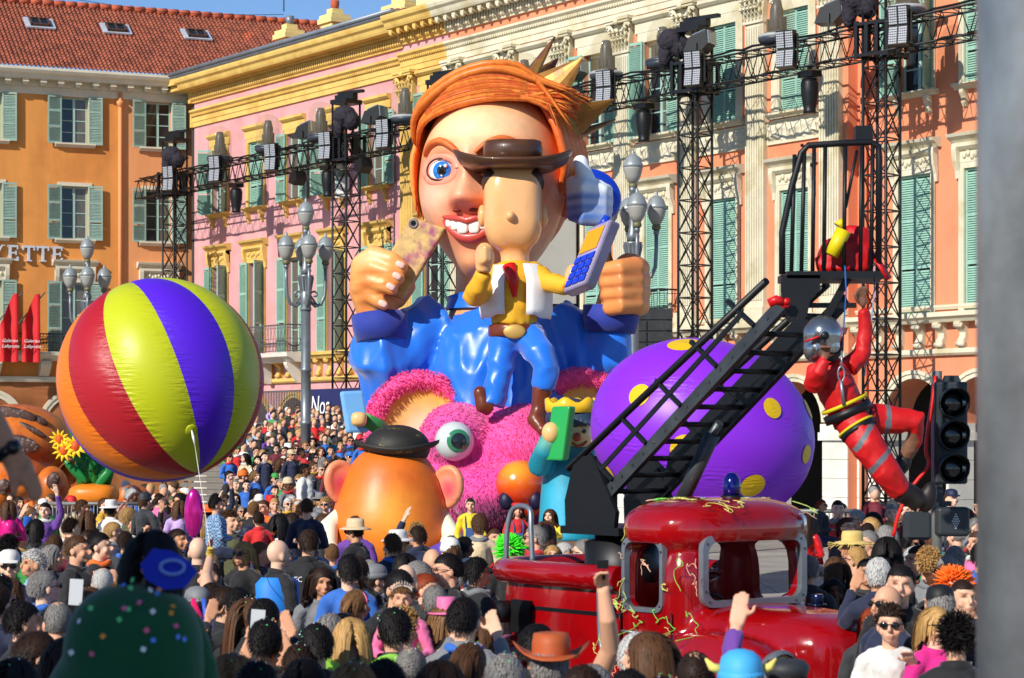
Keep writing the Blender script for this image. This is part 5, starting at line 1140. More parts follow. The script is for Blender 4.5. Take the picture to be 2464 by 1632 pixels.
b.ell(TK(-.3,0,.72), (.75,.70,.36), 24, 12, TMx, e=.45)
body_me = remesh(b, .022, 7, 'cab'); bo_ = bpy.data.objects.new('tmpb', body_me); COL.objects.link(bo_)
def roundrect(w, h, r, n=5):
    out = []
    for cx, cy, a0 in ((w-r,h-r,0),(-w+r,h-r,90),(-w+r,-h+r,180),(w-r,-h+r,270)):
        for i in range(n+1): a = R(a0+90*i/n); out.append((cx+r*math.cos(a), cy+r*math.sin(a)))
    return out
cut = MB(); cut.ell(TK(-.36,0,1.42), (.36,.60,.50), 24, 14, TMx, e=.42)
cut2 = MB(); ws = roundrect(.47,.215,.09); cut2.prism(ws, TK(-.3,0,1.655), -TRt, Vector((0,0,1)), TF*1.0)
cut3 = MB(); sw_ = roundrect(.20,.24,.08); cut3.prism(sw_, TK(-.37,-1.0,1.62), TF, Vector((0,0,1)), TRt*2.0)
cut4 = MB(); bw_ = roundrect(.40,.15,.07); cut4.prism(bw_, TK(-1.2,0,1.68), -TRt, Vector((0,0,1)), TF*.8)
tmp = []
for c_ in (cut, cut2, cut3, cut4):
    me = c_.mesh('c', []); bm = bmesh.new(); bm.from_mesh(me); bmesh.ops.recalc_face_normals(bm, faces=bm.faces); bm.to_mesh(me); bm.free(); o = bpy.data.objects.new('c', me); COL.objects.link(o); tmp.append(o)
    md = bo_.modifiers.new('b','BOOLEAN'); md.object = o; md.operation = 'DIFFERENCE'; md.solver = 'EXACT'
dg = bpy.context.evaluated_depsgraph_get(); out = bpy.data.meshes.new_from_object(bo_.evaluated_get(dg))
for o in tmp+[bo_]: bpy.data.objects.remove(o)
out.polygons.foreach_set('use_smooth', [True]*len(out.polygons)); out.materials.clear(); out.materials.append(redM)
P = verts_of(out); set_verts(out, P - np.array(TO))
try: out.set_sharp_from_angle(angle=R(40))
except Exception: pass
link('cab', out, tk)
alu = mat('brushed aluminium', srgb(150,156,164), .4, .7, var=.15, vscale=8)
def win_frame(poly, org, ex, ey, nrm, nm, w=.045):
    ex = Vector(ex); ey = Vector(ey); nrm = Vector(nrm); n = len(poly); q = MB()
    sc = lambda p, d: (p[0]*(1+d/max(abs(p[0]),.15)), p[1]*(1+d/max(abs(p[1]),.15)))
    ins = [Vector(org)+ex*p[0]*.985+ey*p[1]*.985 for p in poly]; ou = [Vector(org)+ex*sc(p,w)[0]+ey*sc(p,w)[1] for p in poly]
    V = [p+nrm*.02 for p in ins]+[p+nrm*.02 for p in ou]+[p-nrm*.03 for p in ins]+[p-nrm*.03 for p in ou]
    fs = []
    for i in range(n):
        j = (i+1)%n; fs += [(i,j,n+j,n+i),(n+i,n+j,3*n+j,3*n+i),(i,2*n+i,2*n+j,j)]
    q.add(V, fs); f = q.build(nm, alu, tk)
    q = MB()
    for i in range(0,n,3):
        c = (ins[i]+ou[i])/2 + nrm*.02; q.lathe([(.010,0),(.008,.006)], 6, c, nrm)
    q.build('rivets', mat('dark rivet', srgb(50,50,54), .5), f)['kind'] = 'stuff'
    return f
win_frame(ws, TK(.085,0,1.655), -TRt, Vector((0,0,1)), TF, 'windscreen_frame')
win_frame(sw_, TK(-.37,.672,1.62), TF, Vector((0,0,1)), TRt, 'side_window_frame', .03)
clear = mat('clear windscreen glass', (.02,.02,.02,1), .02, alpha=.05, spec=.4)
q = MB(); q.prism(ws, TK(.075,0,1.655), -TRt, Vector((0,0,1)), TF*.006); q.build('windscreen', clear, tk)
# bed
rail = [(a, r) for a, r in ((-.72,.60),(-1.2,.62),(-1.9,.62),(-2.2,.58),(-2.38,.42),(-2.42,.1),(-2.42,-.1),(-2.38,-.42),(-2.2,-.58),(-1.9,-.62),(-1.2,-.62),(-.72,-.60))]
q = MB(); q.tube([TK(a,r,1.57) for a, r in rail], .095, 14); q.build('bed_rim', redM, tk)
q = MB(); rg = []
for z, k in ((1.5,.97),(1.2,1.0),(.85,1.0),(.6,.96)): rg.append([TK(-1.55+(a+1.55)*k, r*k, z) for a, r in rail])
q.rings(rg, 0, False, False); q.build('bed_side', redM, tk)
q = MB(); q.prism([(a, r) for a, r in rail], TK(0,0,1.28), TF, TRt, Vector((0,0,.03))); q.build('bed_floor', blackM, tk)
q = MB(); q.ell(TK(-1.9,.64,.72), (.5,.14,.36), 22, 12, TMx, e=.8); q.build('fender', redM, tk)
tyre = mat('tyre rubber', srgb(30,30,30), .8)
for a in (.32,-1.85):
    for r in (-.62,.62): q = MB(); q.lathe([(.12,-.09),(.33,-.09),(.37,-.04),(.37,.04),(.33,.09),(.12,.09)], 24, TK(a,r,.37), TRt); w = q.build('wheel', tyre, tk); q = MB(); q.lathe([(.02,-.095),(.2,-.097),(.2,.097),(.02,.095)], 18, TK(a,r,.37), TRt); q.build('rim', redM, w)
def rod(pts, rad, nm, m): q = MB(); P_, r_ = spline(pts, [rad]*len(pts), 4); q.tube(P_, r_, 8); return q.build(nm, m, tk)
rod([TK(-2.28,.5,1.62), TK(-2.26,.5,1.9), TK(-2.2,.48,2.06), TK(-2.0,.48,2.06), TK(-1.95,.5,1.9), TK(-1.93,.5,1.62)], .022, 'grab_rail', alu)
rod([TK(-.72,.68,1.5), TK(-.74,.78,1.5), TK(-.74,.79,1.4), TK(-.72,.79,1.1), TK(-.66,.78,1.02), TK(-.6,.68,1.02)], .02, 'grab_handle', alu)
q = MB(); q.lathe([(.0,0),(.09,0),(.09,.12),(.07,.13),(.07,.2),(.1,.22),(.1,.3),(.06,.32),(.06,.36),(0,.36)], 16, TK(-2.1,.62,1.25), TRt); q.build('hose_coupling', blackM, tk)
q = MB(); q.obox(TK(-1.9,.63,1.22), TF*.12, TRt*.02, Vector((0,0,.13))); q.build('coupling_plate', blackM, tk)
for a in (-.64, -.06):
    q = MB(); q.tube([TK(a,.676,z) for z in (.8,.95,1.1,1.25,1.36)], .006, 6); q.build('door_seam', blackM, tk)
q = MB(); q.tube([TK(a,.676,.8) for a in (-.64,-.45,-.25,-.06)], .006, 6); q.build('door_seam', blackM, tk)
q = MB(); q.tube([TK(-.56,.69,1.2), TK(-.56,.72,1.2), TK(-.44,.72,1.2), TK(-.44,.69,1.2)], .010, 8); q.build('door_handle', alu, tk)
# blue beacon
q = MB(); q.lathe([(.085,0),(.085,.02),(.07,.03)], 18, TK(-.18,-.02,2.165)); q.build('beacon_base', blackM, tk)
q = MB(); q.lathe([(.066,.02),(.068,.10),(.06,.15),(.035,.19),(.002,.2)], 18, TK(-.18,-.02,2.165)); q.build('beacon', mat('blue beacon plastic', srgb(8,18,110), .08, coat=.6, trans=.3), tk)
for r in (-.62,.62):
    c = TK(1.0,r,1.0); q = MB(); q.lathe([(.15,-.05),(.17,.0),(.17,.04),(.145,.05)], 24, c, TF, cap=False); h_ = q.build('headlight', alu, tk)
    q = MB(); q.lathe([(.145,.02),(.10,.05),(.001,.062)], 20, c, TF, cap=False); q.lathe([(.145,.0),(.001,-.06)], 20, c, TF); q.build('lens', mat('amber headlight glass', srgb(220,190,120), .1, metal=.2, coat=.5, var=.5, vscale=14), h_)
q = MB(); q.obox(TK(-.08,.80,1.1), TF*.05, TRt*.015, Vector((0,0,.045))); q.build('side_lamp', mat('smoked lamp plastic', srgb(40,54,40), .2), tk)
q = MB()
for i in range(7): q.obox(TK(.28+.05*i,.858,.85), TF*.012, TRt*.012, Vector((0,0,.13)))
q.build('vent', blackM, tk)
q = MB(); q.ell(TK(.35,-.38,1.40), (.075,.075,.01), 14, 6); q.lathe([(.045,0),(.045,.07),(.04,.075)], 12, TK(.35,-.38,1.40)); q.build('filler_cap', mat('navy chrome', srgb(30,44,80), .2, .6), tk)
q = MB(); q.tube([TK(-.12+.17*0, .3+.17*math.cos(t), 1.42+.06*math.sin(t)) for t in np.linspace(0,6.28,20)], .015, 6, cap=False); q.build('steering_wheel', blackM, tk)
# squirted foam string lying on the bodywork
fm = MB(); rr = random.Random(5)
for k in range(34):
    a0, z0 = (rr.uniform(-.62,.5), 0); p = []; side = rr.random() < .6
    a, z = (rr.uniform(-.7,.3), rr.uniform(.9,2.0)) if side else (rr.uniform(-.6,.3), 0)
    rpos = rr.uniform(-.5,.5)
    for i in range(rr.randint(6,22)):
        a += rr.uniform(-.05,.05); z -= rr.uniform(-.03,.05); rpos += rr.uniform(-.05,.05)
        if side: p.append(TK(a,.70+.0*i if z > 1.2 else .87,z))
        else: p.append(TK(a,rpos,2.178-.10*((rpos/.72)**4)-.06*(abs(a+.33)/.47)**4))
    if len(p) > 3: p, _r = spline(p, [.0028]*len(p), 4); fm.tube(p, _r, 4, mi=k % 4)
o = fm.build('foam_string', [mat('yellow foam string', srgb(214,214,110), .7), mat('green foam string', srgb(120,220,90), .7), mat('pale foam string', srgb(226,180,150), .7), mat('lime foam string', srgb(196,220,120), .7)], tk); o['kind'] = 'stuff'
# ================================================================ turntable ladder and cage
ld = thing('truck_ladder', 'black turntable ladder rising from the truck bed to a cage', 'ladder', TK(-1.65,0,1.3))
steelD = mat('worn dark steel rail', srgb(74,78,82), .4, .5, var=.3, vscale=6)
LB, LT = TK(-1.36,0,2.12), TK(.62,0,3.52); ldir = (LT-LB).normalized(); lup = ldir.cross(TRt).normalized(); lup = lup if lup.z > 0 else -lup
def LP(s, r, h): return LB + ldir*s + TRt*r + lup*h
LL = (LT-LB).length
q = MB(); q.lathe([(.3,0),(.3,.5),(.22,.52),(.22,.6)], 20, TK(-1.42,0,1.31)); q.obox(TK(-1.42,0,1.90), TF*.36, TRt*.34, Vector((0,0,.03))); q.build('turntable', blackM, ld)
for r in (-.30,.30):
    q = MB(); q.prism([(-.32,0),(.28,0),(.30,.12),(.02,.55),(-.2,.55),(-.33,.2)], TK(-1.42,r-.02,1.93), TF, Vector((0,0,1)), TRt*.04); q.build('turret_cheek', blackM, ld)
for r, m in ((.27,steelD),(-.27,blackM)):
    q = MB(); q.obox(LP(LL/2-.1,r,0), ldir*(LL/2+.25), TRt*.025, lup*.05, 0); o = q.build('ladder_rail', m, ld)
    h = MB()
    for i in range(16): h.lathe([(.014,0),(.012,.004)], 8, LP(.05+i*LL/16,r+.026,0), TRt)
    h.build('rail_hole', pupM if r > 0 else blackM, o)['kind'] = 'stuff'
for i in range(11): q = MB(); q.tube([LP(.15+i*(LL-.2)/10,-.27,0), LP(.15+i*(LL-.2)/10,.27,0)], .02, 8); q.build('rung', blackM, ld)
for r in (-.30,.30):
    q = MB(); q.tube([LP(-.15,r,.42), LP(LL*.3,r,.36), LP(LL+.05,r,.22)], .028, 8); q.build('handrail', blackM, ld)
    q = MB(); q.prism([(0,-.03),(LL*.9,-.03),(LL*.84,.15),(LL*.1,.15)], LP(.1,r*1.02,.07), ldir, lup, TRt*.012) if r < 0 else q.prism([(.1,.16),(LL*.84,.16),(LL*.86,.2),(.08,.2)], LP(.1,r*1.02,-.0), ldir, lup, TRt*.012); q.build('side_plate', blackM, ld)
    for i in range(5): q = MB(); q.bar(LP(.25+i*LL/5,r,.04), LP(.25+i*LL/5-.12,r,.36), .03); q.build('strut', blackM, ld)
q = MB(); q.tube([TK(-1.0,-.12,1.93), LP(LL*.42,-.12,-.06)], .06, 12); q.tube([LP(LL*.33,-.12,-.1), LP(LL*.46,-.12,-.04)], .035, 10); q.build('hydraulic_ram', steelD, ld)
CX = Vector((1,0,0)); CYv = Vector((0,1,0)); cg0 = W(2000, 668, 15.9)
cg = thing('rescue_cage', 'black barred cage at the top of the truck ladder', 'cage', cg0)
def CG(u, v, dy=0.): return W(u, v, 15.9+dy)
q = MB(); q.obox(CG(1998,668,.25), Vector((.34,0,0)), Vector((0,.28,0)), Vector((0,0,.025))); q.build('floor', blackM, cg)
for dy in (0,.5):
    q = MB(); q.tube([CG(1882,660,dy), CG(1882,560,dy), CG(1905,450,dy), CG(1928,368,dy), CG(1945,350,dy), CG(2040,344,dy), CG(2095,342,dy), CG(2114,352,dy), CG(2116,380,dy), CG(2114,660,dy)], .023, 8); q.build('frame_tube', blackM, cg)
    for u in (1904,1928,1955,1982,2030,2070,2096): q = MB(); q.tube([CG(u,662,dy), CG(u + (8 if u < 1940 else 4),  (372 if u < 1920 else 350),dy)], .016, 6); q.build('bar', blackM, cg)
    q = MB(); q.tube([CG(2035,500,dy), CG(2062,362,dy)], .012, 6); q.build('brace', blackM, cg)
for u in (1882,1930,2030,2116): q = MB(); q.tube([CG(u,(350 if u > 1890 else 560),0), CG(u,(350 if u > 1890 else 560),.5)], .014, 6); q.build('cross_tube', blackM, cg)
q = MB(); q.obox(CG(2077,322,.2), Vector((.06,0,0)), Vector((0,.06,0)), Vector((0,0,.05))); q.build('control_box', blackM, cg)
q = MB(); q.prism([(0,0),(.27,0),(.27,-.1),(.2,-.18),(.18,-.28),(.12,-.34),(.04,-.32),(.02,-.2),(0,-.12)], CG(1880,662,-.03), (1,0,0), (0,0,1), (0,.03,0)); q.build('hinge_plate', blackM, cg)
q = MB(); q.bar(CG(1945,735,.1), CG(2060,735,.1), .035); q.bar(CG(2040,670,.1), CG(1990,760,.1), .05); q.build('hinge_link', blackM, cg)
bagM = mat('red rescue bag nylon', srgb(196,16,22), .5, var=.2, vscale=6, bump=.5, bscale=9)
q = MB(); q.ell(CG(2035,625,.25), (.20,.16,.15), 18, 12, e=.7); q.ell(CG(2055,590,.25), (.12,.12,.14), 14, 10, e=.7); q.ell(CG(1990,640,.2), (.09,.1,.1), 12, 8); me = remesh(q, .018, 3, 'bag'); fold(me, .03, 5, 4); me.materials.append(bagM)
P = verts_of(me); bgo = thing('rescue_bag', 'crumpled red rescue bag with trailing strap inside the cage', 'bag', cg0); set_verts(me, P-np.array(cg0)); link('bag_body', me, bgo)
q = MB(); q.tube([CG(2100,610,.05), CG(2120,640,-.02), CG(2140,672,-.02)], .035, 4, flat=.2); q.build('strap', bagM, bgo)
q = MB(); q.tube([CG(2000,615,.02), CG(2030,555,.02)], [.05,.055], 14); q.tube([CG(2018,545,.02), CG(2028,530,.02)], [.04,.02], 10); o = q.build('rolled_mat', mat('yellow pvc', srgb(230,206,20), .4, var=.1), None); tag(o, 'rolled yellow mat standing in the cage on the red bag', 'mat')
q = MB(); q.tube([CG(1850,730,-.1), CG(1868,722,-.1), CG(1885,728,-.1)], [.03,.035,.03], 12); q.tube([CG(1885,728,-.1), CG(1900,724,-.1)], [.03,.022], 10); q.tube([CG(1880,735,-.1), CG(1898,738,-.1)], .014, 8); tag(q.build('hose_nozzle', mat('red nozzle plastic', srgb(200,20,22), .35)), 'small red hose nozzle clipped to the ladder hinge below the cage', 'nozzle')
for i, (pts, m, lab) in enumerate((([(2033,640),(2036,700),(2030,790),(2028,845)], mat('blue webbing', srgb(40,90,160), .7), 'blue webbing strap hanging from the cage to the firefighter harness'), ([(2106,640),(2104,700),(2096,780),(2086,850),(2080,905)], mat('pale blue webbing', srgb(130,160,196), .7), 'pale blue strap hanging from the cage behind the firefighter'))):
    q = MB(); q.tube([CG(u,v,-.15 if i == 0 else .1) for u, v in pts], .016, 6, flat=.3); tag(q.build('webbing_strap', m), lab, 'strap')
# ================================================================ traffic signal, poles
ts = thing('traffic_signal', 'dark three lens traffic signal on a grey pole beside the hanging firefighter', 'traffic light', (W(2252,1060,18).x, 18, 0))
def S_(u, v, dy=0.): return W(u, v, 18+dy)
poleG = mat('galvanised pole', srgb(132,134,130), .5, .3, var=.15)
sigM = mat('charcoal signal plastic', srgb(46,52,56), .5, var=.15)
q = MB(); q.tube([S_(2254,893), S_(2254,1500)], .041, 14); o = q.build('pole', poleG, ts)
q = MB(); q.obox(S_(2284,1042,-.05), Vector((.13,0,0)), Vector((0,.09,0)), Vector((0,0,.40))); o = q.build('housing', sigM, ts); md = o.modifiers.new('b','BEVEL'); md.width = .02; md.segments = 2
for v in (970,1048,1128):
    c = S_(2292,v,-.14); q = MB(); n = 20; rg = [[c+Vector((r*math.cos(a), y - (.12*max(0,math.sin(a)) if y < -.05 else 0), r*math.sin(a))) for a in np.linspace(0,2*math.pi,n,endpoint=False)] for r, y in ((.115,.0),(.118,-.03),(.12,-.09),(.112,-.09),(.108,-.02))]
    q.rings(rg, 0, False); vz = q.build('visor', sigM, ts); q = MB(); q.lathe([(.105,.0),(.06,.02),(.001,.025)], 18, c+Vector((0,.0,0)), (0,-1,0)); q.build('lens', mat('dark signal lens', srgb(18,22,22), .1, coat=.4), vz)
q = MB(); q.prism([(-.04,0),(-.02,.05),(.08,.05),(.1,0)], S_(2282,919,-.05), (1,0,0), (0,0,1), (0,.08,0)); q.build('top_bracket', sigM, ts)
q = MB(); q.obox(S_(2290,1255,-.06), Vector((.13,0,0)), Vector((0,.08,0)), Vector((0,0,.115))); o = q.build('pedestrian_housing', sigM, ts); md = o.modifiers.new('b','BEVEL'); md.width = .03; md.segments = 3
q = MB()
for i in range(7):
    for j in range(-abs(i-3)+0 and 0, 1): pass
    for j in range(4-abs(i-3)): q.obox(S_(2300-2.6*(3-abs(i-3))+5.2*j, 1238+5.5*i, -.145), Vector((.006,0,0)), Vector((0,.003,0)), Vector((0,0,.006)))
q.build('led_dots', mat('pale led dot', srgb(190,200,200), .4), ts)['kind'] = 'stuff'
q = MB(); q.obox(S_(2258,1190), Vector((.03,0,0)), Vector((0,.05,0)), Vector((0,0,.06))); q.obox(S_(2272,1212), Vector((.05,0,0)), Vector((0,.04,0)), Vector((0,0,.02))); q.build('bracket', sigM, ts)
q = MB(); pts, rr_ = spline([S_(2252,905,-.06), S_(2238,1000,-.07), S_(2228,1080,-.08), S_(2235,1120,-.1), S_(2200,1165,-.12), S_(2165,1230,-.12), S_(2150,1290,-.1)], [.03]*7, 4); q.tube(pts, rr_, 6, flat=.55); tag(q.build('red_ribbon', mat('red satin ribbon', srgb(220,30,18), .45)), 'long red ribbon tied to the traffic signal and trailing left', 'ribbon')
q = MB(); q.obox(S_(2207,1265,1.5), Vector((.11,0,0)), Vector((0,.09,0)), Vector((0,0,.12))); o = q.build('signal_back', sigM, None); tag(o, 'dark back of a small signal box beside the traffic signal pole', 'signal box'); md = o.modifiers.new('b','BEVEL'); md.width = .025
q = MB(); pr = [(.095,0)] + [(.095,z) for z in (2,4,6)]; q.lathe([(.2,0),(.2,7)], 64, (1.118,4.5,0)); tag(q.build('steel_pole', mat('scuffed stainless steel', srgb(160,162,162), .36, .6, var=.3, vscale=7, streak=(1,1,.6), bump=.15, bscale=14)), 'thick out of focus stainless steel pole at the picture edge', 'pole')
# unseen blocks added behind the camera to shade the nearest spectators
q = MB(); q.box(-34,-8.2,-9,-3,0,9.8); q.box(-34.3,-7.9,-9.3,-2.7,9.8,10.2)
for i in range(6):
    for z in (3.5,6.5): q.box(-32+4*i,-30.6+4*i,-3.05,-2.95,z,z+1.9)
q.box(-42,-15.5,-15,-9.4,0,16.6)
tag(q.build('added_shade_block', orangeW2), 'unseen orange block added behind the viewer to shade the nearest spectators', 'building')
# ================================================================ people
skinM = mat('skin', (1,1,1,1), .5, objcol=True, attr='paint', spec=.35)
hairMt = mat('hair', (1,1,1,1), .58, objcol=True, attr='paint', spec=.25)
clothM = mat('cloth', (1,1,1,1), .8, objcol=True, var=.18, vscale=9, bump=.5, bscale=16, sheen=.2)
plaidM = mat('checked cloth', (1,1,1,1), .8, objcol=True, bump=.4, bscale=16)
def _plaid():
    nt = plaidM.node_tree; N = nt.nodes; L = nt.links; b = N['Principled BSDF']; src = b.inputs['Base Color'].links[0].from_socket
    ck = N.new('ShaderNodeTexChecker'); ck.inputs['Scale'].default_value = 38; ck.inputs[1].default_value = (1,1,1,1); ck.inputs[2].default_value = (.25,.27,.32,1); tc = N.new('ShaderNodeTexCoord'); L.new(tc.outputs['Object'], ck.inputs['Vector'])
    mx = N.new('ShaderNodeMix'); mx.data_type = 'RGBA'; mx.blend_type = 'MULTIPLY'; mx.inputs[0].default_value = 1; L.new(src, mx.inputs[6]); L.new(ck.outputs[0], mx.inputs[7]); L.new(mx.outputs[2], b.inputs['Base Color'])
_plaid()
shinyM = mat('shiny cloth', (1,1,1,1), .3, objcol=True, bump=.6, bscale=7)
plainM = mat('plain colour', (1,1,1,1), .6, objcol=True)
HC_, HR_ = np.array((0,.012,1.645)), np.array((.077,.097,.098))
def arms_of(pose):
    d = ((.235,.03,1.13),(.225,-.07,.90)); up = ((.27,-.08,1.60),(.23,-.20,1.88)); ph = ((.25,-.15,1.22),(.115,-.31,1.52)); fo = ((.245,.0,1.14),(.07,-.21,1.13)); pt = ((.25,-.17,1.26),(.16,-.38,1.42))
    return {'down': (d,d), 'fold': (fo,fo), 'phone': (ph,ph), 'up1': (d,up), 'up2': (up,up), 'point': (d,pt), 'sit': (fo,fo), 'ride': (fo,fo), 'clap': (((.24,-.1,1.2),(.06,-.3,1.38)),)*2}[pose]
def person_meshes(pose):
    k = MB(); t = MB(); l = MB()
    # head and neck
    k.ell((0,.014,1.648), (.075,.095,.099), 18, 14); k.ell((0,-.022,1.585), (.059,.070,.072), 16, 10); k.ell((0,-.072,1.540), (.026,.022,.020), 10, 8)
    k.tube([(0,-.088,1.642),(0,-.108,1.612),(0,-.113,1.598)], [.010,.013,.0145], 8); k.ell((0,-.110,1.598), (.019,.013,.012), 10, 6); k.ell((0,-.092,1.562), (.027,.014,.014), 10, 6)
    for s in (-1,1): k.ell((s*.077,.018,1.608), (.011,.024,.034), 10, 8); k.ell((s*.045,-.062,1.59), (.025,.022,.026), 10, 6); k.ell((s*.034,-.083,1.655), (.024,.012,.010), 8, 6)
    k.tube([(0,.02,1.56),(0,.02,1.46),(0,.02,1.40)], [.052,.054,.075], 12)
    k.tube([(0,.02,1.44),(0,.02,1.38),(0,.01,1.15),(0,.01,.95),(0,.01,.86)], [.10,.14,.13,.125,.11], 14, flat=.7)
    t.tube([(0,.02,1.475),(0,.02,1.44),(0,.02,1.38),(0,.01,1.2),(0,.01,1.0),(0,.01,.82),(0,.01,.78)], [.07,.115,.165,.165,.16,.175,.165], 18, flat=.72)
    sit = pose in ('sit','ride')
    for s, (E, Wr) in zip((-1,1), arms_of(pose)):
        S = Vector((s*.165,.02,1.385)); E = Vector((s*E[0],E[1],E[2])); Wr = Vector((s*Wr[0],Wr[1],Wr[2])); d = (Wr-E).normalized()
        k.tube([S, E, Wr], [.05,.042,.028], 10); t.tube([(s*.03,.025,1.455), (s*.10,.022,1.425), S], [.06,.062,.062], 10); t.ell(S, (.066,.066,.056), 12, 8); t.tube([S, S.lerp(E,.5), E, E.lerp(Wr,.5), E.lerp(Wr,.93)], [.06,.058,.053,.048,.043], 12)
        pc_ = Wr + d*.055; sx_ = Vector((1,0,0)) if abs(d.x) < .8 else Vector((0,1,0)); sx_ = (sx_ - d*sx_.dot(d)).normalized(); nn = d.cross(sx_)
        k.obox(pc_, sx_*.036, nn*.013, d*.045)
        cl = Vector((0,-.35,.0)) if pose in ('phone','up1','up2','point') else Vector((0,0,-.2))
        for f in range(4):
            b0 = pc_ + d*.042 + sx_*(-.029+.0193*f); L_ = (.062,.074,.068,.052)[f]; k.tube([b0, b0+d*L_*.5, b0+(d*.75+cl*.6).normalized()*L_], [.0098,.0092,.0085], 6)
        k.tube([pc_ - sx_*s*.03, pc_ - sx_*s*.062 + d*.02, pc_ - sx_*s*.066 + d*.055], [.013,.011,.010], 6)
    for s in (-1,1):
        if sit: a, b_, c = Vector((s*.095,.01,.90)), Vector((s*(.11 if pose == 'sit' else .2),-.42,.90)), Vector((s*(.11 if pose == 'sit' else .2),-.42 if pose == 'sit' else -.34,.50))
        else: a, b_, c = Vector((s*.095,.01,.90)), Vector((s*.10,-.01,.49)), Vector((s*.10,.03,.07))
        k.tube([a,b_,c], [.075,.052,.036], 10); k.ell(c+Vector((0,-.06,-.03)), (.04,.11,.035), 10, 6)
        l.tube([a+Vector((0,0,.02)), a.lerp(b_,.5), b_, b_.lerp(c,.5), b_.lerp(c,.95)], [.10,.088,.068,.06,.056], 12)
    l.ell((0,.015,.90), (.175,.125,.13), 14, 8)
    kb = remesh(k, .0095, 2, 'person'); tb = remesh(t, .018, 6, 'top'); lb = remesh(l, .022, 2, 'trousers')
    fold(tb, .012, 9, 2); fold(lb, .010, 8, 4)
    P = verts_of(kb); F_ = P.copy(); F_[:,1] = np.where(P[:,1] < -.045, 0, 1)
    c = np.ones((len(P),3))
    for ctr, sg, col in ([((s*.034,0,1.636),(.015,.4,.0065),(.12,.09,.08)) for s in (-1,1)] + [((s*.034,0,1.656),(.022,.4,.006),(.28,.2,.15)) for s in (-1,1)] +
                         [((0,0,1.560),(.022,.4,.007),(.62,.26,.26)), ((0,0,1.545),(.03,.4,.006),(.85,.72,.68)), ((0,0,1.600),(.02,.4,.012),(1.0,.86,.82))] + [((s*.048,0,1.598),(.022,.4,.02),(1.0,.82,.78)) for s in (-1,1)]):
        w = gauss(F_, ctr, sg)[:,None].clip(0,1); c = c*(1-w) + c*np.array(col)*w
    set_attr(kb, 'paint', c); kb.materials.append(skinM); tb.materials.append(clothM); lb.materials.append(clothM); return kb, tb, lb
PM_ = {p: person_meshes(p) for p in ('down','fold','phone','up1','up2','point','sit','ride','clap')}
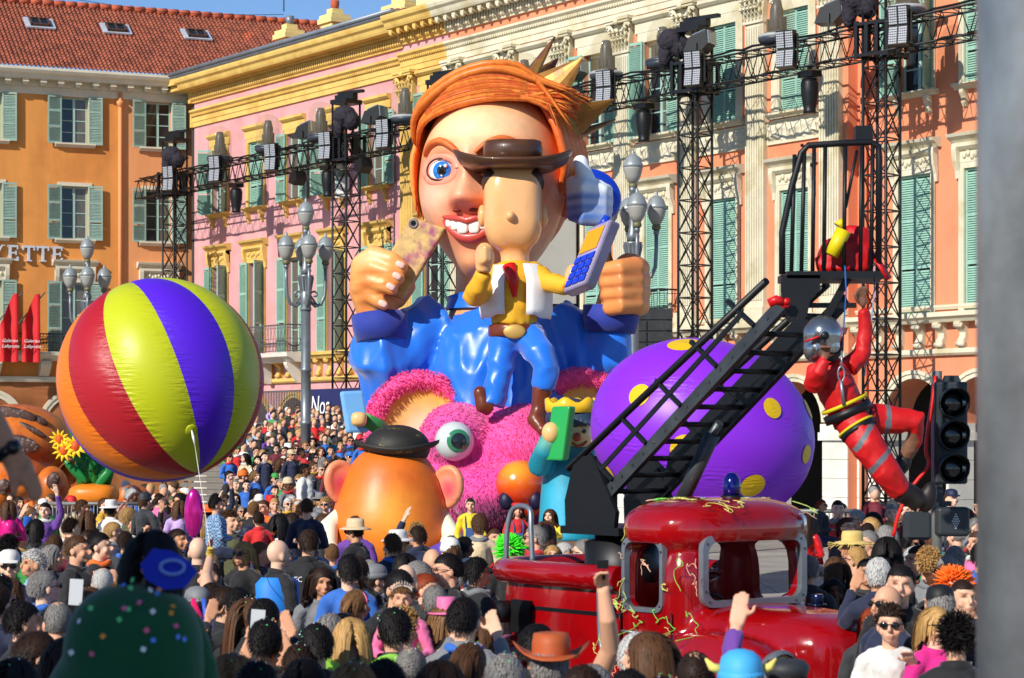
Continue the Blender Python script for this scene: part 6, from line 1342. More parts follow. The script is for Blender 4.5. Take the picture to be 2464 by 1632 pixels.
def hair_mesh(kind, seed=0):
    r = np.random.default_rng(seed+hash(kind) % 97 if False else seed+len(kind)*7); V = []; Fc = []; tint = []
    def inside_scalp(d):
        lim = {True: .42}.get(d[1] < -.55, -.12 if d[1] < .25 else -.62)
        if -.55 <= d[1] < -.1: lim = .42 + (d[1]+.55)/.45*(-.30)
        return d[2] > lim
    nn, mm = 22, 30                                     # scalp shell
    idx = {}
    sc_ = 1.05 if kind != 'buzz' else 1.03
    for i in range(nn+1):
        for j in range(mm):
            ph = math.pi*i/nn; th = 2*math.pi*j/mm; d = np.array((math.sin(ph)*math.cos(th), math.sin(ph)*math.sin(th), math.cos(ph)))
            idx[i,j] = len(V); V.append(HC_ + HR_*d*(sc_ + r.uniform(-.012,.012))); tint.append(.72)
    for i in range(nn):
        for j in range(mm):
            q = [idx[i,j], idx[i,(j+1)%mm], idx[i+1,(j+1)%mm], idx[i+1,j]]
            cd = sum(V[a] for a in q)/4 - HC_; cd = cd/HR_; cd /= np.linalg.norm(cd)
            if inside_scalp(cd): Fc.append(tuple(q))
    spec = {'short': (1500,3,.014,.16), 'buzz': (420,2,.006,.2), 'tousled': (1300,4,.016,.34), 'bob': (760,7,.026,.10), 'long': (760,11,.034,.08), 'pony': (900,4,.022,.05), 'curly': (1100,4,.010,1.2), 'afro': (1300,3,.02,1.0)}[kind]
    n, sg, st, ns = spec; made = 0
    while made < n:
        d = r.normal(0,1,3); d /= np.linalg.norm(d)
        if not inside_scalp(d): continue
        made += 1; p = HC_ + HR_*d*1.03; pts = [p.copy()]; out = d/HR_; out /= np.linalg.norm(out)
        part = np.array((np.sign(d[0])*.5 if kind in ('bob','long') else .25*(1 if seed % 2 else -1), .55 if kind != 'pony' else 1.2, 0))
        for k in range(sg):
            g = np.array((0,0,-1.0 if kind in ('bob','long') else -.45)); 
            if kind in ('curly','afro'): g = out*.9
            dr = out*(.22 if k == 0 else .05) + part*(.8 if k < 2 else .3) + g*(.3+.4*k) + r.normal(0,ns*.5,3); dr /= np.linalg.norm(dr); p = p + dr*st*r.uniform(.8,1.15)
            q = (p-HC_)/(HR_*1.06); L_ = np.linalg.norm(q)
            if L_ < 1: p = HC_ + (p-HC_)/L_
            if p[2] < 1.56 and kind in ('bob','long') and p[1] < -.03: p[1] += .02
            if p[2] < 1.47:
                w = np.array((p[0]/.17, (p[1]-.02)/.125)); lw = np.linalg.norm(w)
                if lw < 1: p[0], p[1] = p[0]/max(lw,.3), .02+(p[1]-.02)/max(lw,.3)
            pts.append(p.copy())
        w = {'long': .009,'bob': .009,'afro': .006,'curly': .007}.get(kind,.0045); tn = r.uniform(.8,1.16)
        b0 = len(V)
        for k, p in enumerate(pts):
            tdir = pts[min(k+1,len(pts)-1)] - pts[max(k-1,0)]; o2 = p-HC_; sd = np.cross(tdir, o2); L_ = np.linalg.norm(sd); sd = sd/L_ if L_ > 1e-6 else np.array((1,0,0)); ww = w*(1-.55*k/len(pts)) 
            V.append(p-sd*ww/2); V.append(p+sd*ww/2); tint += [tn, tn*1.1]
        for k in range(len(pts)-1): Fc.append((b0+2*k, b0+2*k+1, b0+2*k+3, b0+2*k+2))
    if kind == 'pony':
        for q in range(70):
            a = r.uniform(0,6.28); rr = r.uniform(0,.03); b0 = len(V); tn = r.uniform(.6,1.3)
            for k in range(7):
                p = np.array((math.cos(a)*rr*(1+.5*math.sin(k)), .115+.035*math.sin(k*.5)+.03*min(k,2), 1.70-.05*k + math.sin(a)*rr*.4)) ; sd = np.array((math.cos(a+1.5),math.sin(a+1.5),0)); ww = .012*(1-.1*k)
                V.append(p-sd*ww/2); V.append(p+sd*ww/2); tint += [tn,tn]
            for k in range(6): Fc.append((b0+2*k, b0+2*k+1, b0+2*k+3, b0+2*k+2))
    me = bpy.data.meshes.new('hair'); me.from_pydata([tuple(v) for v in V], [], Fc); me.polygons.foreach_set('use_smooth',[True]*len(Fc)); me.materials.append(hairMt); set_attr(me, 'paint', np.repeat(np.array(tint)[:,None],3,1)); return me
HM = {k: [hair_mesh(k, s) for s in (1,2)] for k in ('short','buzz','tousled','bob','long','pony','curly','afro')}
def hatmesh(kind):
    b = MB(); c = Vector((0,.012,1.66)); n = 24
    ring = lambda r, z, sx=1., sy=1.25, f=None: [c+Vector((r*sx*math.cos(a), r*sy*math.sin(a), z+(f(a) if f else 0))) for a in np.linspace(0,2*math.pi,n,endpoint=False)]
    if kind == 'cap':
        b.rings([ring(.085,.005), ring(.086,.04), ring(.075,.08), ring(.045,.10), ring(.005,.106)], 0, False)
        V = [c+Vector((.075*math.sin(t), -.10-.075*math.cos(t)*k-.0, .022-.02*k)) for k in (0,1) for t in np.linspace(-1.3,1.3,11)]; b.add(V, [(i,i+1,12+i,11+i) for i in range(10)])
    if kind == 'beanie': b.rings([ring(.087,-.01), ring(.09,.02), ring(.09,.05), ring(.08,.09), ring(.05,.115), ring(.01,.125)], 0, False); b.rings([ring(.087,-.015), ring(.096,-.005), ring(.097,.03), ring(.09,.035)], 0, False)
    if kind in ('brim','straw','cowboy'):
        up = (lambda a: .07*abs(math.cos(a))**3) if kind == 'cowboy' else (lambda a: -.015)
        b.rings([ring(.085,.02), ring(.12,.015,1,1.15), ring(.17,.012,1,1.1,up), ring(.172,.018,1,1.1,up), ring(.12,.024,1,1.15), ring(.086,.03)], 0, False)
        b.rings([ring(.087,.02), ring(.086,.08), ring(.078,.12), ring(.05,.125,1,1.2), ring(.01,.118)], 0, False)
        if kind == 'straw':
            for i in range(60):
                a = i*.1047; b.bar(c+Vector((.15*math.cos(a),.165*math.sin(a),.005)), c+Vector((.22*math.cos(a),.24*math.sin(a),-.015+.03*math.sin(i*5))), .008, .003)
    if kind == 'tophat': b.rings([ring(.085,.035), ring(.11,.03,1,1.1), ring(.112,.036,1,1.1), ring(.07,.045,1,1)], 0, False); b.rings([ring(.062,.04,1,1), ring(.06,.13,1,1), ring(.055,.135,1,1), ring(.003,.134,1,1)], 0, False)
    if kind == 'hood': b.rings([[Vector((.112*math.cos(a)*k, .03+.125*math.sin(a)*k2, z)) for a in np.linspace(-.62,math.pi+.62,22)] for z, k, k2 in ((1.44,1.25,1.1),(1.52,1.05,1.0),(1.62,.97,1.0),(1.70,.92,.98),(1.745,.7,.8),(1.765,.35,.4),(1.77,.02,.02))], 0, False, False)
    if kind == 'headband': b.tube([c+Vector((.088*math.cos(a),.0,.088*math.sin(a)-.01)) for a in np.linspace(0,math.pi,14)], .006, 6)
    if kind == 'tiara':
        for i in range(11): a = math.pi*(i+.5)/11; b.bar(c+Vector((.085*math.cos(a),-.05,.04+.05*math.sin(a))), c+Vector((.087*math.cos(a),-.055,.06+.075*math.sin(a))), .012, .004)
        b.tube([c+Vector((.087*math.cos(a),-.05,.04+.05*math.sin(a))) for a in np.linspace(0,math.pi,14)], .006, 6)
    if kind == 'beret': b.rings([ring(.085,.015), ring(.098,.04), ring(.102,.065), ring(.08,.09), ring(.01,.098)], 0, False)
    if kind == 'wig':
        r = random.Random(4)
        for i in range(420):
            d = Vector((r.gauss(0,1), r.gauss(0,1), r.gauss(.5,1))).normalized()
            if d.y < -.55 and d.z < .35 or d.z < -.75: continue
            p = Vector(tuple(HC_)) + Vector((HR_[0]*d.x,HR_[1]*d.y,HR_[2]*d.z)); q = p + d*r.uniform(.04,.085) + Vector((r.gauss(0,.015),r.gauss(0,.015),-.01)); b.tube([p, q], [.012,.004], 4)
    me = b.mesh('hat', plainM); me.polygons.foreach_set('use_smooth', [True]*len(me.polygons)); return me
HATS = {k: hatmesh(k) for k in ('cap','beanie','brim','straw','cowboy','tophat','hood','headband','tiara','beret','wig')}
def glassmesh(dark):
    b = MB()
    for s in (-1,1):
        b.ell((s*.036,-.101,1.634), (.029,.008,.021), 12, 8, Matrix.Rotation(s*.18,3,'Z')) if dark else b.tube([(s*.036+.027*math.cos(t), -.104+.012*abs(math.cos(t)), 1.634+.019*math.sin(t)) for t in np.linspace(0,6.28,15)], .0025, 5, cap=False)
        b.tube([(s*.062,-.094,1.640),(s*.080,-.03,1.636),(s*.083,.02,1.628)], .003, 5)
    b.tube([(-.01,-.107,1.638),(.01,-.107,1.638)], .003, 5); return b.mesh('glasses', mat('dark glasses', (.01,.009,.009,1), .12, coat=.4))
GL = {'shades': glassmesh(True), 'specs': glassmesh(False)}
cb = MB(); cb.rings([[Vector((r*math.cos(a)*1.0, .015+r*.85*math.sin(a), z+.02*math.sin(a))) for a in np.linspace(0,2*math.pi,20,endpoint=False)] for r, z in ((.085,1.43),(.092,1.47),(.085,1.505),(.072,1.50),(.07,1.44))], 0, False); COLLAR = cb.mesh('collar', clothM)
cb = MB(); cb.tube([Vector((.082*math.cos(a), .01+.085*math.sin(a), 1.475+.012*math.sin(3*a))) for a in np.linspace(0,6.28,20)], .028, 8, cap=False); SCARF = cb.mesh('scarf', clothM)
cb = MB(); cb.ell((0,.19,1.18), (.13,.075,.2), 16, 12, e=.6); [cb.tube([(s*.1,.13,1.34),(s*.11,.02,1.43),(s*.12,-.12,1.32),(s*.12,-.10,1.1)], .016, 6) for s in (-1,1)]; BACKPACK = remesh(cb, .016, 2, 'backpack'); BACKPACK.materials.append(clothM)
cb = MB(); r = random.Random(8)
for i in range(26):
    a = r.uniform(0,6.28); e = r.uniform(.25,1.45); d = Vector((math.cos(a)*math.cos(e), math.sin(a)*math.cos(e), math.sin(e))); p = Vector(tuple(HC_)) + Vector((HR_[0]*d.x,HR_[1]*d.y,HR_[2]*d.z))*1.16; t_ = Vector((r.gauss(0,1),r.gauss(0,1),r.gauss(0,1))).normalized()*.0045; n2 = d.cross(t_).normalized()*.0045; cb.add([p-t_,p-n2,p+t_,p+n2], [(0,1,2,3)], i % 5)
CONF = cb.mesh('confetti', [mat('confetti '+n_, c_, .6) for n_, c_ in (('white', srgb(240,240,244)), ('blue', srgb(90,150,240)), ('pink', srgb(240,110,150)), ('green', srgb(100,220,130)), ('orange', srgb(250,160,60)))])
SK = [srgb(224,176,146), srgb(216,164,132), srgb(232,188,160), srgb(204,150,116), srgb(226,170,140)]; SKD = srgb(104,66,46)
HCOL = {'black': srgb(24,20,20), 'dark brown': srgb(48,32,24), 'brown': srgb(84,56,36), 'light brown': srgb(128,92,58), 'blond': srgb(186,146,90), 'grey': srgb(138,134,130), 'white': srgb(206,204,200), 'red': srgb(140,58,28)}
TCOL = {'black': srgb(24,24,27), 'charcoal': srgb(48,50,54), 'navy': srgb(28,36,64), 'grey': srgb(120,122,126), 'brown': srgb(92,66,48), 'olive': srgb(84,86,54), 'burgundy': srgb(104,24,40), 'red': srgb(200,30,32), 'beige': srgb(206,184,148), 'white': srgb(224,222,216), 'blue': srgb(46,104,190), 'teal': srgb(26,130,140), 'purple': srgb(104,60,150), 'mustard': srgb(206,160,40), 'pink': srgb(228,110,160), 'yellow': srgb(236,206,40), 'orange': srgb(236,110,30), 'lilac': srgb(190,160,214), 'pale blue': srgb(150,186,222), 'green': srgb(60,150,70), 'magenta': srgb(214,30,130), 'cream': srgb(232,222,200), 'denim': srgb(70,96,136)}
LABELS = set(); PCOUNT = 0
def col4(c): return TCOL.get(c) or HCOL.get(c) or c
def person(pos, face, label, hair=('short','brown'), top='black', pose='down', scale=1., skin=None, hat=None, glasses=None, collar=True, scarf=None, bag=None, legs='navy', conf=False, group='spectators in the crowd', plaid=False, shiny=False, seed=0, tilt=0.):
    global PCOUNT; PCOUNT += 1
    assert label not in LABELS, label
    LABELS.add(label); kb, tb, lb = PM_[pose]; rs = random.Random(PCOUNT*13+seed)
    o = link('person', kb, None, pos, (R(tilt), 0, R(face)), scale); o.color = skin or rs.choice(SK); tag(o, label, 'person', group)
    def part(nm, me, c): q = link(nm, me, o); q.color = col4(c); return q
    t = part('jacket' if collar else 'sweater', tb, top)
    if plaid or shiny: t.material_slots[0].link = 'OBJECT'; t.material_slots[0].material = plaidM if plaid else shinyM
    part('trousers', lb, legs)
    if hair: part('hair', HM[hair[0]][rs.randint(0,1)], HCOL.get(hair[1], hair[1]))
    if hat: part('hat', HATS[hat[0]], hat[1])
    if glasses: link('glasses', GL[glasses], o)
    if collar: part('collar', COLLAR, top)
    if scarf: part('scarf', SCARF, scarf)
    if bag: part('backpack', BACKPACK, bag)
    if conf: link('confetti', CONF, o)['kind'] = 'stuff'
    return o
def stand_at(u, v, h):
    """where somebody of height h stands if the top of the head is seen at pixel (u, v)"""
    Y = (H-h)*F/(v-VH); return Vector(((u-CU)*Y/F, Y, 0))
TAKEN = []
def hp_(u, v, face, label, h=1.74, z=None, Y=None, **k):
    if Y is None: p = stand_at(u, v, h); TAKEN.append((p.x, p.y))
    else: w = W(u, v, Y); p = Vector((w.x, Y, w.z-h)); TAKEN.append((p.x, Y))
    return person(p, face, label, scale=h/1.765, **k)
phoneM = mat('phone back', srgb(200,204,208), .3); phoneK = mat('phone black', srgb(16,16,18), .2)
def phone(o, label, m=phoneK, dx=0.):
    me = MB(); me.box(-.075,.075,-.005,.005,-.037,.037); s = o.scale[0]; a = o.rotation_euler[2]
    c = Vector((dx,-.40,1.60))*s; c = Matrix.Rotation(a,3,'Z') @ c; q = me.build('mobile_phone', m); q.location = Vector(o.location)+c; q.rotation_euler = (0,0,a); tag(q, label, 'phone')
# ---------------------------------------------------------------- people one can point at
sec = None
p = hp_
p(22,1322,10,'man in sunglasses and white cap with raised hand, cut by the picture edge',glasses='shades',hat=('cap','white'),hair=('short','dark brown'),top='navy')
p(128,1306,95,'woman with short grey hair in black sweater with red shoulder strap',hair=('bob','grey'),top='black',collar=False,h=1.62,scarf=None)
p(188,1282,80,'broad man in black coat with cropped brown hair beside grey haired woman',hair=('buzz','brown'),top='black',h=1.82)
p(242,1276,85,'man in black jacket with dark hair behind the man in the black coat',hair=('short','black'),top='black',h=1.80,scarf='orange')
p(78,1322,-60,'person with feathered white head piece beside the man in sunglasses',hair=('curly','white'),top='pale blue',h=1.66)
p(268,1205,160,'person in wide white hat and white coat near the inflatable pot',hat=('brim','white'),hair=('short','black'),top='white',h=1.72,skin=SKD)
p(20,1200,200,'child in shiny magenta cape at the picture edge below the tortoise',h=1.2,Y=24,top='magenta',shiny=True,hair=('bob','brown'),pose='ride')
p(350,1186,150,'child in grey woolly hat and grey jacket carried high below the striped ball',h=1.25,Y=25,top='charcoal',hat=('beanie','charcoal'),hair=('short','brown'),pose='ride')
p(432,1200,190,'child in lilac jacket carried high beside the pink foil balloon',h=1.2,Y=24.5,top='lilac',hair=('bob','brown'),pose='ride')
p(522,1192,110,'boy in blue checked shirt riding on shoulders below the striped ball',h=1.25,Y=24,top='pale blue',plaid=True,hair=('short','black'),pose='ride',collar=False)
p(352,1245,0,'young man with dark cropped hair looking ahead below the child in the grey hat',hair=('buzz','black'),top='black',h=1.76)
p(430,1268,60,'man holding a compact camera below the child in lilac',hair=('short','dark brown'),top='black',pose='phone',h=1.72)
p(478,1288,170,'bald security man in black jacket below the pink foil balloon',hair=None,top='black',h=1.8)
p(584,1298,-30,'blonde woman in sunglasses and black sweater beside the string holder',hair=('bob','blond'),top='black',collar=False,glasses='shades',h=1.7)
p(628,1300,100,'person with short brown hair in navy jacket behind the blonde woman',hair=('tousled','light brown'),top='navy',h=1.64)
o = p(672,1294,130,'bald man in bright blue vest over a black jacket',hair=None,top='black',h=1.80)
vb = MB(); vb.tube([(0,.02,1.45),(0,.02,1.40),(0,.01,1.2),(0,.01,1.0),(0,.01,.82)], [.135,.19,.19,.185,.2], 20, flat=.78, cap=False); q = vb.build('vest', mat('bright blue vest', srgb(40,130,226), .6, var=.1), o, False)
vb = MB(); vb.tube([(0,.02,1.16),(0,.02,1.11)], [.195,.193], 20, flat=.79, cap=False); vb.build('reflective_band', mat('silver reflective tape', srgb(190,200,206), .3), o, False)
o = p(742,1268,180,'security guard in black jacket with white lettering on the back',hair=('short','dark brown'),top='black',h=1.84)
text_part('SECURITE', .062, o, (0,.168,1.33), (R(90),0,R(180)))
p(738,1196,180,'boy in navy sweater riding on the shoulders of the guard',h=1.3,Y=21.5,top='navy',hair=('short','brown'),pose='ride',collar=False,legs='denim')
p(758,1352,20,'woman with long dark hair in pale grey coat looking down',hair=('long','dark brown'),top='grey',h=1.66,tilt=8)
p(622,1228,200,'child in red jacket with goggles among the crowd left of the lamp post',h=1.2,Y=23,top='red',hair=('short','dark brown'),glasses='shades',pose='ride')
p(886,1346,40,'man in sunglasses and black coat leaning before the orange egg figure',hair=('short','black'),top='black',glasses='shades',h=1.82,tilt=12)
p(862,1412,150,'woman with pink headband and brown hair before the man in black',hair=('pony','light brown'),hat=('headband','pink'),top='black',h=1.6)
p(978,1352,170,'bald man seen from behind with a dark backpack',hair=None,top='charcoal',bag='black',h=1.78)
p(968,1405,0,'small girl in tiara and pink dress held up in the crowd',h=1.15,Y=13.2,top='pink',hair=('curly','light brown'),hat=('tiara','white'),collar=False,pose='ride')
p(1028,1374,75,'woman with red ponytail holding the girl in the tiara',hair=('pony','red'),top='lilac',h=1.68)
p(1072,1338,-70,'grey haired man in sunglasses leaning toward the egg figure',hair=('short','grey'),glasses='shades',top='black',h=1.76,tilt=8)
p(1128,1322,-75,'dark haired man in glasses and black jacket beside the truck bed',hair=('short','black'),glasses='specs',top='black',h=1.80,tilt=6)
p(1078,1448,70,'woman in small pink top hat and beige sweater',hair=('bob','light brown'),hat=('tophat','pink'),top='beige',collar=False,h=1.66)
p(1040,1315,190,'bald man with green feather boa before the pink creature',hair=None,top='black',scarf='green',h=1.78)
o = p(842,1478,195,'girl with straight blond hair and lime fairy wings',hair=('long','blond'),top='green',h=1.38,Y=11.6,collar=False,pose='ride')
wg = mat('lime gauze wing', srgb(170,240,90), .4, alpha=.75)
for s in (-1,1):
    q = MB(); q.ell((s*.16,.16,1.40), (.17,.012,.085), 20, 8, Matrix.Rotation(-s*.6,3,'Y')); q.build('wing', wg, o, False)
# heads nearest the camera, seen from behind
near = [(948,1452,'short','black','man with cropped black hair seen from behind below the girl in the tiara','charcoal',180),(722,1540,'short','dark brown','man with short brown hair seen from behind beside the fairy wings','black',178),(798,1470,'tousled','grey','person with soft grey hair behind the girl with fairy wings','navy',175),(760,1490,'short','black','dark haired man seen from behind before the grey haired person','black',185),
 (990,1548,'buzz','grey','man with cropped grey hair and bare neck near the bottom edge','charcoal',170),(852,1580,'bob','light brown','woman with streaked brown bob at the bottom edge below the wings','black',180),(920,1575,'tousled','black','person with tousled black hair at the bottom edge beside the streaked bob','black',190),(1060,1575,'bob','dark brown','woman with dark bob at the bottom edge below the pink top hat','navy',182),
 (1132,1536,'pony','brown','woman with long brown ponytail and blue tie below the truck bed','black',170),(1216,1562,'short','grey','man with wavy silver hair beside the woman with the ponytail','black',185),(1298,1492,'short','black','dark haired man with confetti standing behind the orange hat','black',150),(1400,1590,'tousled','dark brown','person with dark hair and confetti next to the orange hat','grey',175),
 (1510,1600,'tousled','black','person with black hair before the truck door','black',180),(1672,1556,'buzz','dark brown','man with cropped dark hair below the truck windscreen','beige',180),(545,1405,'short','dark brown','young man with short brown hair in profile below the string holder','black',110),(600,1430,'long','brown','woman with long brown hair seen from behind near the string holder','black',170),
 (470,1500,'tousled','dark brown','person with dark hair behind the green costume','navy',165),(560,1560,'long','light brown','woman with long light brown hair and pale blue scarf','navy',180),(640,1480,'short','black','man with black hair raising a phone in the near crowd','black',185),(620,1580,'tousled','black','person with dark hair at the bottom edge holding a phone','black',190),
 (140,1440,'buzz','grey','man with cropped grey hair seen from behind left of the green costume','charcoal',190),(60,1440,'short','black','man with dark wavy hair in profile at the picture edge','black',120),(265,1412,'short','black','man in white framed sunglasses looking up left of the green costume','navy',60),(30,1385,'bob','brown','woman with brown bob at the left picture edge','black',150),
 (95,1510,'short','dark brown','man with short dark hair in the shade near the left bottom corner','black',120),(40,1570,'long','black','woman with long black hair and lime tinsel in the bottom left corner','black',170),(180,1520,'long','dark brown','woman with long dark hair in profile in the shade','black',100),(1590,1615,'short','dark brown','man with brown hair at the bottom edge below the truck vent','grey',180)]
for u, v, hk, hc, lab, tc, fc in near:
    o = p(u,v,fc,lab,hair=(hk,hc),top=tc,conf=random.random() < .55,scarf='pale blue' if 'pale blue scarf' in lab else None,glasses='shades' if 'sunglasses' in lab else None,pose='phone' if 'phone' in lab else 'down',h=random.uniform(1.62,1.8) if v < 1560 else 1.74)
    if 'raising a phone' in lab: phone(o, 'white phone held up by the dark haired man in the near crowd', phoneM)
    if 'holding a phone' in lab: phone(o, 'black phone held up at the bottom edge beside the green sequins', phoneK)
p(1326,1532,180,'person in orange suede wide brimmed hat at the bottom edge',hat=('cowboy',srgb(176,84,40)),hair=('short','grey'),top='brown',h=1.74)
o = p(1782,1572,180,'person in furry blue hat with yellow horns below the windscreen',hat=('beanie',srgb(70,170,226)),hair=('short','brown'),top='blue',h=1.74)
for s in (-1,1): q = MB(); q.tube([(s*.085,.01,1.70),(s*.12,.01,1.71),(s*.145,.01,1.745)], [.022,.018,.004], 8); q.build('horn', mat('yellow felt', srgb(236,214,110), .8), o, False)
p(1892,1580,170,'person in dark grey felt cap raising a purple sleeved arm',hat=('beret','charcoal'),hair=('short','dark brown'),top='purple',pose='up1',h=1.70)
# raised bare arm with a small camera before the truck
o = p(1428,1588,180,'man with greying hair raising a bare arm with an action camera',hair=('short','grey'),top='pale blue',h=1.70,pose='down')
ab = MB(); S = W(1440,1640,11.4); pts = [W(1442,1625,11.3), W(1470,1560,11.2), W(1462,1490,11.1), W(1452,1420,11.1)]
ab.tube(pts, [.055,.05,.042,.03], 12); ab.obox(W(1451,1405,11.1), Vector((.03,0,0)), Vector((0,.014,0)), Vector((0,0,.04)))
for i in range(4): ab.tube([W(1441+7*i,1395,11.08), W(1441+7*i,1382,11.03), W(1447+5*i,1378,11.0)], .0095, 6)
ab.tube([W(1436,1410,11.08), W(1432,1392,11.04), W(1440,1380,11.02)], .011, 6)
me = remesh(ab, .008, 2, 'raised_arm'); set_attr(me, 'paint', np.ones((len(me.vertices),3))); me.materials.append(skinM); me.transform(o.matrix_basis.inverted()); q = link('raised_arm', me, o); q.color = SK[1]
q = MB(); q.obox(W(1450,1358,11.02), Vector((.028,0,0)), Vector((0,.015,0)), Vector((0,0,.021))); q.tube([W(1452,1372,11.02), W(1453,1395,11.02)], .009, 8); tag(q.build('action_camera', phoneK), 'small black action camera held up before the truck', 'camera')
# gloved hand that holds the ball string
o = p(510,1396,180,'string holder in pink and blue costume with yellow glove raised',hair=('short','dark brown'),top='magenta',h=1.62,pose='down')
ab = MB(); pts = [W(500,1430,17.2), W(496,1390,17.4), W(505,1345,17.8)]; ab.tube(pts, [.06,.045,.032], 12); me = remesh(ab, .01, 2, 'raised_arm'); set_attr(me, 'paint', np.ones((len(me.vertices),3))); me.materials.append(skinM); me.transform(o.matrix_basis.inverted()); q = link('raised_arm', me, o); q.color = SK[0]
ab = MB(); ab.ell(W(506,1332,17.85), (.035,.03,.045), 10, 8); [ab.tube([W(500+4*i,1328,17.82), W(501+4*i,1318,17.8), W(504+2*i,1322,17.78)], .012, 6) for i in range(4)]; me = remesh(ab, .009, 2, 'glove'); me.materials.append(mat('yellow knit glove', srgb(206,176,80), .9)); me.transform(o.matrix_basis.inverted()); link('glove', me, o)
for i, (du, c) in enumerate(((0,'royal'),(22,'pink'),(40,'royal'))):
    q = MB(); q.tube([W(520+du,1420,17.6), W(515+du*1.3,1375,17.5), W(530+du,1335,17.5)], [.06,.045,.012], 10, flat=.4); q.build('costume_petal', mat('royal blue satin' if c == 'royal' else 'hot pink satin', srgb(50,90,200) if c == 'royal' else srgb(226,30,100), .35), o)
# foil balloon
q = MB(); q.ell(W(466,1235,24), (.10,.06,.26), 20, 14); o = q.build('foil_balloon', mat('magenta foil', srgb(214,40,150), .18, .6, var=.2, vscale=6)); tag(o, 'shiny pink foil balloon above the crowd below the striped ball', 'balloon')
# costumed child nearest the camera
GY2 = 6.6
g1 = W(370,1275,GY2); o = person(Vector((g1.x, GY2, g1.z-1.25)), 165, 'dark haired child in green costume with blue eye mask pushed back', hair=('bob','black'), top=srgb(10,84,48), pose='ride', scale=1.25/1.765, collar=False, skin=SK[1])
for ch in o.children:
    if ch.name.startswith('hair'): ch.scale = (1.12,)*3; ch.location = (0,-.02,-.19)
TAKEN.append((g1.x, GY2))
q = MB(); q.ell(W(325,1600,GY2-.05), (.205,.16,.235), 32, 20, e=.8); q.ell(W(300,1720,GY2-.05), (.24,.18,.25), 24, 14); me = remesh(q, .012, 4, 'green_cape'); me.materials.append(mat('bottle green felt', srgb(10,84,48), .95, var=.12, sheen=.3)); me.transform(o.matrix_basis.inverted()); link('green_cape', me, o)
q = MB(); q.prism([(-.085,.01),(-.05,.055),(0,.05),(.05,.02),(.075,-.01),(.04,-.055),(-.02,-.06),(-.07,-.03)], W(410,1368,GY2-.20), (1,0,0), (0,0,1), (0,.012,0)); me = q.mesh('eye_mask', mat('royal blue felt', srgb(20,50,190), .8)); me.transform(o.matrix_basis.inverted()); link('eye_mask', me, o)
q = MB(); q.tube([W(415,1365,GY2-.207)+Vector((.034*math.cos(t),0,.02*math.sin(t))) for t in np.linspace(0,6.28,16)], .006, 6, cap=False); me = q.mesh('mask_trim', mat('pale blue trim', srgb(120,150,230), .6)); me.transform(o.matrix_basis.inverted()); link('mask_trim', me, o)
q = MB(); r = random.Random(2)
for i in range(26):
    a, e = r.uniform(-2.4,-.7), r.uniform(.15,1.2); d = Vector((math.cos(a)*math.cos(e), math.sin(a)*math.cos(e), math.sin(e))); c = W(325,1600,GY2-.05)+Vector((.205*d.x,.16*d.y,.235*d.z))*1.13; t_ = Vector((r.gauss(0,1),0,r.gauss(0,1))).normalized()*.010; n2 = d.cross(t_).normalized()*.010; q.add([c-t_,c-n2,c+t_,c+n2], [(0,1,2,3)], i % 5)
me = q.mesh('confetti', [m_ for m_ in CONF.materials]); me.transform(o.matrix_basis.inverted()); link('confetti', me, o)['kind'] = 'stuff'
# hand reaching in at the left edge
q = MB(); hY = 6.2
def Hn(u, v, dy=0.): return W(u, v, hY+dy)
q.tube([Hn(-60,960), Hn(-10,1040), Hn(22,1088), Hn(38,1112)], [.05,.042,.033,.034], 12); q.ell(Hn(48,1128), (.04,.022,.045), 12, 8, Matrix.Rotation(-.5,3,'Y'))
for pts in ([(62,1125),(85,1150),(98,1185)], [(55,1138),(80,1165),(92,1198)], [(46,1142),(68,1172),(80,1200)], [(36,1140),(36,1165),(34,1190)], [(32,1118),(26,1148),(34,1172)]): q.tube([Hn(a,b_,-.02) for a, b_ in pts], [.013,.011,.009], 8); q.ell(Hn(*pts[-1],-.02), .009, 6, 5)
me = remesh(q, .006, 2, 'person'); set_attr(me, 'paint', np.ones((len(me.vertices),3))); me.materials.append(skinM); hd = link('person', me); hd.color = srgb(188,136,104); tag(hd, 'bare forearm of a spectator reaching in at the picture edge with a watch', 'person', 'spectators in the crowd')
q = MB(); wa = Hn(20,1086); wd_ = (Hn(38,1112)-Hn(-10,1040)).normalized(); q.lathe([(.036,-.014),(.040,-.012),(.040,.012),(.036,.014)], 20, wa, wd_, cap=False); q.ell(wa+Vector((.018,-.032,.01)), (.02,.012,.02), 14, 8); tag(q.build('wrist_watch', phoneK), 'black sports watch on the forearm at the picture edge', 'watch')
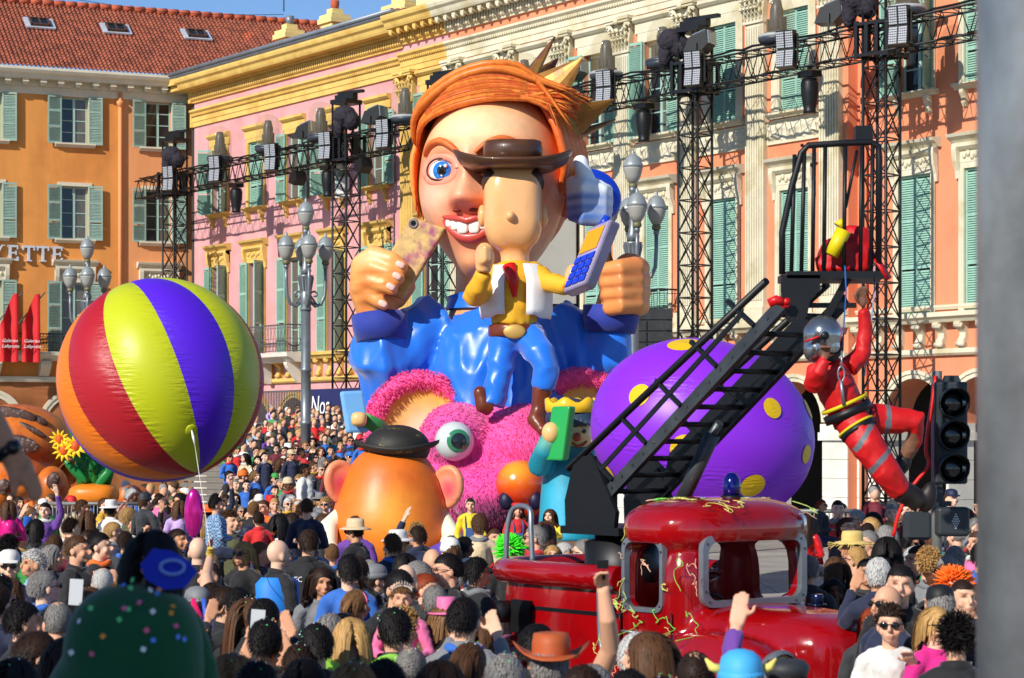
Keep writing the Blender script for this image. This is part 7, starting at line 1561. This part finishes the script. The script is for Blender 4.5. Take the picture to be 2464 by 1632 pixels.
# children on the float and in the truck
kid1 = p(1132,1196,0,'girl in white goggles, yellow sweater and denim dungarees on the float',h=1.28,Y=28.5,top='yellow',collar=False,hair=('pony','dark brown'),hat=('headband','white'),legs='denim',glasses=None)
kid2 = p(1245,1208,10,'girl in red beret and red top standing on the float',h=1.25,Y=27.6,top='red',hat=('beret','red'),hair=('long','light brown'),collar=False,legs='denim')
kid3 = p(1322,1222,-20,'girl in silver goggles and yellow sweater pointing beside the ladder base',h=1.2,Y=26.5,top='yellow',hat=('headband','white'),hair=('long','brown'),pose='point',collar=False,legs='denim')
for kd in (kid1, kid2, kid3):
    vb = MB(); vb.tube([(0,.01,1.02),(0,.01,.92),(0,.01,.80)], [.176,.186,.188], 18, flat=.78, cap=False); vb.prism([(-.09,1.0),(.09,1.0),(.075,1.24),(-.075,1.24)], (0,-.155,0), (1,0,0), (0,0,1), (0,.03,0))
    for s_ in (-1,1): vb.tube([(s_*.07,-.145,1.22),(s_*.085,-.12,1.38),(s_*.08,.0,1.455),(s_*.06,.13,1.36),(s_*.03,.15,1.0)], .014, 6)
    q = vb.build('dungarees', mat('blue denim', srgb(60,92,140), .85, var=.2, vscale=20), kd, False)
p(1228,1292,180,'person in bright lime wig behind the truck grab rail',hat=('wig',srgb(70,236,40)),hair=None,top='black',h=1.72)
p(1330,1308,0,'blonde girl in pink jacket looking over the truck bed rim',h=1.2,Y=19.2,top='pink',hair=('long','blond'))
p(1300,1335,190,'dark haired man standing behind the truck bed rim',h=1.5,Y=18.7,hair=('short','black'),top='charcoal')
p(1312,1255,200,'man with shaved dark head below the girl in silver goggles',h=1.76,Y=23.5,hair=('buzz','black'),top='black',skin=SKD)
p(1360,1300,90,'bald older man in pale blue shirt behind the truck bed',h=1.72,Y=21,hair=('buzz','white'),top='pale blue')
dr = TK(-.36,.22,.40); person(dr, 35, 'driver in red shirt with lime strap inside the truck cab', hair=('short','black'), top='red', pose='sit', scale=.74, skin=SKD, scarf='green')
TAKEN.append((dr.x,dr.y))
# right of the truck
p(1942,1232,140,'child in red satin dress with long dark curls beyond the truck',h=1.3,Y=24.5,top='red',shiny=True,hair=('long','dark brown'),pose='ride',collar=False)
p(1978,1200,70,'ginger toddler in pink sunglasses on an arm beyond the truck',h=1.1,Y=29,top='charcoal',hair=('tousled','red'),glasses='shades',pose='ride')
p(2016,1200,0,'young man with dark hair in red and black jacket beside the toddler',Y=29.5,h=1.8,hair=('buzz','black'),top='red',scarf='grey')
p(2058,1226,-60,'person with curly white hair and sunglasses before the stone pier',hair=('curly','white'),glasses='shades',top='navy',h=1.7,Y=29)
p(2100,1228,-20,'woman with long black hair in the shade of the hanging boots',hair=('long','black'),top='black',h=1.66,Y=28.6)
p(2145,1210,0,'grey haired man with red and yellow scarf behind the ribbon',hair=('short','grey'),top='burgundy',scarf='mustard',h=1.75,Y=29)
p(2185,1205,-40,'dark haired woman in black leather jacket behind the ribbon',hair=('curly','black'),top='black',h=1.7,Y=30,shiny=True)
p(2290,1176,20,'man in navy cap on the stand behind the traffic signal',hat=('cap','navy'),hair=('short','brown'),top='black',h=1.75,Y=31)
p(2048,1282,-70,'man in frayed straw hat seen in profile beyond the truck',hat=('straw',srgb(214,186,110)),hair=('short','black'),top='white')
p(2086,1272,-75,'grey haired man in sunglasses behind the frayed straw hat',hair=('short','grey'),glasses='shades',top='black')
p(2132,1285,180,'tall figure with long black hair and black coat beside the straw hat',hair=('long','black'),top='black',h=1.85,Y=19.5)
p(2166,1352,-8,'smiling man with dark hair and black jacket facing the camera',hair=('short','black'),top='black',h=1.84)
p(2132,1402,-55,'bald man with sunglasses pushed up beside the smiling dark haired man',hair=None,glasses='shades',top='navy',h=1.72)
o = p(2142,1452,-12,'laughing woman in sunglasses and white top pointing at the truck',hair=('curly','dark brown'),glasses='shades',top='white',collar=False,pose='point',h=1.64)
p(2006,1386,0,'laughing woman with straight fringe and black hair beside the truck cab',hair=('bob','black'),top='brown',skin=SKD,h=1.55,Y=17.6)
p(2040,1446,150,'man with short dark hair standing behind the truck bonnet',hair=('short','black'),top='black',h=1.42,Y=17.2)
p(2100,1455,-20,'woman with short red hair and glasses behind the pointing woman',hair=('bob','red'),glasses='specs',top='charcoal',h=1.55,Y=14.6)
p(2256,1452,30,'blonde woman with large sunglasses beside the steel pole',hair=('bob','blond'),glasses='shades',top='magenta',h=1.66)
p(2300,1478,175,'person with thick black hair seen from behind beside the steel pole',hair=('afro','black'),top='black',h=1.70)
p(2298,1372,160,'person in curly orange clown wig beside the traffic signal pole',hat=('wig',srgb(244,110,20)),hair=None,top='mustard',h=1.7)
p(2345,1400,-60,'woman with brown hair lifting a white camera at the steel pole',hair=('long','brown'),top='white',pose='phone',h=1.66)
p(2262,1405,170,'man in black flat cap below the traffic signal pole',hat=('cap','black'),hair=('short','grey'),top='black')
p(2206,1308,-70,'dark haired man in glasses beside the traffic signal pole',hair=('short','dark brown'),glasses='specs',top='black')
p(2296,1308,170,'grey haired man seen from behind right of the traffic signal pole',hair=('short','grey'),top='pink')
p(1945,1330,160,'person with greying confetti hair close beside the truck roof line',hair=('short','grey'),top='charcoal',conf=True)
p(2085,1340,0,'woman in glasses with dark hair behind the laughing women',hair=('short','black'),glasses='specs',top='charcoal',h=1.66)
# ---------------------------------------------------------------- hanging firefighter
FY = 15.6
def N_(u, v, dy=0.): return W(u, v, FY+dy)
ff = thing('person', 'firefighter in red suit and silver helmet hanging from the ladder cage', 'person', N_(2030,1000))
b = MB()
b.tube([N_(1995,860,.0), N_(1998,885), N_(2010,930), N_(2035,985), N_(2050,1020)], [.07,.13,.16,.15,.15], 18, flat=.85)
b.tube([N_(2040,885,.05), N_(2075,850,.1), N_(2083,790,.1), N_(2077,745,.08)], [.075,.065,.05,.042], 12); b.ell(N_(2075,725,.08), (.035,.016,.045), 10, 8)
for i in range(4): b.tube([N_(2066+6*i,712,.07), N_(2064+7*i,698,.06), N_(2064+7.5*i,688 if i else 694,.05)], .0095, 6)
b.tube([N_(2064,728,.07), N_(2058,712,.05), N_(2060,704,.05)], .011, 6)
b.tube([N_(1968,890,-.08), N_(1958,925,-.16), N_(1972,895,-.24), N_(1985,868,-.24)], [.075,.07,.052,.036], 12); b.ell(N_(1986,852,-.24), (.035,.025,.042), 10, 8)
for i in range(4): b.tube([N_(1976+7*i,845,-.25), N_(1976+7*i,832,-.28), N_(1980+6*i,838,-.3)], .0095, 6)
b.tube([N_(2052,1015,-.05), N_(2090,1075,-.16), N_(2135,1140,-.18), N_(2165,1180,-.12)], [.125,.115,.095,.085], 16)
b.tube([N_(2060,1010,.1), N_(2130,1010,.12), N_(2205,1015,.12), N_(2200,1060,.16), N_(2178,1100,.2)], [.12,.105,.085,.06,.05], 16)
b.ell(N_(1992,828,-.02), (.075,.09,.10), 14, 10)
def fpaint(P):
    red = np.array(srgb(196,18,20)[:3]); sk = np.array(srgb(120,82,62)[:3]); gr = np.array(srgb(96,104,112)[:3]); c = np.tile(red,(len(P),1))
    def reg(u, v, r, col, dy=0.): 
        q = np.array(N_(u,v,dy)); c[np.linalg.norm(P[:,[0,2]]-q[[0,2]],axis=1) < r] = col
    reg(2075,712,.085,sk); reg(2180,1085,.10,sk); reg(2195,1062,.06,sk); reg(1992,828,.12,sk)
    m = (np.linalg.norm(P[:,[0,2]]-np.array(N_(1984,845))[[0,2]],axis=1) < .065) & (P[:,1] < FY-.19); c[m] = sk
    for (u,v,du,dv,n) in ((2072,1045,.83,.55,0),(2112,1100,.75,.66,0),(2140,1010,1,.05,1)):
        q = np.array(N_(u,v)); d = (P[:,0]-q[0])*du - (P[:,2]-q[2])*dv; m = (abs(d) < .018) & (np.linalg.norm(P[:,[0,2]]-q[[0,2]],axis=1) < .14); c[m] = gr
    return c
bo2 = shape(b, .011, 'body', mat('painted suit and skin', (1,1,1,1), .55, attr='paint', bump=.2, bscale=14), ff, 2, paint=fpaint)
chr_ = mat('chromed helmet', srgb(168,172,174), .18, .9, var=.12)
b = MB(); b.ell(N_(1980,806,-.02), (.135,.15,.135), 26, 16); b.ell(N_(1962,840,-.02), (.085,.13,.10), 18, 10); b.ell(N_(1990,835,-.02), (.10,.13,.085), 18, 10); hm = shape(b, .014, 'helmet', chr_, ff, 4); fold(bo2.data, .010, 8, 3)
b = MB(); b.tube([N_(1938,822,-.14), N_(1955,816,-.165), N_(1972,810,-.17)], .017, 8, flat=.5); b.build('red_stripe', mat('red helmet sticker', srgb(206,30,26), .4), hm)
b = MB(); b.tube([N_(2012,790,-.10), N_(2024,815,-.06), N_(2022,850,-.08), N_(2005,868,-.13), N_(1985,862,-.16)], .014, 8); b.ell(N_(1985,808,-.17), (.03,.015,.03), 10, 6); b.build('visor_frame', blackM, hm)
yelW = mat('yellow harness webbing', srgb(214,196,20), .6)
b = MB(); 
def loop(c0, d, r, rr, m, nm): q = MB(); q.lathe([(r,-rr),(r*1.04,-rr),(r*1.04,rr),(r,rr)], 24, c0, d, cap=False); q.build(nm, m, ff)
loop(N_(2040,992), N_(2050,1020)-N_(2010,930), .165, .03, blackM, 'harness_belt'); loop(N_(2032,972), N_(2050,1020)-N_(2010,930), .162, .012, yelW, 'harness_band')
loop(N_(2066,1035,-.08), N_(2090,1075,-.1)-N_(2052,1015,-.05), .128, .018, blackM, 'leg_loop'); loop(N_(2060,1028,-.07), N_(2090,1075,-.1)-N_(2052,1015,-.05), .13, .008, yelW, 'leg_loop_stripe'); loop(N_(2085,1010,.1), Vector((1,0,0)), .122, .018, blackM, 'leg_loop')
for pts, rad in (([(2165,1180,-.12),(2195,1195,-.1),(2215,1215,-.1)], [.085,.075,.07]), ([(2178,1100,.2),(2170,1120,.2),(2160,1135,.2)], [.055,.06,.05])):
    b = MB(); b.tube([N_(*q) for q in pts], rad, 14); e = pts[-1]; b.ell(N_(e[0]+(18 if rad[0] > .08 else -6),e[1]-(18 if rad[0] > .08 else -2),e[2]), (.06,.055,.11 if rad[0] > .08 else .06), 14, 10, Matrix.Rotation(.25,3,'Y')); shape(b, .014, 'boot', mat('black boot leather', srgb(30,24,22), .5), ff, 2)
b = MB(); ring_ = [N_(2024,900,-.19)+Vector((.022*math.cos(t),0,.05*math.sin(t))) for t in np.linspace(0,6.28,18)]; b.tube(ring_, .006, 6, cap=False); b.tube([N_(2026,845,-.16), N_(2024,885,-.19)], .008, 6); b.tube([N_(2024,918,-.19), N_(2030,975,-.17)], .012, 6); b.build('carabiner', alu, ff)
# ---------------------------------------------------------------- the rest of the crowd
rc = random.Random(21)
TOPW = ['black']*13 + ['charcoal']*5 + ['navy']*6 + ['grey']*3 + ['brown']*3 + ['olive']*2 + ['burgundy']*2 + ['red']*3 + ['beige']*2 + ['white']*2 + ['blue']*2 + ['teal','purple','mustard','pink','lilac','pale blue','orange','green']
HAIRW = ['black']*3 + ['dark brown']*4 + ['brown']*4 + ['light brown']*2 + ['blond']*2 + ['grey']*2 + ['white']
STYLE = {'short': 'short', 'buzz': 'cropped', 'tousled': 'tousled', 'bob': 'bobbed', 'long': 'long', 'pony': 'tied back', 'curly': 'curly', 'afro': 'bushy'}
def attrs(stand=False):
    hk = rc.choice(['short']*5+['buzz']*3+['tousled']*4+['bob']*3+['long']*3+['pony']*2+['curly']); hc = rc.choice(HAIRW); top = rc.choice(TOPW if not stand else TOPW+['white','red','pale blue','beige','blue','pink','navy'])
    
    if hc in ('grey','white') and hk in ('long','pony','afro'): hk = 'short'
    hat = rc.choice([None]*26+['cap','cap','beanie','beanie','brim']); hcx = rc.choice(['white','black','red','navy','beige','blue','grey','orange','green'] if hat != 'wig' else ['orange','magenta','green','blue'])
    gl = rc.choice([None]*5+['shades']*(3 if stand else 2)+['specs']); sc_ = rc.choice([None]*6+['white','red','grey','blue','mustard'])
    return hk, hc, top, hat, hcx, gl, sc_
def describe(a, place):
    hk, hc, top, hat, hcx, gl, sc_ = a
    s = 'person with ' + (STYLE[hk]+' '+hc+' hair' if not hat else {'cap':'%s cap','beanie':'%s woolly hat','brim':'%s brimmed hat','hood':'%s hood','wig':'%s fuzzy wig'}[hat] % hcx)
    s += ' and ' + top + ' top' + (', sunglasses' if gl == 'shades' else ', glasses' if gl else '') + (', '+sc_+' scarf' if sc_ else '')
    return s + ' ' + place
def spectator(pos, face, place, scale, pose, group, stand=False, conf=False):
    for _ in range(400):
        a = attrs(stand); lab = describe(a, place)
        if lab not in LABELS and len(lab.split()) <= 16: break
    hk, hc, top, hat, hcx, gl, sc_ = a
    return person(pos, face, lab, hair=None if hat in ('hood','wig') else (hk, hc), top=top, pose=pose, scale=scale, hat=(hat, hcx) if hat else None, glasses=gl, scarf=sc_, collar=rc.random() < .6, conf=conf, group=group, bag=rc.choice(['black','navy','grey','burgundy']) if not stand and rc.random() < .14 else None, legs=rc.choice(['navy','black','denim','charcoal']), skin=SKD if rc.random() < .06 else None)
def blocked(x, Y):
    u = CU + F*x/Y; d = Vector((x, Y, 0))-TO; a, r = d.dot(TF), d.dot(TRt)
    if -2.8 < a < 1.2 and abs(r) < 1.0: return True
    if 745 < u < 1560 and Y > 26.5: return True
    if 1165 < u < 1960 and Y > 11.2 and not (1180 < u < 1420 and Y > 20.0): return True
    if u < 560 and Y < 8.5: return True
    if 150 < u < 520 and Y < 9.5: return True
    if any(abs(u-uk) < 45 and Yk-5.5 < Y < Yk for uk, Yk in ((742,20.2),(672,19),(584,19.6),(188,19.6),(128,21.5),(2166,16.5),(886,16.5))): return True
    return any((x-q[0])**2+(Y-q[1])**2 < (.46 if Y < 20 else .55)**2 for q in TAKEN)
def place_of(u, Y):
    if u < 560: return 'below the striped ball' if Y > 22 else 'left of the string holder' if Y > 14 else 'near the green costume'
    if u < 760: return 'near the lamp post foot' if Y > 20 else 'around the blue vested man'
    if u < 1170: return 'before the orange egg figure' if Y > 13.5 else 'well below the egg figure'
    if u < 1500: return 'behind the truck bed'
    if u < 1960: return 'below the red truck'
    return 'near the traffic signal' if Y > 20 else 'between truck and steel pole'
Y = 10.3; row = 0
while Y < 41:
    dx = .50 if Y < 14 else .56 if Y < 20 else .72 if Y < 28 else .95; dy = .62 if Y < 14 else .85 if Y < 20 else 1.35 if Y < 28 else 2.1
    x = -CU/F*Y - .2 + (row % 2)*dx*.5
    while x < (2375-CU)/F*Y:
        X = x + rc.uniform(-.12,.12); YY = Y + rc.uniform(-.2,.2); u = CU+F*X/YY; x += dx
        if not (-30 < u < 2365) or blocked(X, YY) or (u > 1960 and YY < 12.5): continue
        if u > 1960 and YY > 31 or (1900 < u < 2110 and YY < 17.5): continue
        h = min(max(rc.gauss(1.69,.07),1.5),1.86); tgt = W(1150, 900, 36); fa = math.degrees(math.atan2(tgt.x-X, -(tgt.y-YY)))
        fa = fa + rc.gauss(0,38) if rc.random() < .72 else rc.uniform(-90,90)
        TAKEN.append((X, YY)); spectator(Vector((X,YY,0)), fa, place_of(u,YY), h/1.765, rc.choice(['down']*6+['fold','phone','up1','clap'] if YY > 13 else ['down']*8+['phone']), 'spectators in the crowd', conf=YY < 16 and rc.random() < .35)
    Y += dy; row += 1
n_ground = PCOUNT
# a few raised phones in the middle of the crowd
for i, (u, v, Y_, m, lab) in enumerate(((183,1425,12.6,phoneM,'silver phone lifted by two hands left of the green costume'),(620,1500,12.0,phoneM,'pale phone held high right of the green costume'))):
    q = MB(); q.box(-.037,.037,-.005,.005,-.072,.072); o = q.build('mobile_phone', m); o.location = W(u,v,Y_); o.rotation_euler = (0,R(4),0); tag(o, lab, 'phone')
    o2 = person(Vector((W(u,v,Y_).x,Y_+.36,0)), 180, ['hands and dark sleeves raising a silver phone left of the green costume','dark sleeved arm raising a pale phone right of the green costume'][i], hair=('short','black'), top='black', pose='phone', scale=1.0)
# ---------------------------------------------------------------- grandstand spectators
seats = []
for i in range(NR):
    d = row_d(i)
    for t in np.arange(t_for(560,d), t_for(900,d), .58):
        if rc.random() < (.10 if i < 15 else .35): continue
        tt_, dd_ = t+rc.uniform(-.12,.12), d+rc.uniform(-.1,.1); pos = gpos(tt_, dd_, row_z(i)+.03); u = CU+F*pos.x/pos.y
        if i > 15 and u < 650: continue
        seats.append((pos, i, u))
seats.sort(key=lambda s: s[0].y)
KEEP = max(0, 318 - n_ground)
def facing_stand(): return 35 + rc.gauss(0,28)
for pos, i, u in seats[:KEEP]:
    up = rc.random() < .06
    spectator(pos - Vector((0,0,0 if up else .47)), facing_stand(), 'in grandstand row %s' % ['one','two','three','four','five','six','seven','eight','nine','ten','eleven','twelve','thirteen','fourteen','fifteen','sixteen','seventeen','eighteen','nineteen','twenty'][i], rc.uniform(.92,1.05), 'down' if up else rc.choice(['sit']*3+['ride']), 'seated grandstand spectators', True)
# the farther rows read as one mass
def low_person():
    b = MB(); b.ell((0,-.01,1.62), (.075,.09,.115), 10, 8, mi=0); b.tube([(0,.02,1.55),(0,.02,1.42)], .05, 6, mi=0); k1 = len(b.v)
    b.ell((0,.015,1.665), (.083,.1,.09), 10, 8, mi=1); k2 = len(b.v)
    b.tube([(0,.02,1.47),(0,.02,1.40),(0,.0,1.1),(0,.0,.85)], [.09,.2,.19,.19], 10, flat=.65); [b.tube([(s*.19,.02,1.39),(s*.24,0,1.15),(s*.07,-.2,1.15)], [.06,.055,.045], 6) for s in (-1,1)]; k3 = len(b.v)
    [b.tube([(s*.1,0,.9),(s*.11,-.42,.9),(s*.11,-.42,.5)], [.09,.07,.06], 6) for s in (-1,1)]
    return np.array(b.v), b.f, (k1,k2,k3)
lv, lf, (k1,k2,k3) = low_person(); AV, AF, AC = [], [], []
far = seats[KEEP:]
for k in range(26):                                    # people standing under the arcade on the right and by the barrier on the left
    far.append((W(rc.uniform(1985,2340), 1180, rc.uniform(33,44)), -1, 0)) if k < 10 else far.append((W(rc.uniform(20,420), 1180, rc.uniform(41,47)), -1, 0))
for pos, i, u in far:
    a = R(facing_stand()) if i >= 0 else R(rc.uniform(-90,90)); c_, s_ = math.cos(a), math.sin(a); sc_ = rc.uniform(.92,1.05); q = lv*sc_
    z0 = pos.z-.47 if i >= 0 else 0
    w = np.stack([q[:,0]*c_-q[:,1]*s_+pos.x, q[:,0]*s_+q[:,1]*c_+pos.y, q[:,2]+z0], 1); o_ = sum(len(v) for v in AV) if False else (AO if AV else 0); AV.append(w); AF += [tuple(x+o_ for x in f) for f in lf]; AO = o_+len(w)
    col = np.empty((len(w),3)); col[:k1] = rc.choice(SK)[:3]; col[k1:k2] = HCOL[rc.choice(HAIRW)][:3]; col[k2:k3] = TCOL[rc.choice(TOPW+['white','red','blue','pale blue'])][:3]; col[k3:] = TCOL['navy'][:3]; AC.append(col)
me = bpy.data.meshes.new('crowd'); me.from_pydata(np.concatenate(AV).tolist(), [], AF); me.polygons.foreach_set('use_smooth',[True]*len(AF)); me.materials.append(mat('far spectators', (1,1,1,1), .75, attr='paint')); set_attr(me, 'paint', np.concatenate(AC))
tag(link('crowd', me), 'mass of far spectators in the upper grandstand and under the arcades', 'crowd', None, 'stuff')
# crowd barrier on the left and rails on the right
for (u0, u1, v0, v1, Y_, lab) in ((118,345,1212,1260,38,'steel crowd barrier before the inflatable pot'),(1905,2060,1230,1290,33,'pale crowd barrier before the stone piers')):
    o = thing('crowd_barrier', lab, 'barrier', W((u0+u1)/2, v0, Y_)); q = MB(); q.tube([W(u0,v0,Y_),W(u1,v0,Y_)], .03, 8); q.build('top_rail', poleG, o)
    q = MB(); q.tube([W(u0,v1,Y_),W(u1,v1,Y_)], .02, 8); q.build('lower_rail', poleG, o); bm_ = MB(); bm_.tube([(0,0,W(u0,v1,Y_).z-W(u0,v0,Y_).z),(0,0,0)], .010, 6); bme = bm_.mesh('bar', poleG)
    for k in range(int((u1-u0)/9)): link('bar', bme, o, W(u0+9*k,v0,Y_)-o.location)
print('PEOPLE', n_ground, len(seats), KEEP, 'of', PCOUNT)
